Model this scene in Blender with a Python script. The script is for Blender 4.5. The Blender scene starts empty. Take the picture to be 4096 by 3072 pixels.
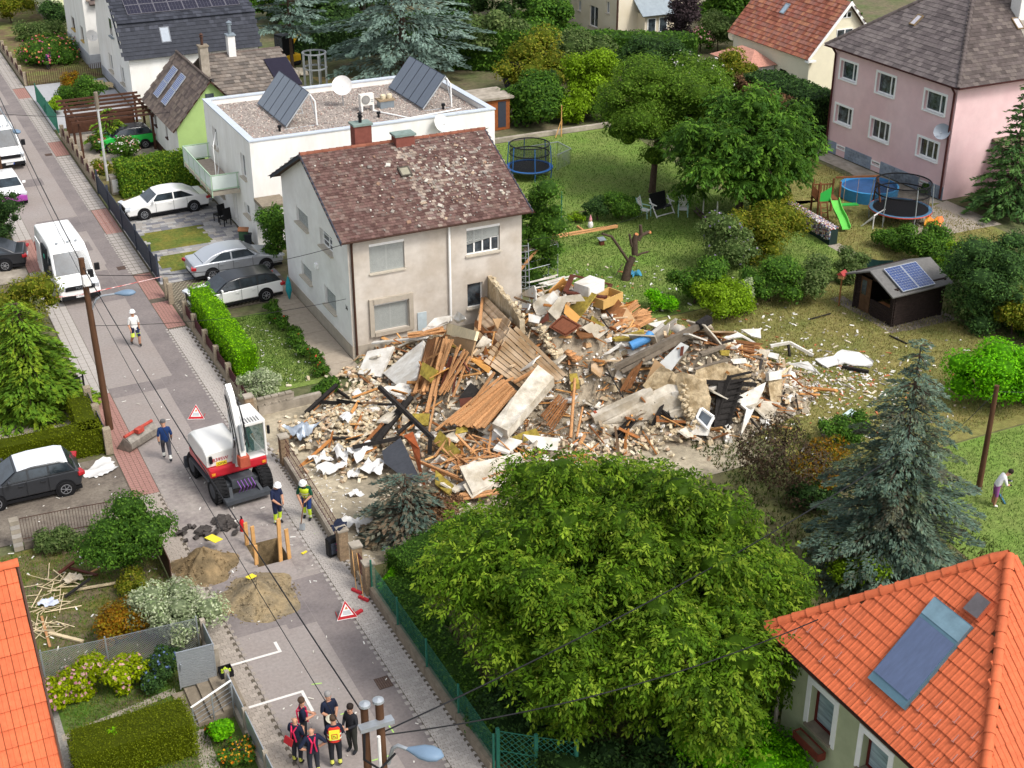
import bpy,math,random
import numpy as np
from mathutils import Vector,Matrix,Euler
D=bpy.data
SC=bpy.context.scene
COL=SC.collection
R=math.radians
V=Vector
random.seed(7)
rng=np.random.default_rng(7)
# ---------------------------------------------------------------- camera, sky, sun, exposure
cam=D.objects.new('camera',D.cameras.new('camera'))
COL.objects.link(cam)
cam.location=(0,0,27.5)
cam.rotation_euler=(R(90 - 26.857),0,R(-26.2246))
cam.data.sensor_width=36
cam.data.lens=48.37
cam.data.clip_end=3000
SC.camera=cam
world=D.worlds.new('World')
SC.world=world
world.use_nodes=True
_nt=world.node_tree
_nt.nodes.clear()
_sky=_nt.nodes.new('ShaderNodeTexSky')
_sky.sky_type='NISHITA'
_sky.sun_disc=False
SUN_EL,SUN_AZ=R(52),R(152)          # azimuth clockwise from +Y
_sky.sun_elevation=SUN_EL
_sky.sun_rotation=SUN_AZ
_sky.air_density=1.0
_sky.dust_density=3.0
_hs=_nt.nodes.new('ShaderNodeHueSaturation')
_hs.inputs['Saturation'].default_value=0.35     # thin grey cloud
_bg=_nt.nodes.new('ShaderNodeBackground')
_bg.inputs['Strength'].default_value=0.15
_wo=_nt.nodes.new('ShaderNodeOutputWorld')
_nt.links.new(_sky.outputs[0],_hs.inputs['Color'])
_nt.links.new(_hs.outputs[0],_bg.inputs[0])
_nt.links.new(_bg.outputs[0],_wo.inputs[0])
sun=D.objects.new('sun',D.lights.new('sun','SUN'))
COL.objects.link(sun)
sun.data.energy=1.25
sun.data.angle=R(14)
sun.data.color=(1,0.965,0.91)
sun.rotation_euler=(math.pi/2 - SUN_EL,0,math.pi - SUN_AZ)
SC.view_settings.view_transform='Standard'
SC.view_settings.look='None'
SC.view_settings.gamma=1
SC.view_settings.exposure=0.84
SC.cycles.max_bounces=6
SC.cycles.diffuse_bounces=3
SC.cycles.glossy_bounces=3
SC.cycles.transmission_bounces=4
SC.cycles.transparent_max_bounces=6
SC.cycles.use_denoising=True
SC.cycles.caustics_reflective=False
SC.cycles.caustics_refractive=False
# ---------------------------------------------------------------- materials
_M={}
def srgb(h):
 h=h.lstrip('#')
 c=[int(h[i:i+2],16)/255 for i in (0,2,4)]
 return tuple(x/12.92 if x <=.04045 else ((x+.055)/1.055)**2.4 for x in c)
def M(name,col=(.5,.5,.5),rough=.8,var=.12,sc=3.,bump=0.,bsc=None,col2=None,sc2=.6,mix2=.5,
  metal=0.,spec=.15,rnd=0.,attr=False,trans=0.,coat=0.,alpha=1.,detail=5.,stretch=None):
 """procedural principled material; colour varies with two noises in world position"""
 if name in _M:
  return _M[name]
 m=D.materials.new(name)
 m.use_nodes=True
 nt=m.node_tree
 N,L=nt.nodes,nt.links
 b=N['Principled BSDF']
 b.inputs['Roughness'].default_value=rough
 b.inputs['Metallic'].default_value=metal
 b.inputs['Specular IOR Level'].default_value=spec
 b.inputs['Coat Weight'].default_value=coat
 b.inputs['Alpha'].default_value=alpha
 geo=N.new('ShaderNodeNewGeometry')
 vec=geo.outputs['Position']
 if stretch:
  mp=N.new('ShaderNodeMapping')
  mp.inputs['Scale'].default_value=stretch
  L.new(vec,mp.inputs[0])
  vec=mp.outputs[0]
 def noise(scale,det=detail):
  n=N.new('ShaderNodeTexNoise')
  n.inputs['Scale'].default_value=scale
  n.inputs['Detail'].default_value=det
  n.inputs['Roughness'].default_value=.65
  L.new(vec,n.inputs['Vector'])
  return n.outputs['Fac']
 def ramp(sock,lo,hi,p0=.32,p1=.68):
  mr=N.new('ShaderNodeMapRange')
  for k,v in zip((1,2,3,4),(p0,p1,lo,hi)):
   mr.inputs[k].default_value=v
  L.new(sock,mr.inputs[0])
  return mr.outputs[0]
 if attr:
  at=N.new('ShaderNodeAttribute')
  at.attribute_name='Col'
  csock=at.outputs['Color']
 else:
  rgb=N.new('ShaderNodeRGB')
  rgb.outputs[0].default_value=(*col[:3],1)
  csock=rgb.outputs[0]
 if col2 is not None:
  mx=N.new('ShaderNodeMix')
  mx.data_type='RGBA'
  L.new(ramp(noise(sc2),0,1,.5 - .2*mix2 - .02,.5+.2*mix2),mx.inputs[0])
  L.new(csock,mx.inputs[6])
  mx.inputs[7].default_value=(*col2[:3],1)
  csock=mx.outputs[2]
 val=None
 if var:
  val=ramp(noise(sc),1 - var,1+var)
 if rnd:
  oi=N.new('ShaderNodeObjectInfo')
  rs=ramp(oi.outputs['Random'],1 - rnd,1+rnd,0,1)
  if val is None:
   val=rs
  else:
   mm=N.new('ShaderNodeMath')
   mm.operation='MULTIPLY'
   L.new(val,mm.inputs[0])
   L.new(rs,mm.inputs[1])
   val=mm.outputs[0]
 if val is not None:
  vm=N.new('ShaderNodeVectorMath')
  vm.operation='SCALE'
  L.new(csock,vm.inputs[0])
  L.new(val,vm.inputs['Scale'])
  csock=vm.outputs[0]
 L.new(csock,b.inputs['Base Color'])
 if bump:
  bp=N.new('ShaderNodeBump')
  bp.inputs['Strength'].default_value=min(1,bump)
  bp.inputs['Distance'].default_value=.03
  L.new(noise(bsc or sc*6),bp.inputs['Height'])
  L.new(bp.outputs[0],b.inputs['Normal'])
 if trans:
  tr=N.new('ShaderNodeBsdfTranslucent')
  L.new(csock,tr.inputs[0])
  ms=N.new('ShaderNodeMixShader')
  ms.inputs[0].default_value=trans
  L.new(b.outputs[0],ms.inputs[1])
  L.new(tr.outputs[0],ms.inputs[2])
  L.new(ms.outputs[0],N['Material Output'].inputs[0])
 _M[name]=m
 return m
# ---------------------------------------------------------------- mesh building
class MB:
 def __init__(s):
  s.v,s.f,s.m,s.c=[],[],[],[]
  s.mi,s.col=0,None
 def add(s,vs,fs):
  o=len(s.v)
  s.v.extend(tuple(p) for p in vs)
  for f in fs:
   s.f.append([o+i for i in f])
   s.m.append(s.mi)
   s.c.append(s.col or (.5,.5,.5))
  return s
 def box(s,x0,x1,y0,y1,z0,z1):
  return s.add([(x0,y0,z0),(x1,y0,z0),(x1,y1,z0),(x0,y1,z0),(x0,y0,z1),(x1,y0,z1),(x1,y1,z1),(x0,y1,z1)],
      [(0,3,2,1),(4,5,6,7),(0,1,5,4),(1,2,6,5),(2,3,7,6),(3,0,4,7)])
 def obox(s,c,size,rot=(0,0,0),taper=1.):
  mt=rot if isinstance(rot,Matrix) else Euler(rot).to_matrix()
  hx,hy,hz=size[0]/2,size[1]/2,size[2]/2
  t=taper
  pts=[(-hx,-hy,-hz),(hx,-hy,-hz),(hx,hy,-hz),(-hx,hy,-hz),(-hx*t,-hy*t,hz),(hx*t,-hy*t,hz),(hx*t,hy*t,hz),(-hx*t,hy*t,hz)]
  return s.add([V(c)+mt @ V(p) for p in pts],[(0,3,2,1),(4,5,6,7),(0,1,5,4),(1,2,6,5),(2,3,7,6),(3,0,4,7)])
 def beam(s,p,q,w,h=None,roll=0.):
  p,q=V(p),V(q)
  d=(q - p)
  L=d.length
  d.normalize()
  a=V((0,0,1)) if abs(d.z) < .95 else V((1,0,0))
  u=d.cross(a).normalized()
  n=u.cross(d)
  if roll:
   u,n=u*math.cos(roll)+n*math.sin(roll),n*math.cos(roll) - u*math.sin(roll)
  mt=Matrix((d,u,n)).transposed()
  return s.obox((p+q)/2,(L,w,h or w),mt)
 def tube(s,pts,r,n=8,cap=True):
  pts=[V(p) for p in pts]
  rs=r if isinstance(r,(list,tuple)) else [r]*len(pts)
  vs,fs=[],[]
  u=None
  for i,p in enumerate(pts):
   d=(pts[min(i+1,len(pts) - 1)] - pts[max(i - 1,0)]).normalized()
   if u is None:
    u=d.cross(V((0,0,1)) if abs(d.z) < .95 else V((1,0,0))).normalized()
   else:
    u=(u - d*u.dot(d)).normalized()
   w=d.cross(u)
   for k in range(n):
    a=2*math.pi*k/n
    vs.append(p+(u*math.cos(a)+w*math.sin(a))*rs[i])
  for i in range(len(pts) - 1):
   for k in range(n):
    k2=(k+1) % n
    fs.append((i*n+k,i*n+k2,(i+1)*n+k2,(i+1)*n+k))
  if cap:
   fs.append(tuple(range(n - 1,-1,-1)))
   fs.append(tuple((len(pts) - 1)*n+k for k in range(n)))
  return s.add(vs,fs)
 def lathe(s,prof,c=(0,0,0),axis=None,n=16,cap=True):
  """prof: (radius, height) pairs turned about axis (default z)"""
  mt=V((0,0,1)).rotation_difference(V(axis)).to_matrix() if axis is not None else Matrix.Identity(3)
  vs,fs=[],[]
  for r,h in prof:
   for k in range(n):
    a=2*math.pi*k/n
    vs.append(V(c)+mt @ V((r*math.cos(a),r*math.sin(a),h)))
  for i in range(len(prof) - 1):
   for k in range(n):
    k2=(k+1) % n
    fs.append((i*n+k,i*n+k2,(i+1)*n+k2,(i+1)*n+k))
  if cap and prof[0][0] > 1e-4:
   fs.append(tuple(range(n - 1,-1,-1)))
  if cap and prof[-1][0] > 1e-4:
   fs.append(tuple((len(prof) - 1)*n+k for k in range(n)))
  return s.add(vs,fs)
 def prism(s,poly,z0,z1):
  n=len(poly)
  vs=[(p[0],p[1],z0) for p in poly]+[(p[0],p[1],z1) for p in poly]
  return s.add(vs,[tuple(range(n - 1,-1,-1)),tuple(range(n,2*n))]+[(i,(i+1) % n,n+(i+1) % n,n+i) for i in range(n)])
 def plate(s,pts,t):
  """polygon pts extruded t against its normal (pts is the outer face)"""
  pts=[V(p) for p in pts]
  n=len(pts)
  nn=(pts[1] - pts[0]).cross(pts[2] - pts[0]).normalized()
  vs=pts+[p - nn*t for p in pts]
  return s.add(vs,[tuple(range(n)),tuple(range(2*n - 1,n - 1,-1))]+[(i,n+i,n+(i+1) % n,(i+1) % n) for i in range(n)])
 def face(s,*pts):
  return s.add(pts,[tuple(range(len(pts)))])
 def loft(s,rings,cap=True,closed=True):
  n=len(rings[0])
  fs=[]
  for i in range(len(rings) - 1):
   for k in range(n if closed else n - 1):
    k2=(k+1) % n
    fs.append((i*n+k,i*n+k2,(i+1)*n+k2,(i+1)*n+k))
  if cap:
   fs.append(tuple(range(n - 1,-1,-1)))
   fs.append(tuple((len(rings) - 1)*n+k for k in range(n)))
  return s.add([p for r in rings for p in r],fs)
 def mesh(s,name,mats,smooth=0.,cols=False):
  me=D.meshes.new(name)
  me.from_pydata(s.v,[],s.f)
  for m in (mats if isinstance(mats,(list,tuple)) else [mats]):
   me.materials.append(m)
  if len(me.materials) > 1:
   me.polygons.foreach_set('material_index',s.m)
  if cols:
   setcol(me,np.repeat(np.array(s.c,np.float32),[len(f) for f in s.f],axis=0))
  if smooth:
   me.polygons.foreach_set('use_smooth',[True]*len(s.f))
   me.set_sharp_from_angle(angle=R(smooth))
  return me
 def build(s,name,mats,parent=None,smooth=0.,cols=False,bevel=0.,**kw):
  o=link(name,s.mesh(name,mats,smooth,cols),parent)
  if bevel:
   b=o.modifiers.new('bevel','BEVEL')
   b.width=bevel
   b.segments=2
   b.limit_method='ANGLE'
  for k,v in kw.items():
   o[k]=v
  return o
def setcol(me,loopcols):
 a=me.color_attributes.new('Col','FLOAT_COLOR','CORNER')
 c4=np.ones((len(loopcols),4),np.float32)
 c4[:,:3]=loopcols
 a.data.foreach_set('color',c4.ravel())
def link(name,data,parent=None,loc=None,rot=None):
 o=D.objects.new(name,data)
 COL.objects.link(o)
 if parent is not None:
  o.parent=parent
  if parent.get('_w'):
   o.matrix_parent_inverse=Matrix.Translation(-V(parent.location))
 if loc is not None:
  o.location=loc
 if rot is not None:
  o.rotation_euler=rot
 return o
def thing(name,label,cat,loc=(0,0,0),rz=0.,group=None,world=False):
 """an Empty at the base of a thing; world=True: its parts are modelled in world coordinates"""
 o=D.objects.new(name,None)
 COL.objects.link(o)
 o.empty_display_size=.2
 o.location=loc
 o.rotation_euler=(0,0,rz)
 if world:
  o['_w']=1
 return tag(o,label,cat,group)
def tag(o,label,cat,group=None):
 o['label']=label
 o['category']=cat
 if group:
  o['group']=group
 return o
def dup(root,loc,rz=None,label=None,group=None,scale=None):
 r=root.copy()
 COL.objects.link(r)
 r.location=loc
 if rz is not None:
  r.rotation_euler=(root.rotation_euler[0],root.rotation_euler[1],rz)
 if scale:
  r.scale=(scale,)*3
 if label:
  r['label']=label
 if group:
  r['group']=group
 for ch in list(root.children):
  c=ch.copy()
  COL.objects.link(c)
  c.parent=r
  for g in list(ch.children):
   d=g.copy()
   COL.objects.link(d)
   d.parent=c
 return r
def npmesh(name,verts,faces,mat,cols=None,smooth=False):
 """verts (n,3), faces (m,k) arrays -> mesh; cols per face"""
 me=D.meshes.new(name)
 m,k=faces.shape
 me.vertices.add(len(verts))
 me.vertices.foreach_set('co',np.ascontiguousarray(verts,np.float32).ravel())
 me.loops.add(m*k)
 me.loops.foreach_set('vertex_index',np.ascontiguousarray(faces,np.int32).ravel())
 me.polygons.add(m)
 me.polygons.foreach_set('loop_start',np.arange(0,m*k,k,dtype=np.int32))
 me.update(calc_edges=True)
 me.materials.append(mat)
 if cols is not None:
  setcol(me,np.repeat(cols,k,axis=0))
 if smooth:
  me.polygons.foreach_set('use_smooth',np.ones(m,bool))
 return me
def text(s,size,mat,parent,loc,rot,ext=.004,name='lettering'):
 cu=D.curves.new(name,'FONT')
 cu.body=s
 cu.size=size
 cu.extrude=ext
 cu.align_x='CENTER'
 cu.align_y='CENTER'
 cu.materials.append(mat)
 tmp=D.objects.new(name,cu)
 me=D.meshes.new_from_object(tmp)
 D.objects.remove(tmp)
 o=link(name,me,parent)
 o.location=loc
 o.rotation_euler=rot
 return o
# ---------------------------------------------------------------- the setting: ground, street, pavements, lawns
m_soil=M('soil',srgb('6e6250'),.95,.3,2.5,.5,col2=srgb('56603a'),sc2=.35,mix2=.8)
m_asph=M('asphalt_light',srgb('958d88'),.92,.12,9,.25,60,col2=srgb('8f857f'),sc2=.5,mix2=1.)
m_asphd=M('asphalt_dark',srgb('6e6766'),.92,.14,9,.25,60,col2=srgb('877e7a'),sc2=.7,mix2=1.)
m_dust=M('asphalt_dusty',srgb('a09890'),.95,.18,6,.25,50,col2=srgb('7c7370'),sc2=1.1,mix2=1.)
m_paver=M('paver_grey',srgb('a9a29b'),.9,.1,20,.2,rnd=.10)
m_paverd=M('paver_brown',srgb('9c9287'),.92,.14,15,.2,rnd=.12)
m_paverr=M('paver_red',srgb('a0796f'),.92,.14,10,.2,rnd=.10)
m_joint=M('joint_sand',srgb('5f574c'),.97,.2,8,.2)
m_conc=M('concrete',srgb('a79d8f'),.92,.18,2.5,.3,30,col2=srgb('8c8375'),sc2=.9)
m_concd=M('concrete_dark',srgb('837868'),.94,.2,3,.4,30)
m_white=M('white_paint',srgb('dcd9d4'),.7,.06,8)
m_line=M('road_paint',srgb('d8d3cc'),.8,.12,20)
m_black=M('black_plastic',srgb('1d1d1f'),.5,.1)
m_steel=M('galvanised_steel',srgb('a9aeb2'),.45,.08,12,metal=.6)
m_dgrey=M('anthracite',srgb('3a3f49'),.6,.08,6)
m_lawn=M('lawn_grass',srgb('678736'),.95,.30,5,.8,40,col2=srgb('757d45'),sc2=.4,mix2=1.3)
m_lawndry=M('dry_grass',srgb('8a7d4c'),.95,.3,4,.8,40,col2=srgb('68703a'),sc2=.5,mix2=1.2)
m_cobble=M('cobble',srgb('7d7468'),.95,.22,9,.5,30,col2=srgb('665d54'),sc2=1.)
m_dirt=M('excavated_earth',srgb('8f7a5a'),.97,.25,5,1.,25,col2=srgb('6f6048'),sc2=1.3)
m_gravel=M('gravel_path',srgb('9b9184'),.95,.2,14,.5,50)
def sheet(name,rects,z,mat,kind='structure',parent=None):
 b=MB()
 for x0,x1,y0,y1 in rects:
  b.face((x0,y0,z),(x1,y0,z),(x1,y1,z),(x0,y1,z))
 o=b.build(name,mat,parent)
 if kind:
  o['kind']=kind
 return o
def psheet(name,polys,z,mat,kind='structure'):
 b=MB()
 for p in polys:
  b.face(*[(q[0],q[1],z) for q in p])
 o=b.build(name,mat)
 o['kind']=kind
 return o
PX0,PX1,PY0,PY1=9.75,10.9,39.9,41.42       # the excavated pit in the road
def minus(x0,x1,y0,y1):
 return [(x0,PX0,y0,y1),(PX1,x1,y0,y1),(PX0,PX1,y0,PY0),(PX0,PX1,PY1,y1)]
sheet('ground',minus(-300,420,-60,600),-.03,m_soil)
sheet('road',minus(7.86,11.72,5,175),0,m_asph)
# resurfaced strips and patches
sheet('asphalt_strip',[(10.55,11.715,5,38.6),(10.2,11.715,41.5,56.2),(10.72,11.715,56.2,71),(10.84,11.715,71,150),(9.0,10.7,65.9,70.2)],.004,m_asphd)
sheet('asphalt_patch',[(7.87,10.19,55.1,56.1),(8.5,10.83,76.6,79.3),(9.6,10.6,73.4,74.9),(8.0,10.83,103,106),(7.9,9.6,36.3,39.7),(9.6,10.54,36.0,38.4),(8.6,10.1,86,87.5)],.006,m_asphd)
sheet('dusty_road',[(7.9,9.74,39.9,48.0),(10.91,11.7,38.8,50.4),(9.75,10.9,41.5,50.4)],.009,m_dust)
# the pit
b=MB()
b.box(PX0 - .25,PX0,PY0,PY1,-1.7,-.012).box(PX1,PX1+.25,PY0,PY1,-1.7,-.012)
b.box(PX0 - .25,PX1+.25,PY0 - .25,PY0,-1.7,-.012).box(PX0 - .25,PX1+.25,PY1,PY1+.25,-1.7,-.012)
b.box(PX0 - .25,PX1+.25,PY0 - .25,PY1+.25,-1.9,-1.7)
o=b.build('pit',m_dirt,kind='structure')
# parking marks, each painted corner a mark
b=MB()
for x0,x1,y0,y1 in [(7.3,9.03,34.96,35.06),(8.93,9.03,35.065,35.55),(7.3,9.03,32.76,32.86),(8.93,9.03,31.8,32.755),(7.0,8.7,84.9,85.02),(8.6,8.7,85.03,86.3)]:
 b.face((x0,y0,.012),(x1,y0,.012),(x1,y1,.012),(x0,y1,.012))
b.build('parking_mark',m_line,kind='structure')
b=MB()
for p,q in [((10.78,30.56,0),(10.81,29.84,0)),((9.67,31.28,0),(9.96,31.31,0)),((9.8,29,0),(10.32,28.98,0)),((12.04,41.01,0),(12.52,41.12,0)),((9.35,33,0),(9.66,32.92,0))]:
 p,q=V(p),V(q)
 n=(q - p).normalized().cross(V((0,0,1)))*.02
 z=V((0,0,.013))
 b.face(p - n+z,q - n+z,q+n+z,p+n+z)
b.build('spray_mark',M('green_spray',srgb('a7d468'),.8,.1,30),kind='structure')
# pavements
sheet('left_pavement',[(6.86,7.85,5,175)],-.006,m_joint)
sheet('right_pavement',[(11.73,12.66,5,175)],.004,m_joint)
lp,rp=D.objects['left_pavement'],D.objects['right_pavement']
def zig(w,d,h,j=.008):
 """interlocking zig-zag paving block"""
 n=4
 xs=[w*(i/n - .5) for i in range(n+1)]
 a=d*.16
 lo=[(x*(1 - j/w),-d/2+j/2+(a if i % 2 else -a)) for i,x in enumerate(xs)]
 hi=[(x*(1 - j/w),d/2 - j/2+(a if i % 2 else -a)) for i,x in enumerate(xs)]
 return MB().prism(lo+hi[::-1],0,h)
def pave(parent,x0,x1,y0,y1,w,d,z,mat,nmax,name='paver',fill=True):
 me=zig(w,d,.012).mesh(name,mat)
 big=MB()
 base=zig(w,d,.012)
 k=n=0
 y=y0
 while y < y1:
  x=x0+w/2 - (w/2 if k % 2 else 0)
  while x < x1+w*.3:
   if x - w/2 > x0 - .02 and x+w/2 < x1+.02:
    jz=random.uniform(-.003,.003)
    if n < nmax:
     link(name,me,parent,(x,y,z+jz),(random.uniform(-.01,.01),random.uniform(-.01,.01),random.uniform(-.015,.015)))
     n+=1
    else:
     big.add([(a+x,b_+y,c+z+jz) for a,b_,c in base.v],base.f)
   x+=w
  if fill and k % 2:
   for x in (x0+w/4,x0+(int((x1 - x0)/w) - .5)*w+w*.75 - .0):
    big.add([(a*.5+x,b_+y,c+z) for a,b_,c in base.v],base.f)
  y+=d
  k+=1
 if big.v:
  big.build(name+'_field',mat,parent,kind='stuff')
pave(rp,11.75,12.64,26.5,46.5,.222,.125,.006,m_paver,300)
pave(rp,11.75,12.64,46.5,61.2,.222,.25,.006,m_paver,0,'far_paver')
b=MB()
for y0,y1 in [(68.9,80),(80,91.5),(95.0,107.2),(110.6,150)]:
 y=y0
 while y < y1 - .1:
  for i in range(3):
   b.box(11.75+i*.3,12.03+i*.3,y+.02,y+.46,.004,.012)
  y+=.5
b.build('flagstone_field',m_paver,rp,kind='stuff')
b=MB()
for y0,y1 in [(61.3,64.75),(65.2,68.8),(75.5,80.0),(91.6,94.9),(107.3,110.5)]:
 y=y0
 while y < y1 - .1:
  for i in range(6):
   b.box(11.75+i*.15,11.885+i*.15,y+.01,y+.2,.004,.014)
  y+=.21
b.build('red_paver_field',m_paverr,rp,kind='stuff')
pave(lp,6.88,7.84,27,37.2,.24,.17,-.004,m_paverd,290)
pave(lp,6.88,7.84,37.2,46.4,.24,.17,-.004,m_paverd,0,'kerbside_paver')
b=MB()
for y0,y1 in [(46.5,55.6),(71.5,76.5)]:
 y=y0
 while y < y1:
  for i in range(5):
   b.box(6.9+i*.19,7.075+i*.19,y,y+.15,-.004,.008)
  y+=.165
b.build('red_paver_field',m_paverr,lp,kind='stuff')
b=MB()
for y0,y1 in [(55.7,71.3),(76.6,150)]:
 y=y0
 while y < y1:
  for i in range(3):
   b.box(6.9+i*.32,7.2+i*.32,y,y+.42,-.004,.008)
  y+=.44
b.build('flagstone_field',m_paver,lp,kind='stuff')
# dark and light toothed joint row beside the right kerb
b=MB()
for i in range(420):
 y=27.2+i*.3
 if not (61 < y < 80 and (61.3 < y < 68.9 or 75.5 < y < 80)):
  b.box(11.60+(i % 2)*.03,11.735,y,y+.16,.0,.0165)
b.build('kerb_tooth_row',m_paver,rp,kind='stuff')
# drain covers
def drain(loc,w,d,label,rz=0):
 t=thing('drain_cover',label,'drain cover',loc,rz)
 MB().box(-w/2,w/2,-d/2,d/2,0,.006).build('base_plate',M('rust_dark',srgb('4a3c36'),.9,.2),t)
 b=MB()
 n=6
 for i in range(n):
  b.box(-w/2+.01+i*(w - .02)/n,-w/2+.01+(i+.6)*(w - .02)/n,-d/2+.01,d/2 - .01,.007,.014)
 b.box(-w/2,w/2,-.015,.015,.007,.018)
 b.build('grate',M('cast_iron',srgb('5d4d45'),.8,.2,20),t)
 return t
drain((11.38,32.1,.012),.46,.55,'rusty cast iron drain grate in the road near the firefighters')
drain((11.42,70.07,0.01),.45,.5,'drain grate in the dark asphalt strip ahead of the white van')
drain((11.37,92.2,0.01),.45,.5,'drain grate beside the red paving near the wooden pergola')
# plots to the right of the street
HB=[(12.66,60)]
psheet('garden_soil',[[(12.66,20),(57.5,20),(57.5,52),(33,52),(33,38.2),(12.66,38.2)]],-.02,M('plot_soil',srgb('6a614a'),.97,.35,2,.6,col2=srgb('5d6236'),sc2=.5,mix2=1.))  # brown soil mottled with green
psheet('lawn',[
 [(30.2,52),(47.2,52),(47.6,66.5),(45.5,68),(34,66.5),(30.2,64.2)],
 [(33.5,66.6),(47,68.3),(48.5,81.4),(34.5,81.4)],
 [(14.3,52.6),(17.0,52.6),(17.0,61.2),(13.6,61.2),(13.6,53.4)]],-.005,m_lawn)
psheet('dry_lawn',[
 [(31,36),(45.6,36),(47,51.9),(31,51.9)],
 [(47.2,52.2),(57.5,52.2),(57.5,60),(47.7,64)],
 [(46.5,62.5),(55.3,62.2),(56.2,70),(48.5,72)]],-.006,m_lawndry)
psheet('right_lawn',[[(32,24),(60,24),(60,35.9),(33,35.9)]],-.004,m_lawn)
# paths and drives
psheet('garden_path',[[(46.9,48.5),(47.6,48.5),(47.9,56.2),(47.1,56.2)],[(49.4,48.6),(50.3,48.6),(52.0,54.6),(51.2,54.9)],[(51.3,54.7),(58.2,54.5),(58.2,59.1),(54.5,58)]],-.002,m_gravel)
psheet('house_path',[[(17.1,52.8),(18.55,52.8),(18.55,64),(17.1,64)]],.0,M('slab_path',srgb('9f9383'),.93,.12,4,.2))
psheet('gravel_yard',[[(12.66,46.4),(18.3,46.2),(18.3,51.2),(12.66,51.8)],[(12.66,38.2),(30,38.2),(30,46.2),(12.66,46.4)]],-.001,M('rubble_ground',srgb('b0a48d'),.97,.2,4,.8,25,col2=srgb('8d8370'),sc2=.7))
psheet('pink_house_path',[[(54.8,59.5),(57.8,58.9),(57.8,73),(56.3,73),(56.4,66)]],-.001,m_conc)
# white house drive: grey block paving with strips of dry grass
sheet('drive_base',[(12.7,18.75,62.3,80.0)],-.004,m_joint)
db=D.objects['drive_base']
mset=[M('block_%d' % i,srgb(h),.9,.1,8,.1) for i,h in enumerate(('a3a09c','8b8a8a','75757a','97928c'))]
bs=[MB() for _ in mset]
y=65.4
while y < 79.8:
 x=12.75
 while x < 18.6:
  w=random.choice((.32,.45,.6))
  w=min(w,18.72 - x)
  if w > .1 and not (13.3 < x < 16.6 and (71.6 < y < 74.6 or 68.2 < y < 70.8)) and not (x < 17.2 and y < 66.9):
   bs[random.randrange(4)].box(x,x+w - .012,y,y+.29,-.004,random.uniform(.004,.009))
  x+=w
 y+=.302
for k,b in enumerate(bs):
 b.build('block_paver_field',mset[k],db,kind='stuff')
sheet('drive_grass',[(13.3,16.9,71.65,74.8),(13.3,16.9,68.2,71.0)],.004,M('drive_turf',srgb('7c7436'),.95,.35,6,.9,40,col2=srgb('55682c'),sc2=1.,mix2=.8))
b=MB()
for i in range(14):
 for j in range(22):
  x,y=12.8+j*.2,62.5+i*.31
  if y < 66.8:
   for dx,dy in ((0,0),(.1,.15)):
    b.box(x+dx,x+dx+.085,y+dy,y+dy+.14,-.004,.006)
b.build('grass_paver_field',M('grass_paver',srgb('8f8774'),.95,.2,10),db,kind='stuff')
sheet('black_house_yard',[(12.7,18.8,98.0,111.0)],.0,M('yard_paver',srgb('a6a6a8'),.9,.1,5,.2))
sheet('carport_floor',[(12.8,18.1,88.5,97)],.0,m_conc)
sheet('garden_bed',[(12.8,18.7,111.2,160),(13.0,18.1,80.5,88.4)],-.008,M('bed_soil',srgb('6f7440'),.97,.4,2,.6,col2=srgb('6b5a45'),sc2=.6))
# left of the street
sheet('car_drive',[(-20,6.85,45.2,50.1)],.0,m_cobble)
sheet('left_path',[(-20,6.6,52.4,54.6)],-.002,m_conc)
sheet('left_lawn',[(-20,6.75,36.9,44.6)],-.006,M('littered_turf',srgb('62602f'),.95,.35,4,.8,40,col2=srgb('6a5f4a'),sc2=.8))
sheet('lower_garden',[(-20,6.8,20,36.6)],-.004,M('garden_turf',srgb('526f28'),.95,.3,5,.7,40,col2=srgb('5e5840'),sc2=.5))
sheet('lower_path',[(-20,2.1,20,36.8)],.0,M('dark_gravel',srgb('8a8680'),.95,.3,12,.5,40))
sheet('left_red_drive',[(5.2,6.85,70.5,76.3)],.002,m_conc)
psheet('lower_garden_path',[[(2.0,33.75),(5.5,34.45),(5.5,34.75),(2.0,34.05)],[(5.3,30.2),(5.8,30),(5.9,32.5),(5.4,32.5)]],.004,m_conc)
b=MB()
for i in range(9):
 b.box(17.15,18.5,52.85+i*1.23,54.05+i*1.23,0,.02)
b.build('path_slab_field',D.materials['slab_path'],D.objects['house_path'],kind='stuff')
# spoil heaps in the road
def heap(name,c,rx,ry,h,mat,label,cat='heap',seed=1,n=46,pebble=None):
 r=np.random.default_rng(seed)
 t=thing(name,label,cat,(c[0],c[1],.01))
 ph=r.uniform(0,6.28,8)
 vs,fs=[],[]
 K=12
 for i in range(K+1):
  f=i/K
  for k in range(n):
   a=2*math.pi*k/n
   w=1+.10*math.sin(3*a+ph[0])+.07*math.sin(5*a+ph[1])+.04*math.sin(9*a+ph[2])
   z=h*(math.exp(-(f*1.75)**2) - math.exp(-3.06))*(1+.1*math.sin(4*a+5*f+ph[3]))+(0 if f > .95 else r.uniform(-.04,.04)*h**.5)
   vs.append((rx*f*w*math.cos(a),ry*f*w*math.sin(a),max(z,-.01)))
 for i in range(K):
  for k in range(n):
   fs.append((i*n+k,(i+1)*n+k,(i+1)*n+(k+1) % n,i*n+(k+1) % n))
 MB().add(vs,fs).build('earth_mound',mat,t,smooth=80)
 b=MB()
 for _ in range(420):
  a,f=r.uniform(0,6.28),r.uniform(.1,1.08)**.6
  s=r.uniform(.015,.05)
  z=h*max(0,math.exp(-(f*1.75)**2) - math.exp(-3.06))
  b.obox((rx*f*math.cos(a),ry*f*math.sin(a),z+s*.3),(s,s*1.3,s*.8),tuple(r.uniform(0,3,3)),.7)
 b.build('clod_scatter',pebble or mat,t,kind='stuff')
 return t
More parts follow.
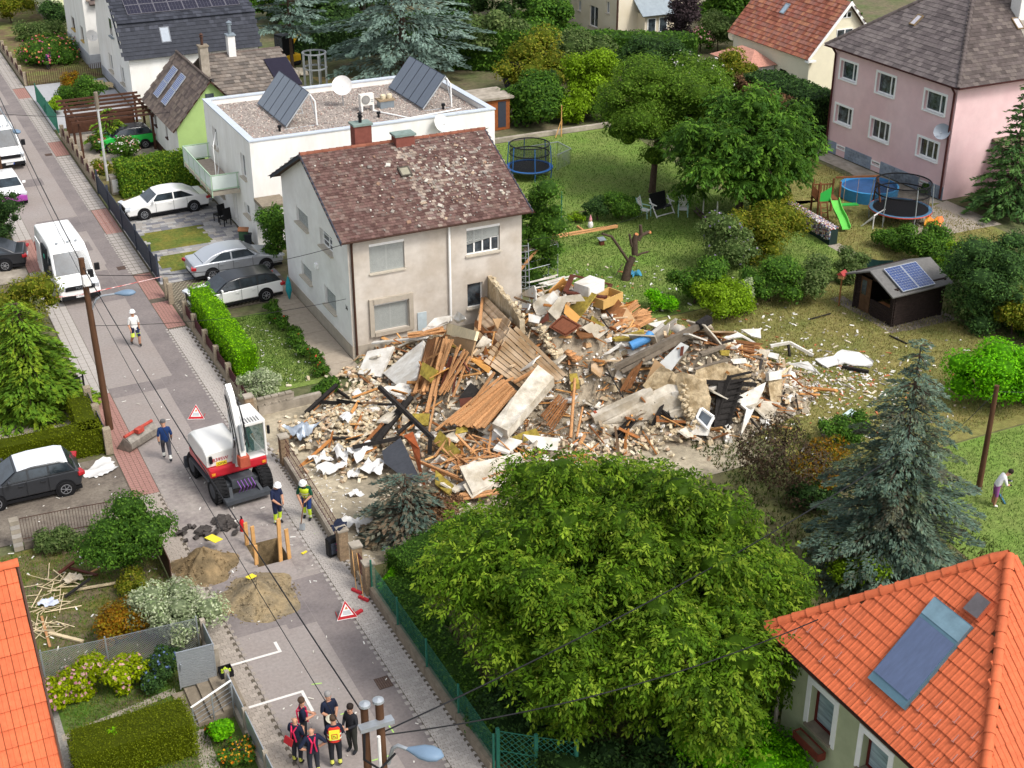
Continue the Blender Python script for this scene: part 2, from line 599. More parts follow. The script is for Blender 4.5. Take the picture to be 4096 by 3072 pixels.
heap('spoil_heap',(8.05,40.68,0),1.15,1.1,.8,m_dirt,'brown heap of dug earth beside the pit, nearer the garden fence',seed=3)
heap('spoil_heap',(9.21,38.13,0),1.4,1.45,.6,M('sandy_earth',srgb('968465'),.97,.25,7,1.,30,col2=srgb('7d715c'),sc2=1.5),'flat sandy heap of dug earth in the road in front of the pit',seed=5)
# broken asphalt lumps behind the heap
r_=np.random.default_rng(4)
for i in range(40):
 c=V((8.75,42.8,0))+V((r_.uniform(-1.0,1.0),r_.uniform(-.5,.75),0))
 s=r_.uniform(.14,.4)
 o=MB().obox((0,0,0),(s,s*r_.uniform(.6,1),.08),(0,0,0),.85).build('asphalt_lump',M('asphalt_black',srgb('47423f'),.95,.3,9,.5))
 o.location=(c.x,c.y,.06+.06*r_.random())
 o.rotation_euler=(r_.uniform(-.5,.5),r_.uniform(-.5,.5),r_.uniform(0,6))
 tag(o,'broken lump of dark asphalt heaped behind the dug earth','asphalt lump','asphalt lumps dug out of the road')
# ---------------------------------------------------------------- building kit
m_glass=M('window_glass',srgb('20262c'),.06,.35,1.3,spec=.9,col2=srgb('4a5258'),sc2=1.8)
m_upvc=M('white_frame',srgb('efeeea'),.5,.04,5)
m_sill=M('stone_sill',srgb('b9b0a0'),.85,.12,8)
m_shut=M('roller_shutter',srgb('a9aca8'),.6,.06,4)
m_brownpipe=M('brown_pipe',srgb('4b352c'),.6,.12,5)
m_zinc=M('zinc_sheet',srgb('8f99a0'),.45,.1,3,metal=.5)
class Wall:
 """a vertical wall face: O lower left seen from outside, U along it"""
 def __init__(s,O,U,W,H):
  s.O,s.U,s.W,s.H=V(O),V(U).normalized(),W,H
  s.N=V((s.U.y,-s.U.x,0))
  s.holes=[]
 def at(s,u,v,d=0.):
  return s.O+s.U*u+V((0,0,v))+s.N*d
 def rect(s,p,q):
  a=[(V(x) - s.O).dot(s.U) for x in (p,q)]
  z=[V(x).z - s.O.z for x in (p,q)]
  return min(a),max(a),min(z),max(z)
 def put(s,b,depth=.14):
  us=sorted({0,s.W,*[h[0] for h in s.holes],*[h[1] for h in s.holes]})
  vs=sorted({0,s.H,*[h[2] for h in s.holes],*[h[3] for h in s.holes]})
  for i in range(len(us) - 1):
   for j in range(len(vs) - 1):
    cu,cv=(us[i]+us[i+1])/2,(vs[j]+vs[j+1])/2
    if any(h[0] < cu < h[1] and h[2] < cv < h[3] for h in s.holes):
     continue
    b.face(s.at(us[i],vs[j]),s.at(us[i+1],vs[j]),s.at(us[i+1],vs[j+1]),s.at(us[i],vs[j+1]))
  for u0,u1,v0,v1 in s.holes:
   c=[(u0,v0),(u1,v0),(u1,v1),(u0,v1)]
   for k in range(4):
    a,e=c[k],c[(k+1) % 4]
    b.face(s.at(*a),s.at(*e),s.at(*e,-depth - .06),s.at(*a,-depth - .06))
  return b
 def bar(s,b,u0,u1,v0,v1,d0,d1):
  c=[s.at(u,v,d) for d in (d0,d1) for u,v in ((u0,v0),(u1,v0),(u1,v1),(u0,v1))]
  b.add(c,[(0,1,2,3),(7,6,5,4),(0,4,5,1),(1,5,6,2),(2,6,7,3),(3,7,4,0)])
  return b
def window(par,w,r,depth=.12,mull=(.5,),trans=(),frame=None,sill=.06,surround=0.,shut=None,fw=.055,glass=None,shut_tilt=0.,sill_mat=None,sur_mat=None,box=.0,name='window'):
 """a window in a hole of wall w: frame with panes, sill, surround and roller shutter as its pieces"""
 u0,u1,v0,v1=r
 fm=frame or m_upvc
 b=MB()
 d0,d1=-depth - .05,-depth
 w.bar(b,u0,u1,v0,v0+fw,d0,d1)
 w.bar(b,u0,u1,v1 - fw,v1,d0,d1)
 w.bar(b,u0,u0+fw,v0+fw,v1 - fw,d0,d1)
 w.bar(b,u1 - fw,u1,v0+fw,v1 - fw,d0,d1)
 xs=[u0+fw]+[u0+(u1 - u0)*t for t in mull]+[u1 - fw]
 for t in xs[1:-1]:
  w.bar(b,t - fw*.6,t+fw*.6,v0+fw,v1 - fw,d0,d1+.01)
 for t in trans:
  w.bar(b,u0+fw,u1 - fw,v0+(v1 - v0)*t - .015,v0+(v1 - v0)*t+.015,d0,d1+.006)
 o=b.build(name,fm,par)
 for i in range(len(xs) - 1):
  w.bar(MB(),xs[i],xs[i+1],v0+fw,v1 - fw,d0 - .012,d0+.02).build('pane',glass or m_glass,o)
 if sill:
  w.bar(MB(),u0 - .06,u1+.06,v0 - .07,v0+.005,-depth+.002,sill).build('sill',sill_mat or m_sill,o)
 if surround:
  b=MB()
  s_=surround
  lo=v0 - (s_ if not sill else .07)
  w.bar(b,u0 - s_,u0,lo,v1+s_,.002,.03)
  w.bar(b,u1,u1+s_,lo,v1+s_,.002,.03)
  w.bar(b,u0,u1,v1,v1+s_,.002,.03)
  if not sill:
   w.bar(b,u0,u1,lo,v0,.002,.03)
  b.build('surround',sur_mat or m_upvc,o)
 if shut is not None:
  b=MB()
  n=max(3,int((v1 - v0)*shut/.055))
  for i in range(n):
   t1=v1 - .1 - (v1 - v0 - .1)*shut*i/n
   t0=v1 - .1 - (v1 - v0 - .1)*shut*(i+1)/n
   k=shut_tilt*i/n
   c=[w.at(u0+.03,t0+.006 - k,-depth+.035),w.at(u1 - .03,t0+.006+k,-depth+.035),w.at(u1 - .03,t1+k,-depth+.05),w.at(u0+.03,t1 - k,-depth+.05)]
   b.plate(c,.012)
  b.build('shutter',m_shut,o)
  w.bar(MB(),u0 - .01,u1+.01,v1 - .12,v1+.01,-depth+.01,-depth+.11).build('shutter_box',m_upvc,o)
 return o
def tiles(par,O,U,S,W,L,rows,tw,mat,clip=None,lift=.025,colf=None,nobj=0,name='roof_tile',prof=None,rank=None,stag=True,under=None):
 """rows of overlapping roof tiles on a slope: O lower left, U along the eave, S up the slope"""
 O,U,S=V(O),V(U).normalized(),V(S).normalized()
 N=U.cross(S)
 if N.z < 0:
  N=-N
 ph=L/rows
 pr=prof or [(0,0),(1,0)]
 base=MB()
 vs=[]
 for a,h in pr:
  vs.append((a*tw - tw/2+(.004 if a==0 else -.004 if a==1 else 0),-ph*.08,lift+h))
  vs.append((a*tw - tw/2+(.004 if a==0 else -.004 if a==1 else 0),ph*1.02,.004+h))
  vs.append((a*tw - tw/2+(.004 if a==0 else -.004 if a==1 else 0),-ph*.08,.002))
 fs=[]
 for i in range(len(pr) - 1):
  k=i*3
  fs+=[(k,k+3,k+4,k+1),(k+2,k+5,k+3,k)]
 base.add(vs,fs)
 spots=[]
 for j in range(rows):
  s0=j*ph
  n=int(W/tw)+2
  for i in range(-1,n):
   u=(i+.5)*tw+(tw/2 if stag and j % 2 else 0)
   if -tw*.2 < u < W+tw*.2 and (clip is None or clip(u,s0+ph*.5)):
    spots.append((u,s0))
 if rank:
  spots.sort(key=lambda p: rank(O+U*p[0]+S*p[1]))
 mt=Matrix((U,S,N)).transposed()
 me=base.mesh(name,mat) if nobj else None
 big=MB()
 for k,(u,s0) in enumerate(spots):
  p=O+U*u+S*s0
  jz=random.uniform(-.004,.006)
  if k < nobj:
   o=link(name,me,par)
   o.matrix_basis=Matrix.Translation(p+N*jz) @ mt.to_4x4()
  else:
   if colf:
    big.col=colf(u,s0)
   big.add([p+mt @ V((a,b_,c+jz)) for a,b_,c in base.v],base.f)
 if big.v:
  big.build(name+'_field',mat if not colf else mat,par,cols=bool(colf),kind='stuff')
def shade(c,v):
 k=random.uniform(1 - v,1+v)
 return tuple(min(1,x*k) for x in c)
def pick(cols,v=.15):
 return lambda u,s: shade(random.choice(cols),v)
def caps(par,p,q,r,mat,n,name='ridge_tile',side=None):
 """a run of half round ridge tiles from p up to q"""
 p,q=V(p),V(q)
 d=(q - p)/n
 L=d.length
 dn=d.normalized()
 u=dn.cross(V((0,0,1))).normalized()
 w=u.cross(dn)
 b=MB()
 vs=[]
 K=6
 for t,rr in ((-.03,r*1.12),(L*.2,r*1.03),(L*1.0,r*.92)):
  for k in range(K+1):
   a=math.pi*(k/K)*1.1 - .05*math.pi
   vs.append((t,math.cos(a)*rr,math.sin(a)*rr))
 fs=[(i*(K+1)+k,i*(K+1)+k+1,(i+1)*(K+1)+k+1,(i+1)*(K+1)+k) for i in range(2) for k in range(K)]
 me=b.add(vs,fs).mesh(name,mat,50)
 mt=Matrix((dn,u,w)).transposed().to_4x4()
 for i in range(n):
  o=link(name,me,par)
  o.matrix_basis=Matrix.Translation(p+d*i) @ mt
def gutter(b,p,q,r=.06):
 p,q=V(p),V(q)
 d=(q - p).normalized()
 u=d.cross(V((0,0,1)))
 pts=[]
 for e in (p,q):
  pts.append([e+u*math.cos(a)*r+V((0,0,math.sin(a)*r)) for a in [math.pi+math.pi*k/6 for k in range(7)]])
 b.add(pts[0]+pts[1],[(k,k+1,k+8,k+7) for k in range(6)])
 return b
def skylight(par,O,U,S,w,l,mat_frame=None,glass=None,h=.1):
 """roof light: frame with a pane; O centre on the roof"""
 O,U,S=V(O),V(U).normalized(),V(S).normalized()
 N=U.cross(S)
 N=N if N.z > 0 else -N
 mt=Matrix((U,S,N)).transposed()
 fm=mat_frame or m_zinc
 b=MB()
 f=.07
 for c,s in (((0,-l/2+f/2,h/2),(w,f,h)),((0,l/2 - f/2,h/2),(w,f,h)),((-w/2+f/2,0,h/2),(f,l - 2*f,h)),((w/2 - f/2,0,h/2),(f,l - 2*f,h))):
  b.obox(O+mt @ V(c),s,mt)
 o=b.build('skylight',fm,par)
 MB().obox(O+mt @ V((0,0,h*.4)),(w - 2*f,l - 2*f,h*.8),mt).build('pane',glass or m_glass,o)
 return o
def chimney(par,x0,x1,y0,y1,z0,z1,mat,capmat,name='chimney',over=.06,pots=()):
 o=MB().box(x0,x1,y0,y1,z0,z1).build(name,mat,par,bevel=.01)
 MB().box(x0 - over,x1+over,y0 - over,y1+over,z1,z1+.1).build('cap',capmat,o)
 for (x,y,r,h,m) in pots:
  b=MB().lathe([(r,0),(r,h),(r*1.5,h),(r*1.5,h+.06),(r,h+.08),(r,h+.16),(r*1.7,h+.16),(.01,h+.28)],(x,y,z1+.1),n=12)
  b.build('flue',m,o,smooth=40)
 return o
def panel_array(par,O,U,S,nu,ns,pw,ph_,gap,mat_cell,mat_frame,h=.06,lift=.08,name='solar_panel',grid=(6,10)):
 """flat solar panels with frame and cell grid, each a part with its own cells"""
 O,U,S=V(O),V(U).normalized(),V(S).normalized()
 N=U.cross(S)
 N=N if N.z > 0 else -N
 mt=Matrix((U,S,N)).transposed()
 b=MB().obox((0,0,0),(pw,ph_,h),Matrix.Identity(3))
 me=b.mesh(name,mat_frame)
 c=MB()
 gu,gs=grid
 iw,ih=(pw - .05)/gu,(ph_ - .05)/gs
 for i in range(gu):
  for j in range(gs):
   x,y=-pw/2+.025+i*iw,-ph_/2+.025+j*ih
   c.box(x+.006,x+iw - .006,y+.006,y+ih - .006,h/2,h/2+.004)
 mc=c.mesh('cell_field',mat_cell)
 for i in range(nu):
  for j in range(ns):
   p=O+U*(pw/2+i*(pw+gap))+S*(ph_/2+j*(ph_+gap))+N*(lift+h/2)
   o=link(name,me,par)
   o.matrix_basis=Matrix.Translation(p) @ mt.to_4x4()
   link('cell_field',mc,o)['kind']='stuff'
def dish(label,loc,az,r,mat,pole=.6,tilt=30.,cat='satellite dish',arm=None):
 """parabolic dish on a mast; az = compass heading (clockwise from +Y) it faces"""
 t=thing('satellite_dish',label,cat,loc,-az)
 e=R(tilt)
 ax=V((0,math.cos(e),math.sin(e)))
 c=V((0,.08,pole))
 pr=[(r*k/6,(r*k/6)**2/(2.6*r)) for k in range(7)]
 pr=pr+[(r*(6 - k)/6,(r*(6 - k)/6)**2/(2.6*r) - .015) for k in range(7)]
 MB().lathe([(max(a,.001),h) for a,h in pr],c,ax,28).build('reflector',mat,t,smooth=40)
 MB().tube([(0,0,0),(0,0,pole),(0,.07,pole)],.03,8).build('mast',m_steel,t)
 tip=c+ax*r*.9 - V((0,0,.25*r))
 b=MB().tube([c - V((0,0,r*.8))+ax*.15,tip],.012,6)
 b.lathe([(.035,0),(.035,.12)],tip,-ax,8)
 b.build('feed_arm',m_steel,t)
 return t
# ---------------------------------------------------------------- grey house beside the ruin
GX0,GX1,GY0,GY1=18.6,27.2,54.2,63.6
m_stucco=M('grey_stucco',srgb('c9c1b6'),.95,.07,1.2,.35,45,col2=srgb('b5aa9c'),sc2=.5)
m_render=M('white_render',srgb('e6e4e0'),.93,.04,1.5,.2,40,col2=srgb('dad7d2'),sc2=.5)
m_plinth=M('plinth',srgb('a99f90'),.93,.1,3,.2)
h=thing('grey_house','two storey grey stucco house with a dusty red brown gable roof beside the ruin','house',(22.9,58.9,0),world=True)
yr,zr,ze=58.95,8.42,5.98
wf=Wall((GX0,GY0,0),(1,0,0),GX1 - GX0,6.05)
fr=[wf.rect((19.61,54.2,5.42),(21.29,54.2,4.02)),wf.rect((24.37,54.2,5.39),(26.07,54.2,4.06)),wf.rect((19.68,54.2,2.59),(21.38,54.2,1.15)),wf.rect((24.37,54.2,2.63),(25.16,54.2,1.39))]
fr[2]=(fr[2][0],fr[2][1],fr[2][2],fr[2][3] - .05)
wf.holes=fr
wl=Wall((GX0,GY1,0),(0,-1,0),GY1 - GY0,6.05)
fl=[wl.rect((18.6,61.45,5.18),(18.6,59.69,4.35)),wl.rect((18.6,57.97,5.18),(18.6,56.26,4.32)),wl.rect((18.6,61.28,2.36),(18.6,59.7,1.6)),wl.rect((18.6,57.81,2.4),(18.6,56.26,1.4))]
wl.holes=fl
wb=Wall((GX1,GY1,0),(-1,0,0),GX1 - GX0,6.05)
wr=Wall((GX1,GY0,0),(0,1,0),GY1 - GY0,6.05)
b=MB()
wf.put(b)
wb.put(b)
wr.put(b)
b.face((GX1,GY0,6.05),(GX1,GY1,6.05),(GX1,yr,8.38))
b.build('wall',m_stucco,h)
b=MB()
wl.put(b)
b.face((GX0,GY1,6.05),(GX0,GY0,6.05),(GX0,yr,8.38))
b.build('gable_wall',m_render,h)
b=MB()
b.box(GX0 - .03,GX1+.03,GY0 - .03,GY0+.1,0,.62).box(GX0 - .03,GX0+.1,GY0+.1,GY1+.03,0,.62)
b.build('plinth',m_plinth,h)
for p,q in (((18.57,61.03,-0.02),(18.57,60.25,-0.12)),((18.57,57.02,-0.03),(18.57,56.16,-0.1))):
 u0,u1,v0,v1=wl.rect(p,q)
 b=MB()
 n=7
 for i in range(n):
  a=u0+(u1 - u0)*i/n
  wl.bar(b,a,a+(u1 - u0)/n*.55,v0,v1,.032,.06)
 wl.bar(b,u0,u1,v0,v1,.031,.04)
 b.build('cellar_grille',m_dgrey,h)
window(h,wf,fr[0],shut=1.,sill=.08)
window(h,wf,fr[1],shut=.5,shut_tilt=.13,trans=(.5,),mull=(.25,.5,.75),sill=.1)
window(h,wf,fr[2],shut=1.,sill=.0)
window(h,wf,fr[3],shut=None,mull=(),sill=.1)
u0,u1,v0,v1=fr[2]
b=MB()
wf.bar(b,u0 - .22,u0 - .01,v0 - .2,v1+.25,.002,.12)
wf.bar(b,u1+.01,u1+.22,v0 - .2,v1+.25,.002,.12)
wf.bar(b,u0 - .01,u1+.01,v1+.01,v1+.25,.002,.16)
wf.bar(b,u0 - .01,u1+.01,v0 - .2,v0 - .01,.002,.16)
b.build('window_surround',m_plinth,h)
for i,r in enumerate(fl):
 window(h,wl,r,shut=1. if i !=1 else None,mull=(.5,),trans=(.35,.68) if i==1 else (),sill=.14,depth=.16)
u0,u1,v0,v1=wf.rect((21.81,54.2,1.68),(22.26,54.2,0.74))
wf.bar(MB(),u0,u1,v0 - .1,v1,.002,.05).build('meter_cabinet',M('cabinet_blue',srgb('b4c0c4'),.6,.1,5),h)
pp=wf.rect((23.41,54.2,5.87),(23.44,54.2,1.63))
MB().tube([(GX0+pp[0]+.05,GY0 - .1,5.9),(GX0+pp[0]+.05,GY0 - .1,1.0)],.06,10).build('white_downpipe',m_upvc,h,smooth=40,label='white downpipe down the stucco front')
MB().tube([(GX0+.28,GY0 - .32,5.95),(GX0+.16,GY0 - .09,5.6),(GX0+.16,GY0 - .09,.2)],.055,10).build('brown_downpipe',m_brownpipe,h,smooth=40)
text('36',.3,M('number_black',srgb('333333'),.6,0),h,(GX0 - .01,54.75,2.35),(R(90),0,R(-90)))
b=MB()
p=(18.55,58.72,2.96)
b.box(GX0 - .12,GX0 - .002,p[1] - .16,p[1]+.16,p[2] - .1,p[2]+.12)
b.build('wall_lamp',m_upvc,h)
# roof
m_shing=M('shingle',(.5,.5,.5),.92,.22,7,.3,attr=True)
S0=V((0,yr - (GY0 - .42),zr - 5.86))
slope=S0.length
RB=[srgb(x) for x in ('5f4843','67504a','56403b','6d5850','6f5e57')]
RP=[srgb(x) for x in ('958679','86776c','8c8178','6c5853')]
def rcol(u,s):
 d=math.exp(-((u - 6.4)/2.2)**2 - ((s - 3.1)/2.0)**2)*.4+(.35 if abs(u - 4.9) < .55 else 0)
 return shade(random.choice(RP if random.random() < d else RB),.2)
ro=MB()
for sgn,y0 in ((1,GY0 - .42),(-1,2*yr - GY0+.42)):
 ro.plate([(GX0 - .38,y0,5.86),(GX1+.38,y0,5.86),(GX1+.38,yr,zr),(GX0 - .38,yr,zr)][::sgn],.07)
ro=ro.build('roof',M('roof_board',srgb('55443c'),.9,.2,4),h)
tiles(ro,(GX0 - .38,GY0 - .42,5.87),(1,0,0),S0,GX1 - GX0+.76,slope,34,.2,m_shing,colf=rcol,name='shingle')
tiles(ro,(GX1+.38,2*yr - GY0+.42,5.87),(-1,0,0),(0,-S0.y,S0.z),GX1 - GX0+.76,slope,14,.5,m_shing,colf=pick(RB),name='back_shingle')
caps(h,(GX0 - .38,yr,zr),(GX1+.38,yr,zr),.1,M('ridge_red',srgb('80503f'),.9,.2,5,rnd=.15),26)
b=MB()
for x in (GX0 - .40,GX1+.36):
 for sg in (1,-1):
  y0=GY0 - .44 if sg > 0 else 2*yr - GY0+.44
  MB().plate([(x,y0,5.74),(x,y0,5.92),(x,yr,zr+.05),(x,yr,zr - .14)][::sg],-.045*sg).build('verge_board',m_dgrey,h)
b=gutter(MB(),(GX0 - .42,GY0 - .49,5.88),(GX1+.42,GY0 - .49,5.88),.07)
b.build('gutter',m_brownpipe,h)
for p0,p1,yc,lab in (((21.06,59.35,9.28),(21.9,59.35,8),59.35,'tall'),((22.78,58.5,8.78),(23.72,58.5,7.98),58.5,'low')):
 chimney(h,p0[0],p1[0],yc,yc+.62,7.7,p0[2] - .05,M('chimney_shingle',srgb('7c4a40'),.9,.15,4,.2),M('copper_grey',srgb('77867f'),.6,.2,4),
   pots=[(p0[0]+.4,yc+.3,.08,.25,m_black)] if lab=='tall' else ())
skylight(ro,V((GX0 - .38,GY0 - .42,5.89))+S0*.63+V((4.35,0,0)),(1,0,0),S0,.55,.6,M('rust_frame',srgb('4f4a42'),.8,.2),M('dusty_glass',srgb('8f8a78'),.5,.2,3))
# rubble chips thrown on to the roof
b=MB()
Un,Sn=V((1,0,0)),S0.normalized()
Nn=Un.cross(Sn)
mt=Matrix((Un,Sn,Nn)).transposed()
CH=[srgb(x) for x in ('b5ada1','a3998a','8f887f','bdb7ad','a08c78','827b74','8f7360')]
for i in range(460):
 if i < 320:
  u,s=random.gauss(6.6,1.7),random.gauss(3.0,1.5)
 else:
  u,s=random.uniform(.3,9.0),random.uniform(.2,5.3)
 if .1 < u < 9.2 and .05 < s < slope - .1:
  b.col=shade(random.choice(CH),.2)
  k=random.uniform(.03,.09) if random.random() < .93 else random.uniform(.12,.24)
  b.obox(V((GX0 - .38,GY0 - .42,5.87))+Un*u+Sn*s+Nn*.06,(k,k*random.uniform(.5,1.4),.03),mt @ Euler((random.uniform(-.3,.3),random.uniform(-.3,.3),random.uniform(0,6))).to_matrix(),.8)
o=b.build('debris_chip_scatter',M('chip',(.5,.5,.5),.95,.12,9,.3,attr=True),cols=True)
o['kind']='stuff'
o['label']='pale rubble chips scattered over the red brown roof'
# ---------------------------------------------------------------- white flat roofed house
FX0,FX1,FY0,FY1,FZ=18.8,33.2,69.64,79.0,6.0
m_wr=M('flat_house_render',srgb('edebe6'),.9,.04,1.3,.12,40,col2=srgb('e0ddd6'),sc2=.6,stretch=(1,1,.35))
f=thing('flat_roof_house','white flat roofed house with gravel roof and solar collectors','house',(26,74.3,0),world=True)
wf=Wall((FX0,FY0,0),(1,0,0),FX1 - FX0,FZ)
wl=Wall((FX0,FY1,0),(0,-1,0),FY1 - FY0,FZ)
wf.holes=[wf.rect((20.94,69.64,4.98),(21.65,69.64,4)),wf.rect((26.49,69.64,5),(27.35,69.64,4.05)),wf.rect((28.89,69.64,4.98),(30.18,69.64,3.86))]
wl.holes=[wl.rect((18.8,77.5,4.86),(18.8,76.45,3.67)),wl.rect((18.8,71.77,4.9),(18.8,70.8,3.55)),(4.8,5.6,.3,2.3),wl.rect((18.8,71.81,2.04),(18.8,70.69,1.36)),(2.0,3.0,.9,2.1)]
b=MB()
wf.put(b)
wl.put(b)
Wall((FX1,FY0,0),(0,1,0),FY1 - FY0,FZ).put(b)
Wall((FX1,FY1,0),(-1,0,0),FX1 - FX0,FZ).put(b)
for x0,x1,y0,y1 in ((FX0+.3,FX1 - .3,FY0+.3,FY0+.301),(FX0+.3,FX1 - .3,FY1 - .301,FY1 - .3),(FX0+.3,FX0+.301,FY0+.3,FY1 - .3),(FX1 - .301,FX1 - .3,FY0+.3,FY1 - .3)):
 b.box(x0,x1,y0,y1,FZ - .35,FZ)
b.build('wall',m_wr,f)
b=MB()
for x0,x1,y0,y1 in ((FX0 - .05,FX1+.05,FY0 - .05,FY0+.34),(FX0 - .05,FX1+.05,FY1 - .34,FY1+.05),(FX0 - .05,FX0+.34,FY0+.34,FY1 - .34),(FX1 - .34,FX1+.05,FY0+.34,FY1 - .34)):
 b.box(x0,x1,y0,y1,FZ,FZ+.07)
b.build('coping',M('coping_sheet',srgb('b9c0c8'),.5,.05,2),f)
MB().box(FX0+.301,FX1 - .301,FY0+.301,FY1 - .301,FZ - .5,FZ - .3).build('gravel_bed',M('roof_gravel',srgb('a79d94'),.95,.35,26,1.,60,col2=srgb('8d827a'),sc2=9,mix2=1.5),f)
b=MB()
for _ in range(5200):
 s=random.uniform(.04,.085)
 b.col=shade(random.choice([srgb(x) for x in ('b9ada3','8f857e','cbbfb2','9b8279','a89f98','7d7672')]),.15)
 b.obox((random.uniform(FX0+.4,FX1 - .4),random.uniform(FY0+.4,FY1 - .4),FZ - .29),(s,s*1.2,s*.7),(random.random(),random.random(),random.random()*3),.6)
b.build('gravel_stone_scatter',M('pebble',(.5,.5,.5),.9,.1,30,attr=True),f,cols=True,kind='stuff')
for i,r in enumerate(wf.holes):
 window(f,wf,r,shut=.9 if i==0 else None,mull=(),sill=.05,frame=m_upvc if i !=2 else m_dgrey)
for r in wl.holes[:2]:
 window(f,wl,r,mull=(.5,),sill=.12)
window(f,wl,wl.holes[2],mull=(),sill=0,glass=M('door_grey',srgb('c9c6c1'),.5,.05),name='door')
for r in wl.holes[3:]:
 window(f,wl,r,mull=(.5,),sill=.12)
# balcony: slab, pale green rail, frosted panels
bx0,bx1,by0,by1,bz=17.2,18.78,72.35,78.5,2.62
ba=MB().box(bx0,bx1,by0,by1,bz - .22,bz).build('balcony',M('balcony_slab',srgb('b3a998'),.9,.12,3),f)
b=MB()
for j in range(12):
 for i in range(3):
  b.box(bx0+.05+i*.51,bx0+.55+i*.51,by0+.05+j*.505,by0+.545+j*.505,bz,bz+.01)
b.build('tile_field',M('balcony_tile',srgb('a3968a'),.85,.15,3),ba,kind='stuff')
m_mint=M('mint_paint',srgb('a9c4a8'),.5,.06,4)
b=MB()
for z in (bz+.95,bz+.12):
 b.beam((bx0,by0,z),(bx0,by1,z),.05).beam((bx0,by0,z),(bx1,by0,z),.05).beam((bx0,by1,z),(bx1,by1,z),.05)
for y in np.linspace(by0,by1,6):
 b.beam((bx0,y,bz - .3),(bx0,y,bz+.95),.05)
b.beam((bx1 - .1,by0,bz),(bx1 - .1,by0,bz+.95),.05).beam((bx1 - .1,by1,bz),(bx1 - .1,by1,bz+.95),.05)
b.build('railing',m_mint,ba)
m_frost=M('frosted_panel',srgb('d3ddd6'),.35,.04,3)
ys=np.linspace(by0,by1,6)
for i in range(5):
 MB().box(bx0 - .01,bx0+.01,ys[i]+.04,ys[i+1] - .04,bz+.16,bz+.9).build('panel',m_frost,ba)
for y in (by0,by1):
 MB().box(bx0+.05,bx1 - .15,y - .01,y+.01,bz+.16,bz+.9).build('panel',m_frost,ba)
b=MB()
p0,p1=(bx1 - .9,75.3),(bx1 - .9,73.6)
for z in (bz+.03,bz+2.1):
 b.beam((bx1 - .9,73.9,z),(bx1 - .02,76.6,z),.04)
b.beam((bx1 - .9,73.9,bz),(bx1 - .9,73.9,bz+2.1),.04).beam((bx1 - .03,76.6,bz),(bx1 - .03,76.6,bz+2.1),.04)
b.build('screen_frame',m_upvc,ba)
# canopy over the entrance
MB().plate([(18.75,68.0,2.75),(18.75,69.6,2.75),(20.2,69.6,2.75),(20.2,68.0,2.75)],.18).build('canopy',m_concd,f)
# roof equipment, each its own thing
m_coll=M('collector_glass',srgb('4c5562'),.25,.08,1.2,spec=.7)
def collector(base,label):
 t=thing('solar_collector',label,'solar collector',base,group='solar thermal collectors on the gravel roof')
 w,l,n=1.07,2.3,5
 e=R(50)
 S=V((math.cos(e),0,math.sin(e)))
 U=V((0,-1,0))
 # facing -x side: panels rise towards +x
 O=V((0,0,.12))
 N=V((-math.sin(e),0,math.cos(e)))
 for i in range(n):
  c=O+U*(w*(i+.5))+S*(l/2)
  p=MB().obox(c,(w - .03,l,.09),Matrix((U,S,N)).transposed()).build('panel',m_dgrey,t)
  MB().obox(c+N*.047,(w - .1,l - .08,.006),Matrix((U,S,N)).transposed()).build('glass',m_coll,p)
 top=O+S*l
 b=MB()
 for y in (-.02,-w*n+.02,-w*2.5):
  b.beam((O.x - .05,y,0),(O.x+1.9,y,0),.05).beam((top.x,y,top.z - .1),(O.x+1.85,y,.0),.045).beam((O.x,y,O.z),(top.x,y,top.z),.06)
 b.build('frame',M('frame_steel',srgb('c3c7ca'),.4,.05,metal=.4),t)
 MB().tube([(top.x,-w*n - .06,top.z - .1),(top.x+.25,-w*n - .08,top.z - .5),(top.x+.28,-w*n - .1,.06)],.045,8).build('pipe',m_upvc,t)
 return t
collector((21.6,77.45,FZ - .3),'tilted row of five dark collectors at the street end of the gravel roof')
collector((29.8,77.45,FZ - .3),'tilted row of five dark collectors at the garden end of the gravel roof')
dish('large white dish standing on the gravel roof beside the fan unit',(26.1,75.3,FZ - .3),R(200),.58,m_white,1.15)
dish('smaller white dish on the wall behind the brick red chimney',(29.6,69.35,5.05),R(160),.52,m_white,.65)
t=thing('fan_unit','white outdoor air conditioning unit on two feet on the gravel roof','air conditioner',(26.95,73.7,FZ - .3),.05)
MB().box(-.42,.42,-.16,.16,.32,.98).build('housing',M('ac_white',srgb('ddd9d0'),.5,.05),t,bevel=.015)
MB().lathe([(.26,0),(.26,.02),(.24,.02),(.24,.005),(.2,.005),(.2,.022),(.05,.022),(.001,.03)],(-.1,-.16,.66),(0,-1,0),24).build('fan_grille',M('grille_grey',srgb('8a8884'),.6,.1),t,smooth=30)
b=MB().box(-.4,-.3,-.2,.2,0,.32).box(.3,.4,-.2,.2,0,.32)
b.build('foot',m_white,t)
MB().box(.22,.38,-.168,-.16,.5,.56).box(.22,.38,-.168,-.16,.62,.66).build('vent_slot',m_steel,t)
t=thing('vent_box','zinc roof vent box with wooden lid and two pale pots','vent box',(28.2,73.9,FZ - .3))
MB().box(-.42,.42,-.3,.3,0,.42).build('housing',m_zinc,t)
MB().box(-.5,.5,-.36,.36,.42,.5).build('lid',M('weathered_board',srgb('8d7b63'),.9,.2,6),t)
for x in (-.15,.25):
 MB().lathe([(.15,0),(.17,.1),(.16,.22),(.1,.26),(.001,.27)],(x,0,.5),n=14).build('pot',M('pale_clay',srgb('c9bda0'),.8,.1),t,smooth=50)
o=MB().tube([(22.9,70.3,FZ - .24),(29.0,71.0,FZ - .24),(31.9,71.45,FZ - .24)],.045,8).tube([(27.2,73.3,FZ - .24),(28.4,71.1,FZ - .24)],.045,8).build('roof_pipe',m_upvc,smooth=40)
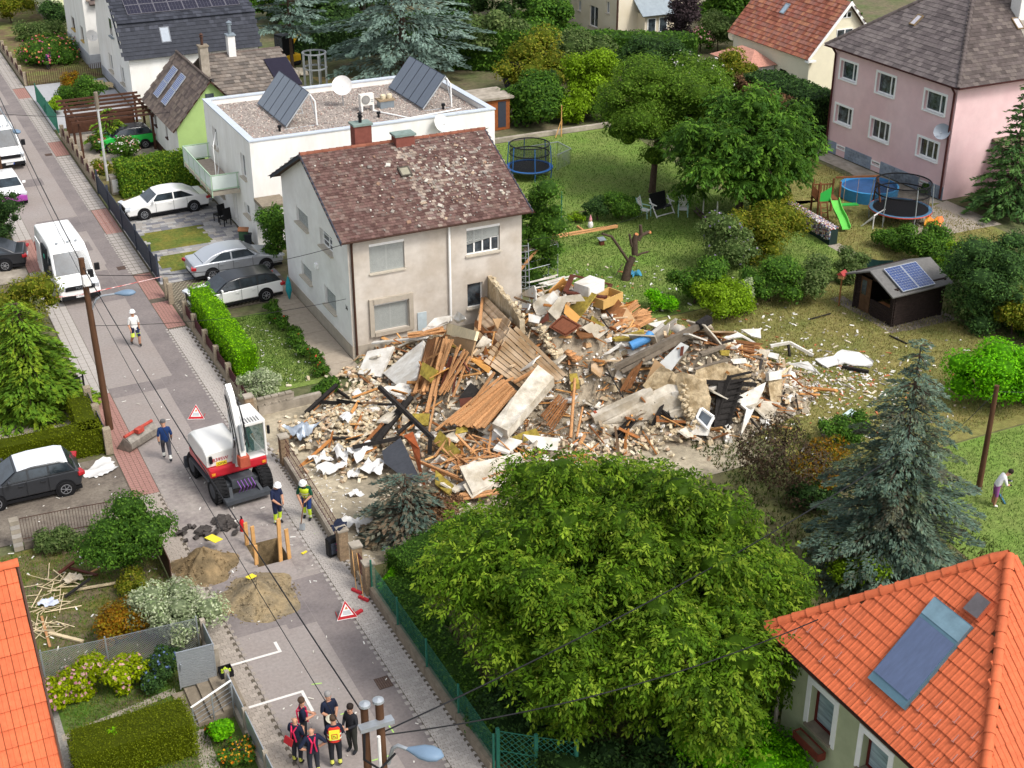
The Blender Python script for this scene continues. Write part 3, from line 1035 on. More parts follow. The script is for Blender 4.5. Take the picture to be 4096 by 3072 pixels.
tag(o,'white insulated pipe run along the front edge of the gravel roof','pipe')
for i,p in enumerate(((21.16,71.87,5.7),(27.04,72.03,5.7),(31.01,71.95,5.7),(26.85,77.68,5.7))):
 o=MB().lathe([(.07,0),(.07,.2),(.12,.22),(.12,.34),(.001,.36)],n=12).build('roof_vent',m_black,smooth=40)
 o.location=p
 tag(o,'small black roof vent '+('by the street end collectors','in the middle of the gravel by the front pipe','by the garden end collectors','behind the large white dish')[i],'vent')
# ---------------------------------------------------------------- lime green house with brown roof and wing
g=thing('green_house','small lime green gabled house with brown tiled roof and solar panels','house',(20.5,88.3,0),world=True)
m_lime=M('lime_render',srgb('a6c07a'),.9,.05,1.5,.1,40)
m_btile=M('brown_tile',(.5,.5,.5),.85,.2,5,.2,attr=True)
BR=[srgb(x) for x in ('665a54','6f6259','5b504b','75695f')]
gx0,gx1,gy0,gy1,gxr,gze,gzr=18.2,22.8,84.1,92.2,20.5,3.25,5.85
wl=Wall((gx0,gy1,0),(0,-1,0),gy1 - gy0,gze)
wl.holes=[wl.rect((18.2,90.57,2.62),(18.2,89.93,1.61)),wl.rect((18.2,87.45,2.49),(18.2,86.94,1.6))]
b=wl.put(MB())
b.build('side_wall',m_wr,g)
wf=Wall((gx0,gy0,0),(1,0,0),gx1 - gx0,gze)
b=wf.put(MB())
b.face((gx0,gy0,gze),(gx1,gy0,gze),(gxr,gy0,gzr - .05))
Wall((gx1,gy0,0),(0,1,0),gy1 - gy0,gze).put(b)
b.box(gx0,gx1,gy1 - .05,gy1,0,gze)
b.build('gable_wall',m_lime,g)
for r in wl.holes:
 window(g,wl,r,frame=M('brown_frame',srgb('50332a'),.6,.1),mull=(),sill=.08,sill_mat=m_brownpipe)
p,q=(20.17,84.1,4.97),(20.71,84.1,4.56)
r=wf.rect(p,q)
wf.bar(MB(),*r,.002,.04).build('gable_window',m_glass,g)
wl.bar(MB(),0,gy1 - gy0,0,.5,.002,.03).build('plinth',m_brownpipe,g)
gs=V((gxr - gx0+.35,0,gzr - gze+.35))
ro=MB()
ro.plate([(gx0 - .35,gy1+.1,gze - .35),(gx0 - .35,gy0 - .35,gze - .35),(gxr,gy0 - .35,gzr),(gxr,gy1+.1,gzr)],.08)
ro.plate([(gx1+.35,gy0 - .35,gze - .35),(gx1+.35,gy1+.1,gze - .35),(gxr,gy1+.1,gzr),(gxr,gy0 - .35,gzr)],.08)
ro=ro.build('roof',m_brownpipe,g)
tiles(ro,(gx0 - .35,gy1+.1,gze - .34),(0,-1,0),gs,gy1 - gy0+.45,gs.length,11,.33,m_btile,colf=pick(BR,.12),nobj=0)
tiles(ro,(gx1+.35,gy0 - .35,gze - .34),(0,1,0),(-gs.x,0,gs.z),gy1 - gy0+.45,gs.length,11,.33,m_btile,colf=pick(BR,.12),nobj=0,name='back_tile')
caps(g,(gxr,gy0 - .35,gzr),(gxr,gy1+.1,gzr),.1,M('ridge_brown',srgb('5f544e'),.9,.2,rnd=.15),22)
m_cell=M('pv_cell',srgb('34467a'),.2,.15,3,spec=.7)
m_cellf=M('pv_frame',srgb('b7bcc4'),.4,.05,metal=.4)
for y in (90.7,88.6):
 panel_array(g,V((gx0 - .35,y,gze - .35))+gs*.22,(0,-1,0),gs,1,2,1.15,1.12,.03,m_cell,m_cellf)
# wing behind with chimneys
ro=MB()
ro.plate([(22.2,83.5,2.6),(27.0,83.5,2.6),(27.5,91.8,5.45),(22.0,91.8,5.45)],.1)
ro.plate([(27.5,92.0,5.45),(27.5,97,3.2),(22.0,97,3.2),(22.0,92.0,5.45)],.1)
ro=ro.build('wing_roof',m_brownpipe,g)
BW=[srgb(x) for x in ('6a625b','756b62','5f5852','7d746b')]
tiles(ro,(22.0,83.5,2.62),(1,0,0),(0,8.3,2.85),5.4,8.75,22,.36,m_btile,colf=pick(BW,.16),name='wing_tile',lift=.05)
MB().box(22.8,27.0,83.9,96.5,0,2.75).build('wing_wall',m_render,g)
caps(g,(22.4,91.85,5.47),(27.5,91.85,5.47),.1,D.materials['ridge_brown'],14)
o=MB().obox((26.7,88.9,4.56),(1.6,3.4,.08),(R(19),0,0)).build('black_collector',M('black_collector',srgb('231f2c'),.4,.1),g)
chimney(g,21.4,21.95,89.4,89.95,3.5,6.6,m_conc,m_concd,pots=[(21.65,89.7,.09,.5,m_brownpipe)])
chimney(g,23.8,24.3,91.3,91.85,4.4,6.7,m_white,m_zinc,pots=[(24.05,91.6,.12,.6,m_zinc)])
# ---------------------------------------------------------------- white house with black gambrel roof
k=thing('black_roof_house','tall white house with glossy black tiled roof covered in solar panels','house',(24,106,0),world=True)
kx0,kx1,ky0,ky1=18.95,28.6,100.95,112.4
yk,zk,zke,zkr,ykr=101.85,5.95,3.72,8.6,106.7
m_bt=M('black_tile',(.5,.5,.5),.75,.15,5,.1,attr=True,spec=.2)
KB=[srgb(x) for x in ('34363d','3a3c44','2e3037','40424a')]
wl=Wall((kx0,ky1,0),(0,-1,0),ky1 - ky0,zke)
wl.holes=[wl.rect((18.95,108.74,2.47),(18.95,107.44,1.15)),wl.rect((18.95,104.62,2.4),(18.95,103.38,1.12))]
b=wl.put(MB())
b.face((kx0,ky1,zke),(kx0,ky0,zke),(kx0,yk+.1,zk),(kx0,ykr,zkr),(kx0,2*ykr - yk,zk))
Wall((kx0,ky0,0),(1,0,0),kx1 - kx0,zke).put(b)
b.box(kx1 - .05,kx1,ky0,ky1,0,zke)
b.build('wall',m_wr,k)
for r in wl.holes:
 window(k,wl,r,sill=.15,mull=(.5,))
r=wl.rect((18.95,106.52,5.62),(18.95,105.53,4.23))
o=wl.bar(MB(),*r,.002,.05).build('attic_window',m_upvc,k)
wl.bar(MB(),r[0]+.08,r[1] - .08,r[2]+.08,r[3] - .08,.05,.06).build('pane',m_glass,o)
wl.bar(MB(),r[0] - .1,r[1]+.1,r[2] - .1,r[2],.002,.2).build('sill',m_zinc,o)
wl.bar(MB(),0,ky1 - ky0,0,.75,.002,.04).build('plinth',M('grey_plinth',srgb('a9abb0'),.9,.1),k)
ro=MB()
low=[(kx0 - .35,100.62,3.6),(kx1+.1,100.62,3.6),(kx1+.1,yk,zk),(kx0 - .35,yk,zk)]
ro.plate(low,.08)
ro.plate([(kx0 - .35,yk - .1,zk+.02),(kx1+.1,yk - .1,zk+.02),(kx1+.1,ykr,zkr),(kx0 - .35,ykr,zkr)],.08)
ro.plate([(kx1+.1,2*ykr - yk,zk),(kx0 - .35,2*ykr - yk,zk),(kx0 - .35,ykr,zkr),(kx1+.1,ykr,zkr)],.08)
ro=ro.build('roof',m_dgrey,k)
s1,s2=V((0,yk - 100.62,zk - 3.6)),V((0,ykr - yk+.1,zkr - zk - .02))
tiles(ro,(kx0 - .35,100.62,3.61),(1,0,0),s1,kx1 - kx0+.45,s1.length,9,.34,m_bt,colf=pick(KB,.08),nobj=200,lift=.04)
tiles(ro,(kx0 - .35,yk - .14,zk+.03),(1,0,0),s2,kx1 - kx0+.45,s2.length,16,.34,m_bt,colf=pick(KB,.08),name='upper_tile',lift=.04)
for o in ro.children:
 if o.name.startswith('roof_tile') and not o.get('kind'):
  o.data.materials[0]=M('black_tile_piece',srgb('36383f'),.75,.12,5,rnd=.14,spec=.2)
  break
skylight(ro,(21.85,yk - .5,zk - .95),(1,0,0),s1,.72,1.15,M('sky_frame',srgb('6d7076'),.5,.05),M('sky_pane',srgb('7d8894'),.15,.1,spec=.7),.06)
panel_array(k,V((19.55,yk - .1,zk+.02))+s2*.14,(1,0,0),s2,8,4,1.02,1.0,.02,M('pv_black',srgb('181526'),.2,.2,3,spec=.7),M('pv_black_frame',srgb('6c6a70'),.4,.05),grid=(4,2))
MB().tube([(kx0 - .3,104.0,6.6),(kx0 - .25,103.0,5.2),(kx0 - .12,102.9,4.0)],.06,8).build('downpipe',m_dgrey,k)
t=thing('white_extension','white rendered house with brown roof beside the flower garden','house',(20.5,118,0),world=True)
wl=Wall((18.45,124,0),(0,-1,0),9.6,5.5)
wl.holes=[wl.rect((18.45,121.2,2.99),(18.45,119.67,1.94)),wl.rect((18.45,117.15,2.96),(18.45,116.05,1.77))]
b=wl.put(MB())
Wall((18.45,114.4,0),(1,0,0),6,5.5).put(b)
b.box(18.5,24.4,123.9,124,0,5.5)
b.build('wall',m_wr,t)
for r in wl.holes:
 window(t,wl,r,sill=.12,sill_mat=M('ochre_sill',srgb('b79a5a'),.8,.1),frame=m_brownpipe)
wl.bar(MB(),0,9.6,0,1.1,.002,.05).build('plinth',D.materials['grey_plinth'],t)
wf=Wall((18.45,114.4,0),(1,0,0),6,5.5)
wf.bar(MB(),0,6,0,1.1,.002,.05).build('front_plinth',D.materials['grey_plinth'],t)
ro=MB().plate([(18.9,113.9,5.1),(25,113.9,5.1),(25,119,8.5),(18.9,119,8.5)],.1).build('roof',m_brownpipe,t)
tiles(ro,(18.9,113.9,5.12),(1,0,0),(0,5.1,3.4),6.1,6.1,16,.35,m_btile,colf=pick(BR,.12))
dish('white dish on the white wall above the flower garden',(18.1,110.37,3.2),R(170),.45,m_white,.25)
t=thing('cream_cottage','pale yellow house wall at the far end of the flower gardens','house',(17.83,130.81,0),world=True)
wl=Wall((18.18,138.35,0),(0,-1,0),24,6)
MB().box(18.2,26,129,152,0,7).build('wall',M('pale_yellow',srgb('dcdcb4'),.9,.05,2),t)
MB().box(18.15,18.2,129,152,0,.6).build('plinth',m_concd,t)
MB().tube([(18.1,131,.1),(18.1,131,7)],.06,8).build('downpipe',m_brownpipe,t)
# ---------------------------------------------------------------- pink house
k=thing('pink_house','large two storey pink house with grey hipped roof and white framed windows','house',(64,65,0),world=True)
kx0,ky0,ky1,zt=57.95,59.2,70.5,7.0
kx1=70.5
m_pink=M('pink_render',srgb('e3c3c2'),.93,.04,1.5,.1,40,col2=srgb('dcb9b9'),sc2=.4)
wl=Wall((kx0,ky1,0),(0,-1,0),ky1 - ky0,zt)
wf=Wall((kx0,ky0,0),(1,0,0),kx1 - kx0,zt)
hs=[]
for a in ((57.95,69.64,6.06),(57.95,68.26,5.11)),((57.95,66.07,6.08),(57.95,64.63,5.05)),((57.95,61.7,6),(57.95,60.16,5.05)),((57.95,69.68,3.18),(57.95,68.28,2.23)),((57.95,66.15,3.16),(57.95,64.63,2.15)),((57.95,61.74,3.12),(57.95,60.23,2.2)):
 r=wl.rect(*a)
 hs.append((r[0] - .12,r[1]+.1,r[2] - .1,r[3]+.1))
for a in ((57.95,69.25,0.66),(57.95,68.51,0.51)),((57.95,65.74,0.6),(57.95,65.01,0.42)),((57.95,61.29,0.62),(57.95,60.6,0.53)):
 r=wl.rect(*a)
 hs.append((r[0],r[1],max(.2,r[2]),max(.6,r[3])))
wl.holes=hs
b=wl.put(MB(),.2)
wf.put(b)
b.box(kx1 - .05,kx1,ky0,ky1,0,zt).box(kx0,kx1,ky1 - .02,ky1,0,zt)
b.build('wall',m_pink,k)
for i,r in enumerate(hs):
 if i < 6:
  window(k,wl,r,mull=(.68,) if i not in (4,5) else (.36,.68),depth=.18,sill=.1,surround=.14,fw=.07,sill_mat=m_upvc,glass=M('curtain_glass',srgb('59636a'),.15,.5,3.5,spec=.7,col2=srgb('272c31'),sc2=2.2) if i < 4 else None)
 else:
  window(k,wl,r,mull=(),sill=0,surround=.08,depth=.1,name='cellar_window')
ul=sorted(hs[6:],key=lambda r: r[0])
b=MB()
edges=[0]+[x for r in ul for x in (r[0] - .09,r[1]+.09)]+[ky1 - ky0]
for i in range(0,len(edges),2):
 wl.bar(b,edges[i],edges[i+1],0,.8,.002,.03)
b.build('plinth',M('blue_grey_plinth',srgb('8b95a3'),.9,.08,5),k)
st=M('plinth_stone',srgb('8c95a0'),.9,.15,6,.4,rnd=.25)
me=MB().obox((0,0,0),(.5,.07,.17),Matrix.Identity(3),.93).mesh('stone',st)
n=0
for j in range(4):
 u=2.2+(j % 2)*.26
 while u < ky1 - ky0 - .3:
  if not any(r[0] - .4 < u < r[1]+.4 for r in ul):
   p=wl.at(u,.12+j*.19,.035)
   link('stone',me,k,p,(0,0,R(-90)+random.uniform(-.02,.02)))
  u+=.53
wl.bar(MB(),-.0,.06,0,zt - .1,.03,.12)
for x,y in ((kx0 - .12,ky1 - .25),(kx0 - .12,ky0+.12)):
 MB().tube([(x - .3,y,zt - .1),(x,y,zt - .5),(x,y,.1)],.07,10).build('downpipe',M('dark_red_pipe',srgb('4d2a28'),.6,.1),k,smooth=40)
ov,tn=.45,.8
ex0,ex1,ey0,ey1=kx0 - ov,kx1+ov,ky0 - ov,ky1+ov
hw=(ey1 - ey0)/2
za=zt - .05
ap0,ap1=V((ex0+hw,(ey0+ey1)/2,za+hw*tn)),V((ex1 - hw,(ey0+ey1)/2,za+hw*tn))
ro=MB()
ro.add([(ex0,ey0,za),(ex1,ey0,za),(ex1,ey1,za),(ex0,ey1,za),ap0,ap1],[(3,0,4),(0,1,5,4),(1,2,5),(2,3,4,5),(0,3,2,1)])
ro=ro.build('roof',M('roof_felt',srgb('5a5250'),.95,.2),k)
m_gt=M('grey_shingle',(.5,.5,.5),.9,.18,5,.3,attr=True)
GT=[srgb(x) for x in ('655c5b','6d6462','5b5352','746b68')]
sl=V((hw,0,hw*tn))
SL=sl.length
tiles(ro,(ex0,ey1,za+.01),(0,-1,0),sl,2*hw,SL,26,.4,m_gt,colf=pick(GT,.1),clip=lambda u,s: min(u,2*hw - u) > s/SL*hw+.02,name='hip_shingle')
GD=[srgb(x) for x in ('554c49','5c5350','4e4643','635a55')]
tiles(ro,(ex0,ey0,za+.01),(1,0,0),(0,hw,hw*tn),ex1 - ex0,SL,30,.4,m_gt,colf=pick(GD,.16),clip=lambda u,s: min(u,ex1 - ex0 - u) > s/SL*hw+.02,name='front_shingle')
caps(k,(ex0,ey0,za),ap0,.13,M('hip_cap',srgb('5c5350'),.9,.2,rnd=.1),30)
caps(k,(ex0,ey1,za),ap0,.13,D.materials['hip_cap'],30)
b=gutter(MB(),(ex0 - .07,ey1,za),(ex0 - .07,ey0,za),.08)
gutter(b,(ex0,ey0 - .07,za),(ex1,ey0 - .07,za),.08)
b.build('gutter',D.materials['dark_red_pipe'],k)
zp=lambda x: za+(x - ex0)*tn
skylight(ro,(ex0+2.75,65.9,zp(ex0+2.75)+.03),(0,-1,0),sl,.5,.85,M('rusty',srgb('7d6a50'),.8,.2),M('sky_stripe',srgb('b9b6bd'),.3,.2,9))
skylight(ro,(64.4,ey0+3.0,za+3.0*tn+.03),(1,0,0),(0,1,tn),.55,.85,D.materials['rusty'],D.materials['sky_stripe'])
chimney(k,64.6,65.5,61.9,62.7,8.6,13.5,m_white,m_zinc)
b=MB()
x_=64.6
b.plate([(63.9,ey0+.3,za+.3*tn+.06),(64.7,ey0+.3,za+.3*tn+.06),(65.2,ey0+3.6,za+3.6*tn+.06),(64.6,ey0+3.6,za+3.6*tn+.06)],.03)
b.build('moss_strip',M('pale_moss',srgb('8d867c'),.95,.3,8),ro)
# porch of the pink house
MB().box(61.5,65,56.4,59.18,0,2.6).build('porch',m_pink,k)
MB().plate([(61.2,56.1,2.55),(65.3,56.1,2.55),(65.3,59.18,3.4),(61.2,59.18,3.4)],.1).build('porch_roof',M('mossy_roof',srgb('6b5f50'),.95,.3,5),k)
MB().box(61.8,62.9,56.36,56.4,.1,2.2).build('porch_door',m_dgrey,k)
o=dish('grey dish on the pink wall above the lower right window',(57.7,59.71,3.77),R(235),.48,M('dish_grey',srgb('8e959e'),.5,.05),.35)
# ---------------------------------------------------------------- cream house with red roof
k=thing('cream_house','cream gabled house with red tiled roof and white verges','house',(66.2,84,0),world=True)
m_cream=M('cream_render',srgb('e6dfc4'),.92,.04,1.4,.1,40)
cx0,cx1,cy0,cy1,cze,cxr,czr=63.2,69.2,79.6,89.2,4.0,66.2,7.35
b=MB()
Wall((cx0,cy1,0),(0,-1,0),cy1 - cy0,cze).put(b)
wf=Wall((cx0,cy0,0),(1,0,0),cx1 - cx0,cze)
wf.put(b)
b.face((cx0,cy0,cze),(cx1,cy0,cze),(cxr,cy0,czr - .1))
b.box(cx1 - .05,cx1,cy0,cy1,0,cze).box(cx0,cx1,cy1 - .02,cy1,0,cze)
b.build('wall',m_cream,k)
for a,nm in (((65.39,79.6,5.43),(66.83,79.6,4.5)),'gable_window'),(((65.75,79.6,6.64),(66.54,79.6,6.19)),'attic_light'):
 r=wf.rect(*a)
 o=wf.bar(MB(),*r,.002,.04).build(nm,m_upvc,k)
 for i in range(2):
  w_=(r[1] - r[0])/2
  wf.bar(MB(),r[0]+w_*i+.05,r[0]+w_*(i+1) - .05,r[2]+.06,r[3] - .06,.04,.05).build('pane',m_glass,o)
cs=V((cxr - cx0+.4,0,(czr - cze)*(cxr - cx0+.4)/(cxr - cx0)))
e0=cze - .4*(czr - cze)/(cxr - cx0)
ro=MB()
ro.plate([(cx0 - .4,cy1+.3,e0),(cx0 - .4,cy0 - .35,e0),(cxr,cy0 - .35,czr),(cxr,cy1+.3,czr)],.1)
ro.plate([(cx1+.4,cy0 - .35,e0),(cx1+.4,cy1+.3,e0),(cxr,cy1+.3,czr),(cxr,cy0 - .35,czr)],.1)
ro=ro.build('roof',m_brownpipe,k)
m_rt=M('red_tile',(.5,.5,.5),.85,.15,5,.2,attr=True)
RT=[srgb(x) for x in ('94594a','a0654f','87503f','a87257','9b6a5c','8f6154')]
tiles(ro,(cx0 - .4,cy1+.3,e0+.01),(0,-1,0),cs,cy1 - cy0+.65,cs.length,15,.3,m_rt,colf=pick(RT,.12),lift=.04,stag=False)
tiles(ro,(cx1+.4,cy0 - .35,e0+.01),(0,1,0),(-cs.x,0,cs.z),cy1 - cy0+.65,cs.length,15,.3,m_rt,colf=pick(RT,.12),name='back_tile')
b=MB()
for sx in (-1,1):
 x0=cxr+sx*(cxr - cx0+.42)
 MB().plate([(x0,cy0 - .4,e0 - .18),(x0,cy0 - .4,e0+.08),(cxr,cy0 - .4,czr+.1),(cxr,cy0 - .4,czr - .2)][::sx],.06).build('verge_board',m_upvc,k)
b.box(cx0 - .45,cx0+.3,cy0 - .4,cy0 - .02,e0 - .2,e0 - .08)
b.build('eave_return',m_upvc,k)
skylight(ro,V((cx0 - .4,85.2,e0))+cs*.62,(0,-1,0),cs,.55,.9,glass=M('pale_sky_pane',srgb('9fb0bd'),.2,.1))
dish('white dish on the far corner of the cream house',(64.22,90.6,2.6),R(230),.42,M('cream_dish',srgb('dccfb4'),.5,.05),.3)
t=thing('annex','white annex with a faded pink hipped roof behind the cream house','annex',(61.8,86,0),world=True)
MB().box(60.9,63.1,83.6,88.2,0,2.3).build('wall',m_white,t)
MB().add([(60.6,83.3,2.3),(63.2,83.3,2.3),(63.2,88.5,2.3),(60.6,88.5,2.3),(62.4,85.2,3.1),(62.4,86.9,3.1)],[(0,1,4),(1,2,5,4),(2,3,5),(3,0,4,5),(3,2,1,0)]).build('roof',M('faded_tile',srgb('b58372'),.9,.2,6,.3),t)
for i in range(3):
 MB().box(62.2+i*.5,63.1+i*.3,80.4+i*.9,81.2+i*.9,.2,1.2+i*.45).build('step_wall',m_white,t)
# ---------------------------------------------------------------- large cream house at the top
k=thing('far_house','long cream house with a zinc roofed bay half hidden by shrubs','house',(66,108,0),world=True)
m_cream2=M('cream_render_old',srgb('ddd2bc'),.93,.07,1.,.1,40,col2=srgb('cbbfa6'),sc2=.5)
wl=Wall((60.9,114.5,0),(0,-1,0),11.5,7)
wf=Wall((60.9,103,0),(1,0,0),10,7)
wl.holes=[wl.rect((60.9,110.23,2.45),(60.9,109.6,1.54)),wl.rect((60.9,108.09,2.43),(60.9,106.53,0.65)),wl.rect((60.9,105.15,3.26),(60.9,104.55,2.28))]
wf.holes=[wf.rect((67.11,103,2.9),(68.01,103,1.01)),wf.rect((61.13,103,0.93),(62.23,103,-0.33))]
b=wl.put(MB())
wf.put(b)
b.box(70.85,70.9,103,114,0,7)
b.build('wall',m_cream2,k)
for r in wl.holes+wf.holes:
 window(k,wl if r in wl.holes else wf,r,mull=(.5,),sill=.08)
p,q=(62.82,101.8,2.52),(65.04,101.8,0.34)
by=MB().box(p[0],q[0]+.4,101.8,103,0,p[2]).build('bay',m_cream2,k)
for i in range(2):
 x0=p[0]+.25+i*1.15
 o=MB().box(x0,x0+.85,101.74,101.82,q[2]+.6,p[2] - .3).build('bay_window',m_upvc,k)
 MB().box(x0+.09,x0+.76,101.72,101.76,q[2]+.68,p[2] - .38).build('pane',m_glass,o)
MB().plate([(p[0] - .5,101.3,p[2]),(q[0]+.8,101.3,p[2]),(q[0]+.8,103,p[2]+1.2),(p[0] - .5,103,p[2]+1.2)],.1).build('bay_roof',m_zinc,k)
MB().tube([(60.8,103.05,.2),(60.8,103.05,6.8)],.07,8).build('downpipe',m_brownpipe,k)
# ---------------------------------------------------------------- orange roofed house, near right
k=thing('orange_roof_house','pale green house with a steep orange tiled pyramid roof in the near corner','house',(23.5,20,0),world=True)
ox0,oy0,oy1,oze=19.4,15.9,23.9,5.0
hw=(oy1 - oy0)/2
oap=V((ox0+hw,oy0+hw,oze+hw*.88))
m_grn=M('green_render',srgb('b3b795'),.93,.08,1.2,.15,40,col2=srgb('a3a888'),sc2=.7)
wl=Wall((ox0+.45,oy1 - .45,0),(0,-1,0),2*hw - .9,oze - .05)
wl.holes=[wl.rect((19.85,22.35,4.04),(19.85,21.4,2.74)),wl.rect((19.85,20.24,4.04),(19.85,19.28,2.9))]
b=wl.put(MB(),.2)
b.box(ox0+.45,ox0+2*hw - .45,oy1 - .46,oy1 - .45,0,oze)
b.build('wall',m_grn,k)
m_redf=M('maroon_frame',srgb('5a2320'),.5,.1)
m_strip=M('striped_curtain',srgb('b7c7cc'),.6,.25,6,stretch=(.2,.2,3),spec=.4)
for r in wl.holes:
 window(k,wl,r,mull=(),frame=m_redf,depth=.2,sill=.1,surround=.17,fw=.08,sill_mat=m_concd,glass=M('curtain_pane',srgb('8fa0a6'),.15,.5,2.5,stretch=(.2,.2,3),spec=.7))
r=wl.holes[0]
t=thing('flower_box','terracotta flower box with dry soil on the sill of the near house','flower box',wl.at((r[0]+r[1])/2,r[2] - .42,.28),R(-90))
b=MB().box(-.55,.55,-.13,.13,0,.03)
for x0,x1,y0,y1 in ((-.55,.55,-.13,-.1),(-.55,.55,.1,.13),(-.55,-.52,-.1,.1),(.52,.55,-.1,.1)):
 b.box(x0,x1,y0,y1,.03,.25)
b.build('trough',M('terracotta_dark',srgb('6b3428'),.8,.2,8),t,bevel=.008)
MB().box(-.52,.52,-.1,.1,.03,.2).build('earth',m_soil,t)
ro=MB().add([(ox0,oy0,oze),(ox0+2*hw,oy0,oze),(ox0+2*hw,oy1,oze),(ox0,oy1,oze),oap],[(3,0,4),(0,1,4),(1,2,4),(2,3,4),(0,3,2,1)]).build('roof',M('roof_under',srgb('6b4a36'),.9,.2),k)
m_or=M('orange_tile',srgb('cb6842'),.75,.12,6,.1,40,rnd=.07,col2=srgb('b85f3f'),sc2=.8,mix2=1.2)
sl=V((hw,0,hw*.88))
SL=sl.length
prof=[(0,0),(.06,.02),(.16,.017),(.22,.003),(.5,.004),(.56,.016),(.66,.014),(.72,.003),(1,0)]
tiles(ro,(ox0 - .05,oy1,oze - .02),(0,-1,0),sl,2*hw,SL,15,.3,m_or,clip=lambda u,s: min(u,2*hw - u) > s/SL*hw - .05,lift=.04,nobj=300,prof=prof,stag=False,rank=lambda p: abs(p.y - 19.8)+.2*p.x)
tiles(ro,(ox0,oy0 - .05,oze - .02),(1,0,0),(0,hw,hw*.88),2*hw,SL,15,.3,m_or,clip=lambda u,s: min(u,2*hw - u) > s/SL*hw - .05,prof=prof,stag=False,name='near_tile')
tiles(ro,(ox0+2*hw,oy1,oze - .02),(-1,0,0),(0,-hw,hw*.88),2*hw,SL,15,.3,m_or,clip=lambda u,s: min(u,2*hw - u) > s/SL*hw - .05,stag=False,name='far_tile')
up=V((0,0,.03))
caps(k,V((ox0,oy1,oze))+up,oap+up,.13,m_or,16)
caps(k,V((ox0,oy0,oze))+up,oap+up,.13,m_or,16)
b=gutter(MB(),(ox0 - .1,oy1+.05,oze - .02),(ox0 - .1,oy0,oze - .02),.08)
b.box(ox0 - .02,ox0+.02,oy0,oy1,oze - .22,oze - .03)
b.build('gutter',m_brownpipe,k)
MB().box(ox0,ox0+.5,oy0,oy1,oze - .14,oze - .1).build('soffit',m_brownpipe,k)
MB().tube([(ox0+.35,oy1 - .35,oze - .1),(ox0+.35,oy1 - .35,.1)],.06,8).build('downpipe',m_conc,k)
# snow hooks on the lower rows
hk=MB().box(-.012,.012,-.16,.05,.045,.055).box(-.035,.035,-.175,-.16,.03,.085).mesh('snow_hook',M('hook_metal',srgb('c48a7c'),.5,.1,metal=.3))
N_=V((0,-1,0)).cross(sl.normalized())
N_=N_ if N_.z > 0 else -N_
mt=Matrix((V((0,-1,0)),sl.normalized(),N_)).transposed().to_4x4()
for j in range(1,5):
 for i in range(13):
  u=.55+i*.6+(j % 2)*.3
  if min(u,2*hw - u) > (j*SL/15)/SL*hw+.25 and not (j > 1 and 2.6 < u < 4.9):
   o=link('snow_hook',hk,ro)
   o.matrix_basis=Matrix.Translation(V((ox0 - .05,oy1 - u,oze - .02))+sl.normalized()*(j+.35)*SL/15) @ mt
# solar collector and roof hatch on the slope
def onslope(p):
 """p lies on the sight line; slide it on to the tiled plane z = oze + (x-ox0)*.88"""
 c=V((0,0,27.5))
 d=V(p) - c
 t=(oze - ox0*.88 - c.z)/(d.z - .88*d.x)
 return c+d*t
q4=[onslope(p) for p in ((20.44,20.9,5),(20.45,19.56,5),(24.34,21.37,5),(24.37,22.84,5))]
o=MB().plate([p+N_*.16 for p in q4],.14).build('solar_collector',M('collector_frame',srgb('5d7a86'),.4,.1,metal=.4),k)
lerp=lambda a,b_,t: a+(b_ - a)*t
lo=[lerp(q4[0],q4[3],.07),lerp(q4[1],q4[2],.07),lerp(q4[1],q4[2],.78),lerp(q4[0],q4[3],.78)]
lo=[lerp(p,(lo[0]+lo[1]+lo[2]+lo[3])/4,.05) for p in lo]
MB().plate([p+N_*.185 for p in lo],.03).build('glass',M('collector_blue',srgb('525f7c'),.15,.12,2.5,spec=.8,stretch=(1,4,1)),o)
hi=[lerp(q4[0],q4[3],.8),lerp(q4[1],q4[2],.8),lerp(q4[1],q4[2],.99),lerp(q4[0],q4[3],.99)]
MB().plate([p+N_*.175 for p in hi],.02).build('header_sheet',M('header',srgb('7f9aa5'),.35,.15,3,metal=.4),o)
q4=[onslope(p) for p in ((24.63,22.06,5),(24.63,21.48,5),(25.58,21.92,5),(25.62,22.5,5))]
o=MB().plate([p+N_*.18 for p in q4],.16).build('roof_hatch',M('hatch_frame',srgb('a4543a'),.6,.1),k)
cc=(q4[0]+q4[1]+q4[2]+q4[3])/4
MB().plate([lerp(p,cc,.1)+N_*.2 for p in q4],.03).build('pane',M('hatch_glass',srgb('5c5657'),.2,.25,3,spec=.7),o)
# ---------------------------------------------------------------- orange roof, near left
k=thing('left_roof_house','steep orange tiled roof edge of the house in the lower left corner','house',(-1.5,31,0),world=True)
zr,yr=7.0,32.65
ro=MB().plate([(-5,27.6,1.8),(1.55,27.6,1.8),(1.62,yr,zr),(-5,yr,zr)],.12)
ro.plate([(1.62,37.5,1.8),(-5,37.5,1.8),(-5,yr,zr),(1.62,yr,zr)],.12)
ro=ro.build('roof',D.materials['roof_under'],k)
S_=V((0,yr - 27.6,zr - 1.8))
tiles(ro,(-5.02,27.6,1.83),(1,0,0),S_,6.6,S_.length,16,.3,m_or,prof=prof,stag=False,lift=.05,nobj=300,rank=lambda p: -p.x - .3*p.z)
MB().box(-5,1.1,28.2,37,0,3.2).build('wall',m_render,k)
b=MB().plate([(1.6,27.5,1.66),(1.6,27.5,1.9),(1.67,yr,zr+.12),(1.67,yr,zr - .16)],-.05)
b.build('verge_board',m_brownpipe,k)
caps(k,(1.64,yr,zr+.04),(-5,yr,zr+.04),.13,m_or,16)
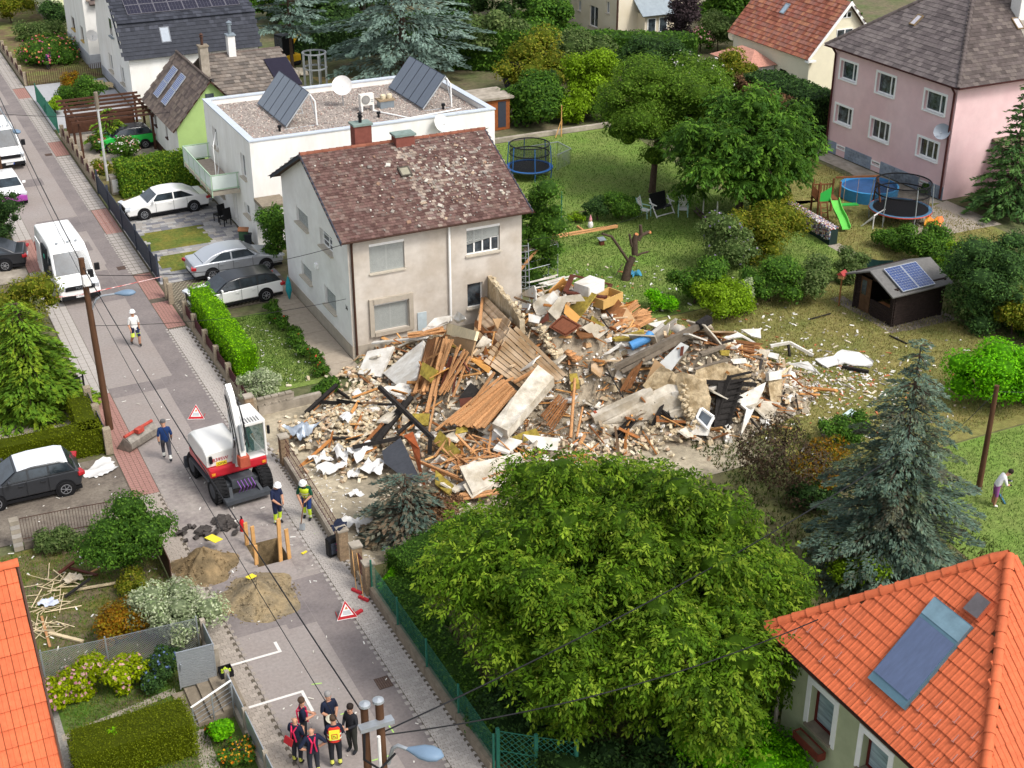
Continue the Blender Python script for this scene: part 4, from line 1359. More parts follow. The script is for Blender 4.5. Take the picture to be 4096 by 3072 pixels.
# ---------------------------------------------------------------- plants
m_leaf=M('leaf',(.1,.15,.05),.6,.12,3,attr=True,trans=.38,spec=.1)
m_need=M('needle',(.1,.15,.1),.75,.15,3,attr=True,trans=.1,spec=.08)
m_bark=M('bark',srgb('4d4036'),.95,.3,9,.8,30)
PAL=dict(
 walnut=['466022','526b28','3c531e','5f7730','76893c'],mid=['43602a','4f6d30','385325','5b7836'],cherry=['506a2a','5c7833','465d27','6a803c'],boxdk=['5c661f','67702a','505b1e','6f7830'],dark=['34492a','3f5730','2c3f24','4a6236'],
 lime=['6a852f','789338','5b7529','86a044'],olive=['66702f','746f33','586429','80803f'],dull=['55683c','64744a','4a5a36','707c52'],
 blue=['55695a','4a5e50','627566','3f5043','6a7a64','56603f','5a5142'],cedar=['71857a','62766a','788b7e','53675a'],bluedk=['4f6158','445248','6a5a48','7a6a54','5a6a5c'],thuja=['5f8a2a','6f9a30','527a26','80a83a'],
 yhedge=['7f8f2a','8c9a32','6d7f28','98a53a'],varieg=['93a078','a5ae88','7f9062','b9bf9f'],rust=['7d5a2a','8d6a33','6e5a2c','7a7030'],
 burnt=['4a3b2e','3f3428','5a4a38','4e4a34'],darkpurple=['3f3536','4c3f40','352e30','54464a'],brown=['7a5a40','8a6a4c','6b4f38'],
 conif=['56722f','668238','4a642b','7a8a3c'],spruce=['46603a','3c5434','54703f','5f7a48'],fresh=['5f9a2c','6faa34','548a28','7db53e'])
PAL={k: np.array([srgb(x) for x in v])*1.06 for k,v in PAL.items()}
for k_,v_ in PAL.items():
 if k_ not in ('blue','cedar','bluedk','burnt','varieg','brown','darkpurple'):
  m_=v_.mean(1,keepdims=True)
  PAL[k_]=np.clip(m_+(v_ - m_)*1.22,.004,1)
def quads(P,N,T,size,asp,fold=.12):
 """folded leaf quads: base, side, tip, side"""
 n=len(P)
 T=T - N*(T*N).sum(1,keepdims=True)
 T/=np.linalg.norm(T,axis=1,keepdims=True)+1e-9
 B=np.cross(N,T)
 s=size[:,None]
 v=np.empty((n,4,3))
 v[:,0]=P - T*s*.5
 v[:,1]=P+B*s*asp*.5 - N*s*fold
 v[:,2]=P+T*s*.5 - N*s*.1
 v[:,3]=P - B*s*asp*.5 - N*s*fold
 return v
def leafobj(name,vq,cols,par,mat):
 n=len(vq)
 me=npmesh(name,vq.reshape(-1,3),np.arange(n*4).reshape(n,4),mat,cols)
 o=link(name,me,par)
 return o
def unit(v):
 return v/(np.linalg.norm(v,axis=-1,keepdims=True)+1e-9)
def lobes(c,r,k,frac,g,up=.25):
 """sub-crowns spread over an ellipsoid"""
 c,r=np.array(c,float),np.array(r,float)
 d=unit(g.normal(size=(k,3))+np.array([0,0,up]))
 rad=g.uniform(.45,.92,(k,1))
 cs=c+d*r*rad
 rs=r.mean()*frac*g.uniform(.45,1.2,k)
 rr=np.stack([rs*1.08,rs*1.08,rs*.85],1)
 return np.vstack([c[None],cs]),np.vstack([(r*.62)[None],rr])
def scatter(cs,rs,n,g,lo=.80,hi=1.05,below=-.45):
 """points on the shells of the lobes, outside their neighbours"""
 w=rs.prod(1)**.66
 out=[]
 got=0
 for _ in range(8):
  m=int((n - got)*2.2)+50
  i=g.choice(len(cs),m,p=w/w.sum())
  d=unit(g.normal(size=(m,3)))
  p=cs[i]+d*rs[i]*(g.uniform(lo,hi,(m,1))+g.exponential(.07,(m,1))*(g.random((m,1)) < .5))+g.normal(size=(m,3))*.03
  q=((p[:,None] - cs[None])/rs[None])
  q=(q**2).sum(2)
  q[np.arange(m),i]=9
  ok=(q.min(1) > .62) & (d[:,2] > below+g.uniform(-.3,.2,m)) & (p[:,2] > .02)
  out.append((p[ok],d[ok],i[ok]))
  got+=ok.sum()
  if got >=n:
   break
 P,Dd,I=(np.concatenate(x) for x in zip(*out))
 return P[:n],Dd[:n],I[:n]
def tint(pal,I,g,k,v=.22,lobev=.16):
 pal=PAL[pal] if isinstance(pal,str) else pal
 c=pal[g.integers(0,len(pal),len(I))]
 return c*(1+g.uniform(-lobev,lobev,k)[I])[:,None]*g.uniform(1 - v,1+v,(len(I),1))
def core(par,cs,rs,mat,pal,f=.80):
 b=MB()
 b.col=tuple(PAL[pal][0]*.7) if isinstance(pal,str) else (.05,.06,.03)  # leaf colour darkened: shade inside the crown is put into the core
 for c,r in zip(cs,rs):
  pr=[]
  n=9
  vs=[]
  for i in range(7):
   t=math.pi*i/6
   for k in range(n):
    a=2*math.pi*k/n
    vs.append((c[0]+r[0]*f*math.sin(t)*math.cos(a),c[1]+r[1]*f*math.sin(t)*math.sin(a),max(.02,c[2]+r[2]*f*math.cos(t))))
  fs=[(i*n+k,i*n+(k+1) % n,(i+1)*n+(k+1) % n,(i+1)*n+k) for i in range(6) for k in range(n)]
  b.add(vs,fs)
 b.build('shaded_core',mat,par,cols=True,kind='stuff')
def limbs(par,base,top,r,cs,g,n=7,mat=None):
 base,top=V(base),V(top)
 b=MB()
 mid=(base+top)/2+V((g.uniform(-.15,.15),g.uniform(-.15,.15),0))
 b.tube([base - V((0,0,.1)),base+V((0,0,.15)),mid,top],[r*1.5,r*1.1,r*.85,r*.5],9)
 b.build('trunk',mat or m_bark,par,smooth=60)
 if n:
  b=MB()
  for i in g.choice(len(cs),min(n,len(cs)),replace=False):
   c=V(cs[i])
   st=mid.lerp(top,g.uniform(0,.9))
   b.tube([st,st.lerp(c,.5)+V((0,0,.2)),c],[r*.5,r*.32,r*.12],6)
  b.build('limb_fan',mat or m_bark,par,smooth=60,kind='stuff')
def tree(name,label,base,c,r,n,leaf,pal,seed,k=26,frac=.34,asp=.5,trunk=.16,cat='tree',group=None,up=.25,has_core=True,below=-.45,mat=None,cl=.66,fl=None,lobev=.16):
 g=np.random.default_rng(seed)
 t=thing(name,label,cat,base,group=group,world=True)
 cs,rs=lobes(c,r,k,frac,g,up)
 P,Dd,I=scatter(cs,rs,n,g,below=below)
 N=unit(Dd*.7+np.array([0,0,.55])+g.normal(size=P.shape)*.45)
 vq=quads(P,N,g.normal(size=P.shape),leaf*g.uniform(.65,1.35,len(P)),asp)
 leafobj('crown',vq,tint(pal,I,g,len(cs),lobev=lobev),t,mat or m_leaf)
 if has_core:
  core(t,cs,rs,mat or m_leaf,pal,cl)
 if trunk:
  limbs(t,base,(c[0],c[1],c[2]+r[2]*.3),trunk,cs,g)
 if fl:
  cols,m,sz=fl
  P,Dd,I=scatter(cs,rs*1.03,m,g,.99,1.04,0)
  vq=np.concatenate([quads(P,unit(Dd+g.normal(size=P.shape)*.2),g.normal(size=P.shape),np.full(len(P),sz),.9,.25) for _ in range(2)])
  fc=np.array([srgb(x) for x in cols])[g.integers(0,len(cols),len(P))]
  leafobj('blossom',vq,np.concatenate([fc,fc])*g.uniform(.85,1.1,(len(vq),1)),t,m_leaf)
 return t
_bs=[100]
def bush(label,base,r,h,pal,n=1800,leaf=.13,name='shrub',k=12,ry=None,cat='shrub',trunk=.05,fl=None,asp=.55,frac=.4,group=None,mat=None,z0=0.):
 _bs[0]+=1
 return tree(name,label,(base[0],base[1],z0),(base[0],base[1],z0+h*.52),(r,ry or r,h*.5),n,leaf,pal,_bs[0],k,frac,asp,trunk,cat,group,.3,True,-.7,mat,fl=fl)
def compound(name,label,base,c,r,n,pal,seed,L=.42,lf=.19,k=46,frac=.26,trunk=.26,group=None):
 """crown of drooping compound leaves (seven leaflets each)"""
 g=np.random.default_rng(seed)
 t=thing(name,label,'tree',base,group=group,world=True)
 cs,rs=lobes(c,r,k,frac,g,.45)
 d0=unit(cs[1:] - np.array(c))
 cs[1:]=np.array(c)+d0*np.array(r)*g.uniform(.62,1.02,(len(cs) - 1,1))
 P,Dd,I=scatter(cs,rs,n,g,.45,1.12,-.5)
 out=unit(Dd*np.array([1,1,.25])+g.normal(size=P.shape)*np.array([.7,.7,.3]))
 ax=unit(out+np.array([0,0,-.1])+np.array([0,0,.35])*g.normal(size=(len(P),1)))
 side=unit(np.cross(ax,np.array([0,0,1.])+g.normal(size=P.shape)*.3))
 base_c=tint(pal,I,g,len(cs),.26,.2)
 vq,cc=[],[]
 dn=np.array([0,0,-1.])
 for tt,sd in ((.25,1),(.25,-1),(.55,1),(.55,-1),(.85,1),(.85,-1),(1.0,0)):
  o=P+ax*L*tt+dn*L*.35*tt*tt
  dr=unit(ax*(.6 if sd else 1)+side*sd*.7+dn*(.25+.35*tt)+g.normal(size=P.shape)*.22)
  s=lf*g.uniform(.6,1.35,len(P))*(1.15 if sd==0 else 1)
  N=unit(np.cross(dr,np.cross(np.array([0,0,1.]),dr))+g.normal(size=P.shape)*.25)
  vq.append(quads(o+dr*s[:,None]*.5,N,dr,s,.42,.08))
  cc.append(base_c*g.uniform(.85,1.15,(len(P),1)))
 leafobj('crown',np.concatenate(vq),np.concatenate(cc),t,m_leaf)
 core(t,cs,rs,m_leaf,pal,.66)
 limbs(t,base,(c[0],c[1],c[2]+r[2]*.5),trunk,cs,g,18)
 # green fruit
 P,Dd,I=scatter(cs,rs,260,g,.98,1.1,0)
 b=MB()
 b.col=srgb('a9b45a')
 for p in P:
  b.lathe([(.004,-.028),(.022,-.018),(.028,0),(.022,.018),(.004,.028)],p,None,6)
 b.build('fruit_scatter',m_leaf,t,cols=True,kind='stuff')
 return t
def conifer(name,label,base,h,r,pal,seed,n_whorl=16,n_br=9,droop=.25,lift=.1,spray=.34,wid=.5,dens=9,z0=.08,trunk=.14,top=.02,cat='conifer',group=None,gap=0.,power=.9,jit=.25,mat=None):
 """whorls of branches carrying flat needle sprays"""
 g=np.random.default_rng(seed)
 t=thing(name,label,cat,base,group=group,world=True)
 base=np.array(base,float)
 P,Dr,Nn,C,Sz=[],[],[],[],[]
 pal_=PAL[pal]
 b=MB()
 for i in range(n_whorl):
  f=(i+.5)/n_whorl
  z=h*(z0+(1 - z0)*f)
  R0=r*((1 - f)**power+top)
  nb=max(4,int(n_br*(.55+.6*(1 - f))))
  for k in range(nb):
   if g.random() < gap:
    continue
   a=2*math.pi*(k+g.uniform(-.35,.35))/nb+i*.7
   L=R0*g.uniform(1 - jit,1+jit*.6)
   zz=z+g.uniform(-.4,.4)*h/n_whorl
   d=np.array([math.cos(a),math.sin(a),0])
   s=np.array([-d[1],d[0],0])
   m=max(5,int(dens*(L/spray)))
   tt=g.uniform(.12,1,m)**.75
   zc=lift*L*tt - droop*L*tt*tt
   wd=wid*L*.5*(1.05 - tt)+spray*.3
   off=g.uniform(-1,1,m)*wd
   p=base+d*(L*tt)[:,None]+s*off[:,None]+np.array([0,0,1.])[None]*(zz+zc+g.normal(size=m)*.05*spray - abs(off)*.15)[:,None]
   dr=unit(d*1.0+s*(off/(wd+1e-3))[:,None]*.9+np.array([0,0,1.])*(-.15 - droop*.5+g.normal(size=m)*.2)[:,None])
   P.append(p)
   Dr.append(dr)
   Nn.append(unit(np.array([0,0,1.])+g.normal(size=(m,3))*.35))
   bc=pal_[g.integers(0,len(pal_))]*g.uniform(.85,1.15)
   C.append((bc*.5+pal_[g.integers(0,len(pal_),m)]*.5)*g.uniform(.8,1.2,(m,1)))
   Sz.append(spray*g.uniform(.6,1.25,m)*(.7+.5*(1 - f)))
   if L > .5:
    b.tube([base+np.array([0,0,zz]),base+d*L*.8+np.array([0,0,zz+lift*L*.8 - droop*L*.64])],[.035,.01],4,False)
 P,Dr,Nn,C,Sz=(np.concatenate(x) for x in (P,Dr,Nn,C,Sz))
 leafobj('crown',quads(P,Nn,Dr,Sz,.38,.06),C,t,mat or m_need)
 b.build('branch_fan',m_bark,t,kind='stuff')
 MB().tube([V(base) - V((0,0,.1)),V(base)+V((0,0,h*.5)),V(base)+V((0,0,h*.98))],[trunk,trunk*.6,.02],9).build('trunk',m_bark,t,smooth=60)
 return t
def hedge(label,pts,w,h,pal,n,leaf=.07,seed=1,name='hedge',round_=.12,z0=0.,asp=.6,cat='hedge',mat=None):
 """clipped hedge along a path, leaves over a solid core"""
 g=np.random.default_rng(seed)
 t=thing(name,label,cat,(pts[0][0],pts[0][1],z0),world=True)
 b=MB()
 b.col=tuple(PAL[pal][0]*.6)  # darkened leaf colour gives the solid core the hedge's inner shade
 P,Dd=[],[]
 tot=sum((V(q) - V(p)).length for p,q in zip(pts,pts[1:]))
 for p,q in zip(pts,pts[1:]):
  p,q=np.array(p[:2],float),np.array(q[:2],float)
  L=np.linalg.norm(q - p)
  u=(q - p)/L
  s=np.array([-u[1],u[0]])
  c=(p+q)/2
  b.obox((c[0],c[1],z0+h*.47),(L+w*.8,w*.86,h*.92),Matrix(((u[0],s[0],0),(u[1],s[1],0),(0,0,1))))
  m=int(n*L/tot)
  per=2*h+w+.8*w
  e=g.random(m)*per
  l=g.uniform(-L/2 - w*.45,L/2+w*.45,m)
  off=np.where(e < h,-w/2,np.where(e < h+w,e - h - w/2,np.where(e < 2*h+w,w/2,0)))
  z=np.where(e < h,e,np.where(e < h+w,h,np.where(e < 2*h+w,e - h - w,g.random(m)*h)))
  endm=e >=2*h+w
  off=np.where(endm,g.uniform(-w/2,w/2,m),off)
  l=np.where(endm,np.where(g.random(m) < .5,-1,1)*(L/2+w*.45),l)
  # rounded shoulders
  k=np.maximum(0,z/h - (1 - round_*2))*(np.abs(off)/(w/2))*.35
  nz=np.where((e >=h) & (e < h+w),1.,.25)
  d=np.stack([s[0]*np.sign(off)*(1 - nz),s[1]*np.sign(off)*(1 - nz),nz],1)
  wob=.05*np.sin(l*2.3+seed)+.03*np.sin(l*5.1)
  pp=np.stack([c[0]+u[0]*l+s[0]*off*(1 - k*.5),c[1]+u[1]*l+s[1]*off*(1 - k*.5),z0+z*(1 - k*.25)+wob*(z/h)],1)+g.normal(size=(m,3))*.045
  P.append(pp)
  Dd.append(d)
 P,Dd=np.concatenate(P),np.concatenate(Dd)
 P[:,2]=np.maximum(P[:,2],z0+.02)
 N=unit(unit(Dd)+g.normal(size=P.shape)*.5)
 I=(np.abs(P[:,0]*1.7+P[:,1]*1.3).astype(int)) % 9
 leafobj('foliage',quads(P,N,g.normal(size=P.shape)+np.array([0,0,.6]),leaf*g.uniform(.7,1.4,len(P)),asp),tint(pal,I,g,9,.22,.07),t,mat or m_leaf)
 b.build('shaded_core',mat or m_leaf,t,cols=True,kind='stuff')
 return t
# --- trees
compound('walnut_tree','huge spreading walnut tree with drooping leaves in front of the ruin',(18.3,28.6,0),(17.6,28.5,3.6),(4.9,5.8,3.4),23000,'walnut',11,L=.36,lf=.155,k=150,frac=.18)
compound('walnut_tree','broad dark green tree with long leaves beside the play garden',(45.2,62.0,0),(44.8,61.5,4.0),(4.1,3.9,3.4),5200,'mid',12,L=.42,lf=.26,k=60,frac=.2,trunk=.2)
tree('cherry_tree','olive green cherry tree with bare trunk on the back lawn',(43.14,68.22,0),(43.9,68.5,4.8),(4.5,4.3,3.5),21000,.17,'cherry',13,60,.28,.42,.2,below=-.2,up=.1)
conifer('blue_spruce','tall blue spruce standing on the near right lawn',(29.2,29.8,0),9.0,2.95,'blue',14,20,13,.34,.16,.2,.85,19,.02,.17,.06,jit=.5,power=.7)
conifer('blue_cedar','small blue cedar with bare trunk behind the dark roofs',(32.5,105.47,0),10.5,3.3,'cedar',15,9,9,.16,.12,.36,.7,11,.3,.16,.1,power=.6)
conifer('blue_cedar','large blue cedar with layered branches behind the flat roofed house',(40.0,100.5,0),12.5,6.6,'cedar',16,11,11,.2,.1,.42,.75,14,.1,.35,.12,power=.55)
conifer('spruce','dark green spruce in front of the pink house wall',(59.73,55.69,0),8.8,2.6,'spruce',17,20,11,.28,.12,.34,.6,9,.04,.14,.02)
tree('juniper','big dark upright juniper to the right of the trampoline',(51.8,48.71,0),(46.71,43.93,2.7),(1.9,1.9,2.7),9000,.16,'dark',18,34,.34,.35,.12,'conifer',mat=m_need,below=-.8)
tree('thuja','tall dark thuja by the corner of the grey house',(33.67,64.86,0),(30.36,58.49,2.7),(1.6,1.6,2.9),5200,.15,'mid',19,22,.36,.4,.1,'conifer',below=-.8)
# background trees along the far edge
far=[((690,70),4,5.5,'dark','dark tree left of the large cedar'),((1020,75),4.5,8,'dark','tall dark tree right of the large cedar'),((1110,45),4,8,'dark','dark tree at the top edge above the rose shrubs'),
  ((1180,105),3,4,'mid','green tree beside the far cream house'),((1060,140),3.2,4,'dull','dull green tree behind the round sauna'),((1560,75),2.6,4.5,'mid','green tree between the far house and the red roof'),
  ((1910,40),5,9,'dark','dark tree behind the cream gable'),((2190,95),4,11,'olive','yellowish tree behind the pink house chimney'),((1700,-40),5,8,'mid','tree beyond the red roofed house'),
  ((600,45),3,4,'mid','bright green tree behind the small cedar'),((780,20),5,6,'dark','dark tree behind the two cedars'),((930,-10),5,7,'mid','tree at the top edge behind the large cedar'),
  ((1240,20),3.0,3,'mid','green tree at the left end of the far cream house'),((640,-20),4,6,'dark','dark tree at the top edge above the small cedar'),
  ((60,-15),3,5,'dark','dark tree at the top left corner'),((1630,10),3.5,6,'dark','dark tree touching the far end of the red roof')]
SITE=dict(zip([p[0] for p in far],[(39.28,118.67,0),(51.14,111.81,0),(56.98,115.29,0),(54.61,104.24,0),(47.93,101.24,0),(71.04,102.01,0),(72,92,0),(76,74,0),(74,104,0),(37.41,124.93,0),(46.13,126.34,0),(54.72,129.53,0),(64.42,117.33,0),(43.41,137.72,0),(18.76,148.55,0),(81.18,111.48,0)]))
for i,(px,r,h,pal,lab) in enumerate(far):
 p=SITE[px]
 tree('background_tree',lab,(p[0],p[1],0),(p[0],p[1],h*.55),(r,r,h*.5),4200,.32,pal,200+i,26,.34,.55,.15,group='trees along the far gardens')
# --- shrubs of the back gardens
for a in [
 ('bright yellow green shrub in the middle of the back gardens',(48.3,85.2,0),2.5,4.4,'lime',6000,.2,22),
 ('wide green fig shrub behind the back lawn kerb',(44.0,84.8,0),2.7,3.2,'mid',5200,.26,18),
 ('small yellow green shrub beside the planted sapling',(45.6,83.5,0),1.4,2.0,'lime',2400,.16,10),
 ('dark green shrub below the far cream house',(55.47,88.65,0),2.8,3.8,'dark',5600,.2,20),
 ('dull green shrub with roses left of the far cream house',(52.09,93.89,0),3.2,3.6,'dull',5600,.2,20),
 ('dull brownish shrub behind the barrel sauna',(47.07,92.04,0),2.6,4.4,'olive',4200,.2,16),
 ('purple leaved tree in front of the far house windows',(63.4,97.14,0),1.5,6.0,'darkpurple',3400,.2,12),
 ('green shrub at the right end of the far house',(67.24,97.08,0),2.0,3.2,'dull',2600,.18,12),
 ('slim dark shrub beside the barrel sauna',(46.82,88.53,0),1.0,2.8,'dark',1600,.16,8),
 ('olive hedge shrub below the lime shrub',(48.2,83.2,0),1.3,1.8,'mid',2200,.16,10),
 ('olive shrub right of the cherry crown',(59.83,83.55,0),2.4,3.4,'olive',3600,.2,14),
 ('green shrub by the concrete path of the pink house',(58.04,76.95,0),1.8,2.6,'dull',2600,.18,12),
 ('round green shrub left of the white garden chairs',(38.96,64.78,0),1.25,1.7,'mid',2600,.12,12),
 ('dark shrub left of the round shrub by the chairs',(37.71,65.4,0),.95,1.6,'dark',1800,.12,10),
 ('tiny yellow shrub beside the garden gnome',(36.4,65.61,0),.5,.8,'lime',700,.1,6),
 ('low fine leaved shrub right of the ruin',(34.07,52.65,0),.85,1.1,'fresh',1700,.1,9),
 ('green shrub at the left of the shrub border',(36.14,52.71,0),1.5,2.3,'mid',3600,.14,14),
 ('yellow green shrub in front of the shrub border',(36.47,50.34,0),1.6,1.9,'lime',3600,.13,14),
 ('tall olive shrub behind the shrub border',(42.75,56.07,0),2.1,3.2,'olive',4400,.15,16),
 ('dull green shrub right of the white leaved shrub',(39.64,51.31,0),1.7,2.0,'mid',3200,.14,14),
 ('dark green shrub at the right end of the border',(41.67,50.97,0),1.7,1.9,'dull',3200,.14,14),
 ('olive shrub behind the bottle wall',(46.59,61.46,0),1.6,2.6,'olive',3000,.15,12),
 ('green shrub beside the shed by the bird table',(44.83,51.44,0),1.2,1.7,'dull',2400,.13,10),
 ('leafy shrub behind the shed roof',(50.35,51.95,0),1.5,1.7,'mid',3400,.15,14),
 ('green shrub between trampoline and shed',(50.27,54.67,0),1.2,1.1,'mid',2200,.14,12),
 ('pink flowering shrub right of the shed',(48.81,48.79,0),1.2,2.0,'mid',2400,.13,10),
 ('bright shrub behind the right side of the shed',(49.88,48.27,0),1.6,2.6,'lime',3200,.14,12),
 ('broad dull shrub right of the shed',(47.61,44.85,0),2.3,2.6,'dull',4400,.15,16),
 ('brown green shrub at the right edge behind the dry lawn',(47.74,42.99,0),1.6,2.2,'olive',2600,.15,12),
 ('dark shrub at the right edge below the juniper',(51.44,46.15,0),1.4,2.4,'dark',2400,.15,12),
 ('bright green laurel on the right lawn edge',(41.4,37.67,0),2.2,2.5,'fresh',4600,.13,18),
 ('bright green laurel at the right edge of the picture',(43.05,37.34,0),1.8,2.9,'fresh',3600,.13,14),
 ('yellow green shrub at the foot of the blue spruce',(27.75,29.65,0),1.3,1.9,'lime',3000,.1,12),
 ('green shrub behind the burnt shrub',(33.58,37.93,0),1.1,1.5,'mid',2000,.12,10),
 ('dark leaved shrub under the left of the spruce',(29.59,34.37,0),1.2,1.0,'dark',1800,.12,10),
 ('bright green rounded shrub at the bottom edge',(18.2,22.6,0),1.9,2.7,'fresh',5600,.1,20),
 ('olive green shrub at the bottom edge beside the bright one',(19.0,23.9,0),1.2,1.7,'olive',3000,.09,14),
 ('dark green shrub behind the green wire gate',(14.19,28.69,0),1.2,1.4,'dark',2800,.13,12),
 ('dark shrub below the walnut tree near the near house',(19.91,25.2,0),1.3,2.6,'dull',3000,.12,12),
 ('dark shrub under the walnut tree near the wire gate',(16.0,24.6,0),1.5,1.5,'dark',3000,.13,12),
 ('leafy shrub under the walnut tree, left of the near house',(18.6,25.2,0),1.4,1.6,'mid',3000,.12,12),
 ('green climber over the wire fence',(13.39,33.3,0),.7,1.2,'mid',1800,.11,9),
 ('dark green shrub behind the brick posts',(15.51,37.23,0),1.15,1.2,'dark',3000,.1,12),
 ('shrub on the left edge above the parked van',(6.41,77.07,0),1.5,3.2,'dark',3000,.13,14),
 ('olive juniper beside the white van',(5.06,62.74,0),2.6,3.0,'olive',6000,.14,22),
 ('round green shrub at the corner of the littered garden',(5.72,41.55,0),1.35,3.0,'mid',6200,.1,22),
 ('white edged shrub at the corner of the wire fence',(6.15,37.57,0),1.5,1.75,'varieg',4600,.1,18),
 ('rust brown shrub in the littered garden',(4.39,37.75,0),.95,1.4,'rust',2600,.09,12),
 ('small dull shrub by the paved pillar',(3.56,44.09,0),.9,.8,'dull',1800,.1,9),
 ('low olive shrub below the round shrub',(5.45,40.03,0),.8,.9,'olive',1700,.09,9),
 ('cream edged shrub by the low garden wall',(13.58,52.24,0),1.05,1.3,'varieg',2800,.1,12),
 ('spiky green plant in front of the grey house',(16.45,51.41,0),.7,.8,'mid',1500,.14,8),
 ('rust topped conical shrub beside the pergola',(15.35,106.48,0),.9,2.2,'rust',1800,.14,8),
 ('green shrub left of the pergola',(15.73,103.43,0),1.9,1.9,'mid',3000,.15,14),
 ('yellow green shrub in front of the pergola',(13.52,102.17,0),.8,1.2,'lime',1300,.14,8),
 ('dark shrub at the top left by the garden posts',(15.19,134.78,0),2.2,3.2,'olive',3000,.2,14),
 ('dark shrub against the far white wall',(18.33,129,0),1.6,3.2,'dark',2400,.2,12),
 ('grey green herbs in the far flower garden',(16.39,126.92,0),2.2,1.6,'dull',2600,.18,14),
 ('green climber on the wall behind the silver car',(19.05,67,0),1.1,3.4,'mid',3400,.14,14),
 ('green shrub by the pink house wall plants',(57.83,60.48,0),.5,.7,'mid',700,.12,6),
]:
 bush(a[0],a[1],a[2],a[3],a[4],a[5],a[6],k=a[7])
# flowering and special ones
bush('white blossoming rose shrub behind the cherry tree',(55.65,82.79,0),3.4,3.6,'cherry',5200,.2,k=18,fl=(('e8e4da','f0ece4'),90,.16))
bush('pink flowering oleander beside the far house',(65.72,97.46,0),1.3,2.2,'mid',1800,.15,k=9,fl=(('d99a9c','e0aeb0'),130,.18))
bush('white rose shrub beside the pergola',(15.67,89.26,0),1.1,1.4,'mid',2200,.12,k=10,fl=(('f0ece8','e6dcd4','e9b3a8'),90,.14))
bush('tall lilac flowering buddleia in the shrub border',(39.73,55.36,0),2.0,3.0,'dull',4400,.14,k=16,fl=(('8f7fa6','9d8cb0'),60,.14))
bush('white leaved shrub in the shrub border',(37.72,50.85,0),.65,1.7,'varieg',1900,.11,k=8)
bush('flower bed full of roses in the far garden',(15.68,117.99,0),2.6,1.3,'mid',4200,.16,k=20,ry=4.5,fl=(('d96a58','e38a78','d86a9c','e6d86a'),130,.2))
bush('rose shrub with pink blooms by the stone posts',(14.47,91.19,0),.7,1.2,'mid',1300,.12,k=8,fl=(('e08f80','e6a598'),30,.16))
bush('small rose shrub beside the meter box',(13.85,86.62,0),.7,.9,'olive',1200,.11,k=8,fl=(('efe6d6','e59a8c'),26,.14))
bush('pink hydrangea row along the wire fence',(2.85,35.77,0),1.05,1.1,'yhedge',4200,.11,k=16,ry=.7,fl=(('d9a3a8','e0b4b4','c98a9c','d8b8a8'),150,.13))
bush('pink hydrangea at the house end of the fence',(2.13,35.4,0),.75,1.0,'yhedge',2400,.11,k=10,ry=.75,fl=(('c886a0','d09aae','d9a3a8'),80,.13))
bush('pale pink hydrangea at the gate end of the fence',(4.2,35.47,0),.7,1.1,'yhedge',2400,.11,k=10,fl=(('dcaaa8','e4bcb4'),70,.13))
bush('blue flowering shrub beside the grey metal gate',(5.26,35.26,0),.75,1.1,'dark',2600,.1,k=10,fl=(('5f74a0','7488b0'),60,.1))
bush('orange marigolds below the garden wall',(6.42,30.66,0),.55,.6,'mid',1500,.09,k=8,fl=(('e6a020','e8b440','d97a20'),110,.08))
bush('orange flowering plant beside the stairs',(5.98,32.02,0),.22,.5,'mid',500,.08,k=5,fl=(('c2701f','d48a2a'),40,.08))
bush('leafy bright green plants beside the garden stairs',(6.22,31.74,0),.42,.8,'fresh',1500,.12,k=8)
for i in range(8):
 y=53.3+i*1.08
 bush(('rose shrub with red blooms at the street end of the house path','low rose shrub, second along the house path','low rose shrub, third along the house path','low rose shrub, fourth along the house path','low rose shrub, fifth along the house path','low rose shrub, sixth along the house path','low rose shrub, seventh along the house path','rose shrub at the car end of the house path')[i],
   (16.75+.1*math.sin(i*2),y,0),.42,.75,'mid',900,.1,'rose_shrub',6,fl=(('b8322c','c9563f'),14 if i < 2 else 2,.1),group='roses along the house path')
conifer('cypress','yellow green drooping cypress beside the brown pole',(4.69,55.76,0),4.9,2.5,'conif',31,14,13,.55,.25,.34,.75,14,.05,.12,.1,power=.55)
conifer('cypress','weeping green conifer in front of the green car',(15.5,92.06,0),2.7,1.7,'conif',32,8,8,.5,.35,.34,.5,9,.1,.07,.1,power=.6)
for i,dx in enumerate((-.35,0,.4)):
 conifer('golden_thuja',('golden dwarf thuja at the bottom edge, left of three','golden dwarf thuja at the bottom edge, tallest of three','golden dwarf thuja at the bottom edge, right of three')[i],V((3.22,32.02,0))+V((dx*1.5,.15*(i % 2),0)),1.0+.25*(i % 2),.5,'thuja',40+i,9,9,-.1,.35,.15,.7,10,.05,.04,.05,power=.7,group='golden thujas in the lower garden')
conifer('dwarf_cone','small clipped green cone behind the brick post',(13.48,36.52,0),.95,.5,'fresh',44,12,14,0,.3,.1,.9,12,.02,.03,.02,power=.8)
# burnt and broken ones at the ruin
tree('burnt_shrub','scorched brown shrub beside the charred wall',(30.9,38.19,0),(28.76,35.55,1.9),(1.7,1.5,1.9),3000,.14,'burnt',51,16,.4,.5,.08,'shrub',has_core=False,below=-.9)
tree('burnt_shrub','withered brown shrub between the ruin and the spruce',(31.66,36.8,0),(30.28,35.19,1.2),(1.2,1.2,1.2),1900,.13,'rust',52,12,.4,.5,.06,'shrub',has_core=False,below=-.9)
t=conifer('broken_spruce','toppled dusty spruce lying behind the iron fence',(15.22,39.51,0),2.6,1.9,'bluedk',53,9,10,.5,.3,.3,.8,11,.05,.09,.15,gap=.25,power=.4)
bush('withered brown branches left of the toppled spruce',(16.59,39.71,0),1.2,1.1,'brown',1500,.13,k=9,name='broken_branch_heap')
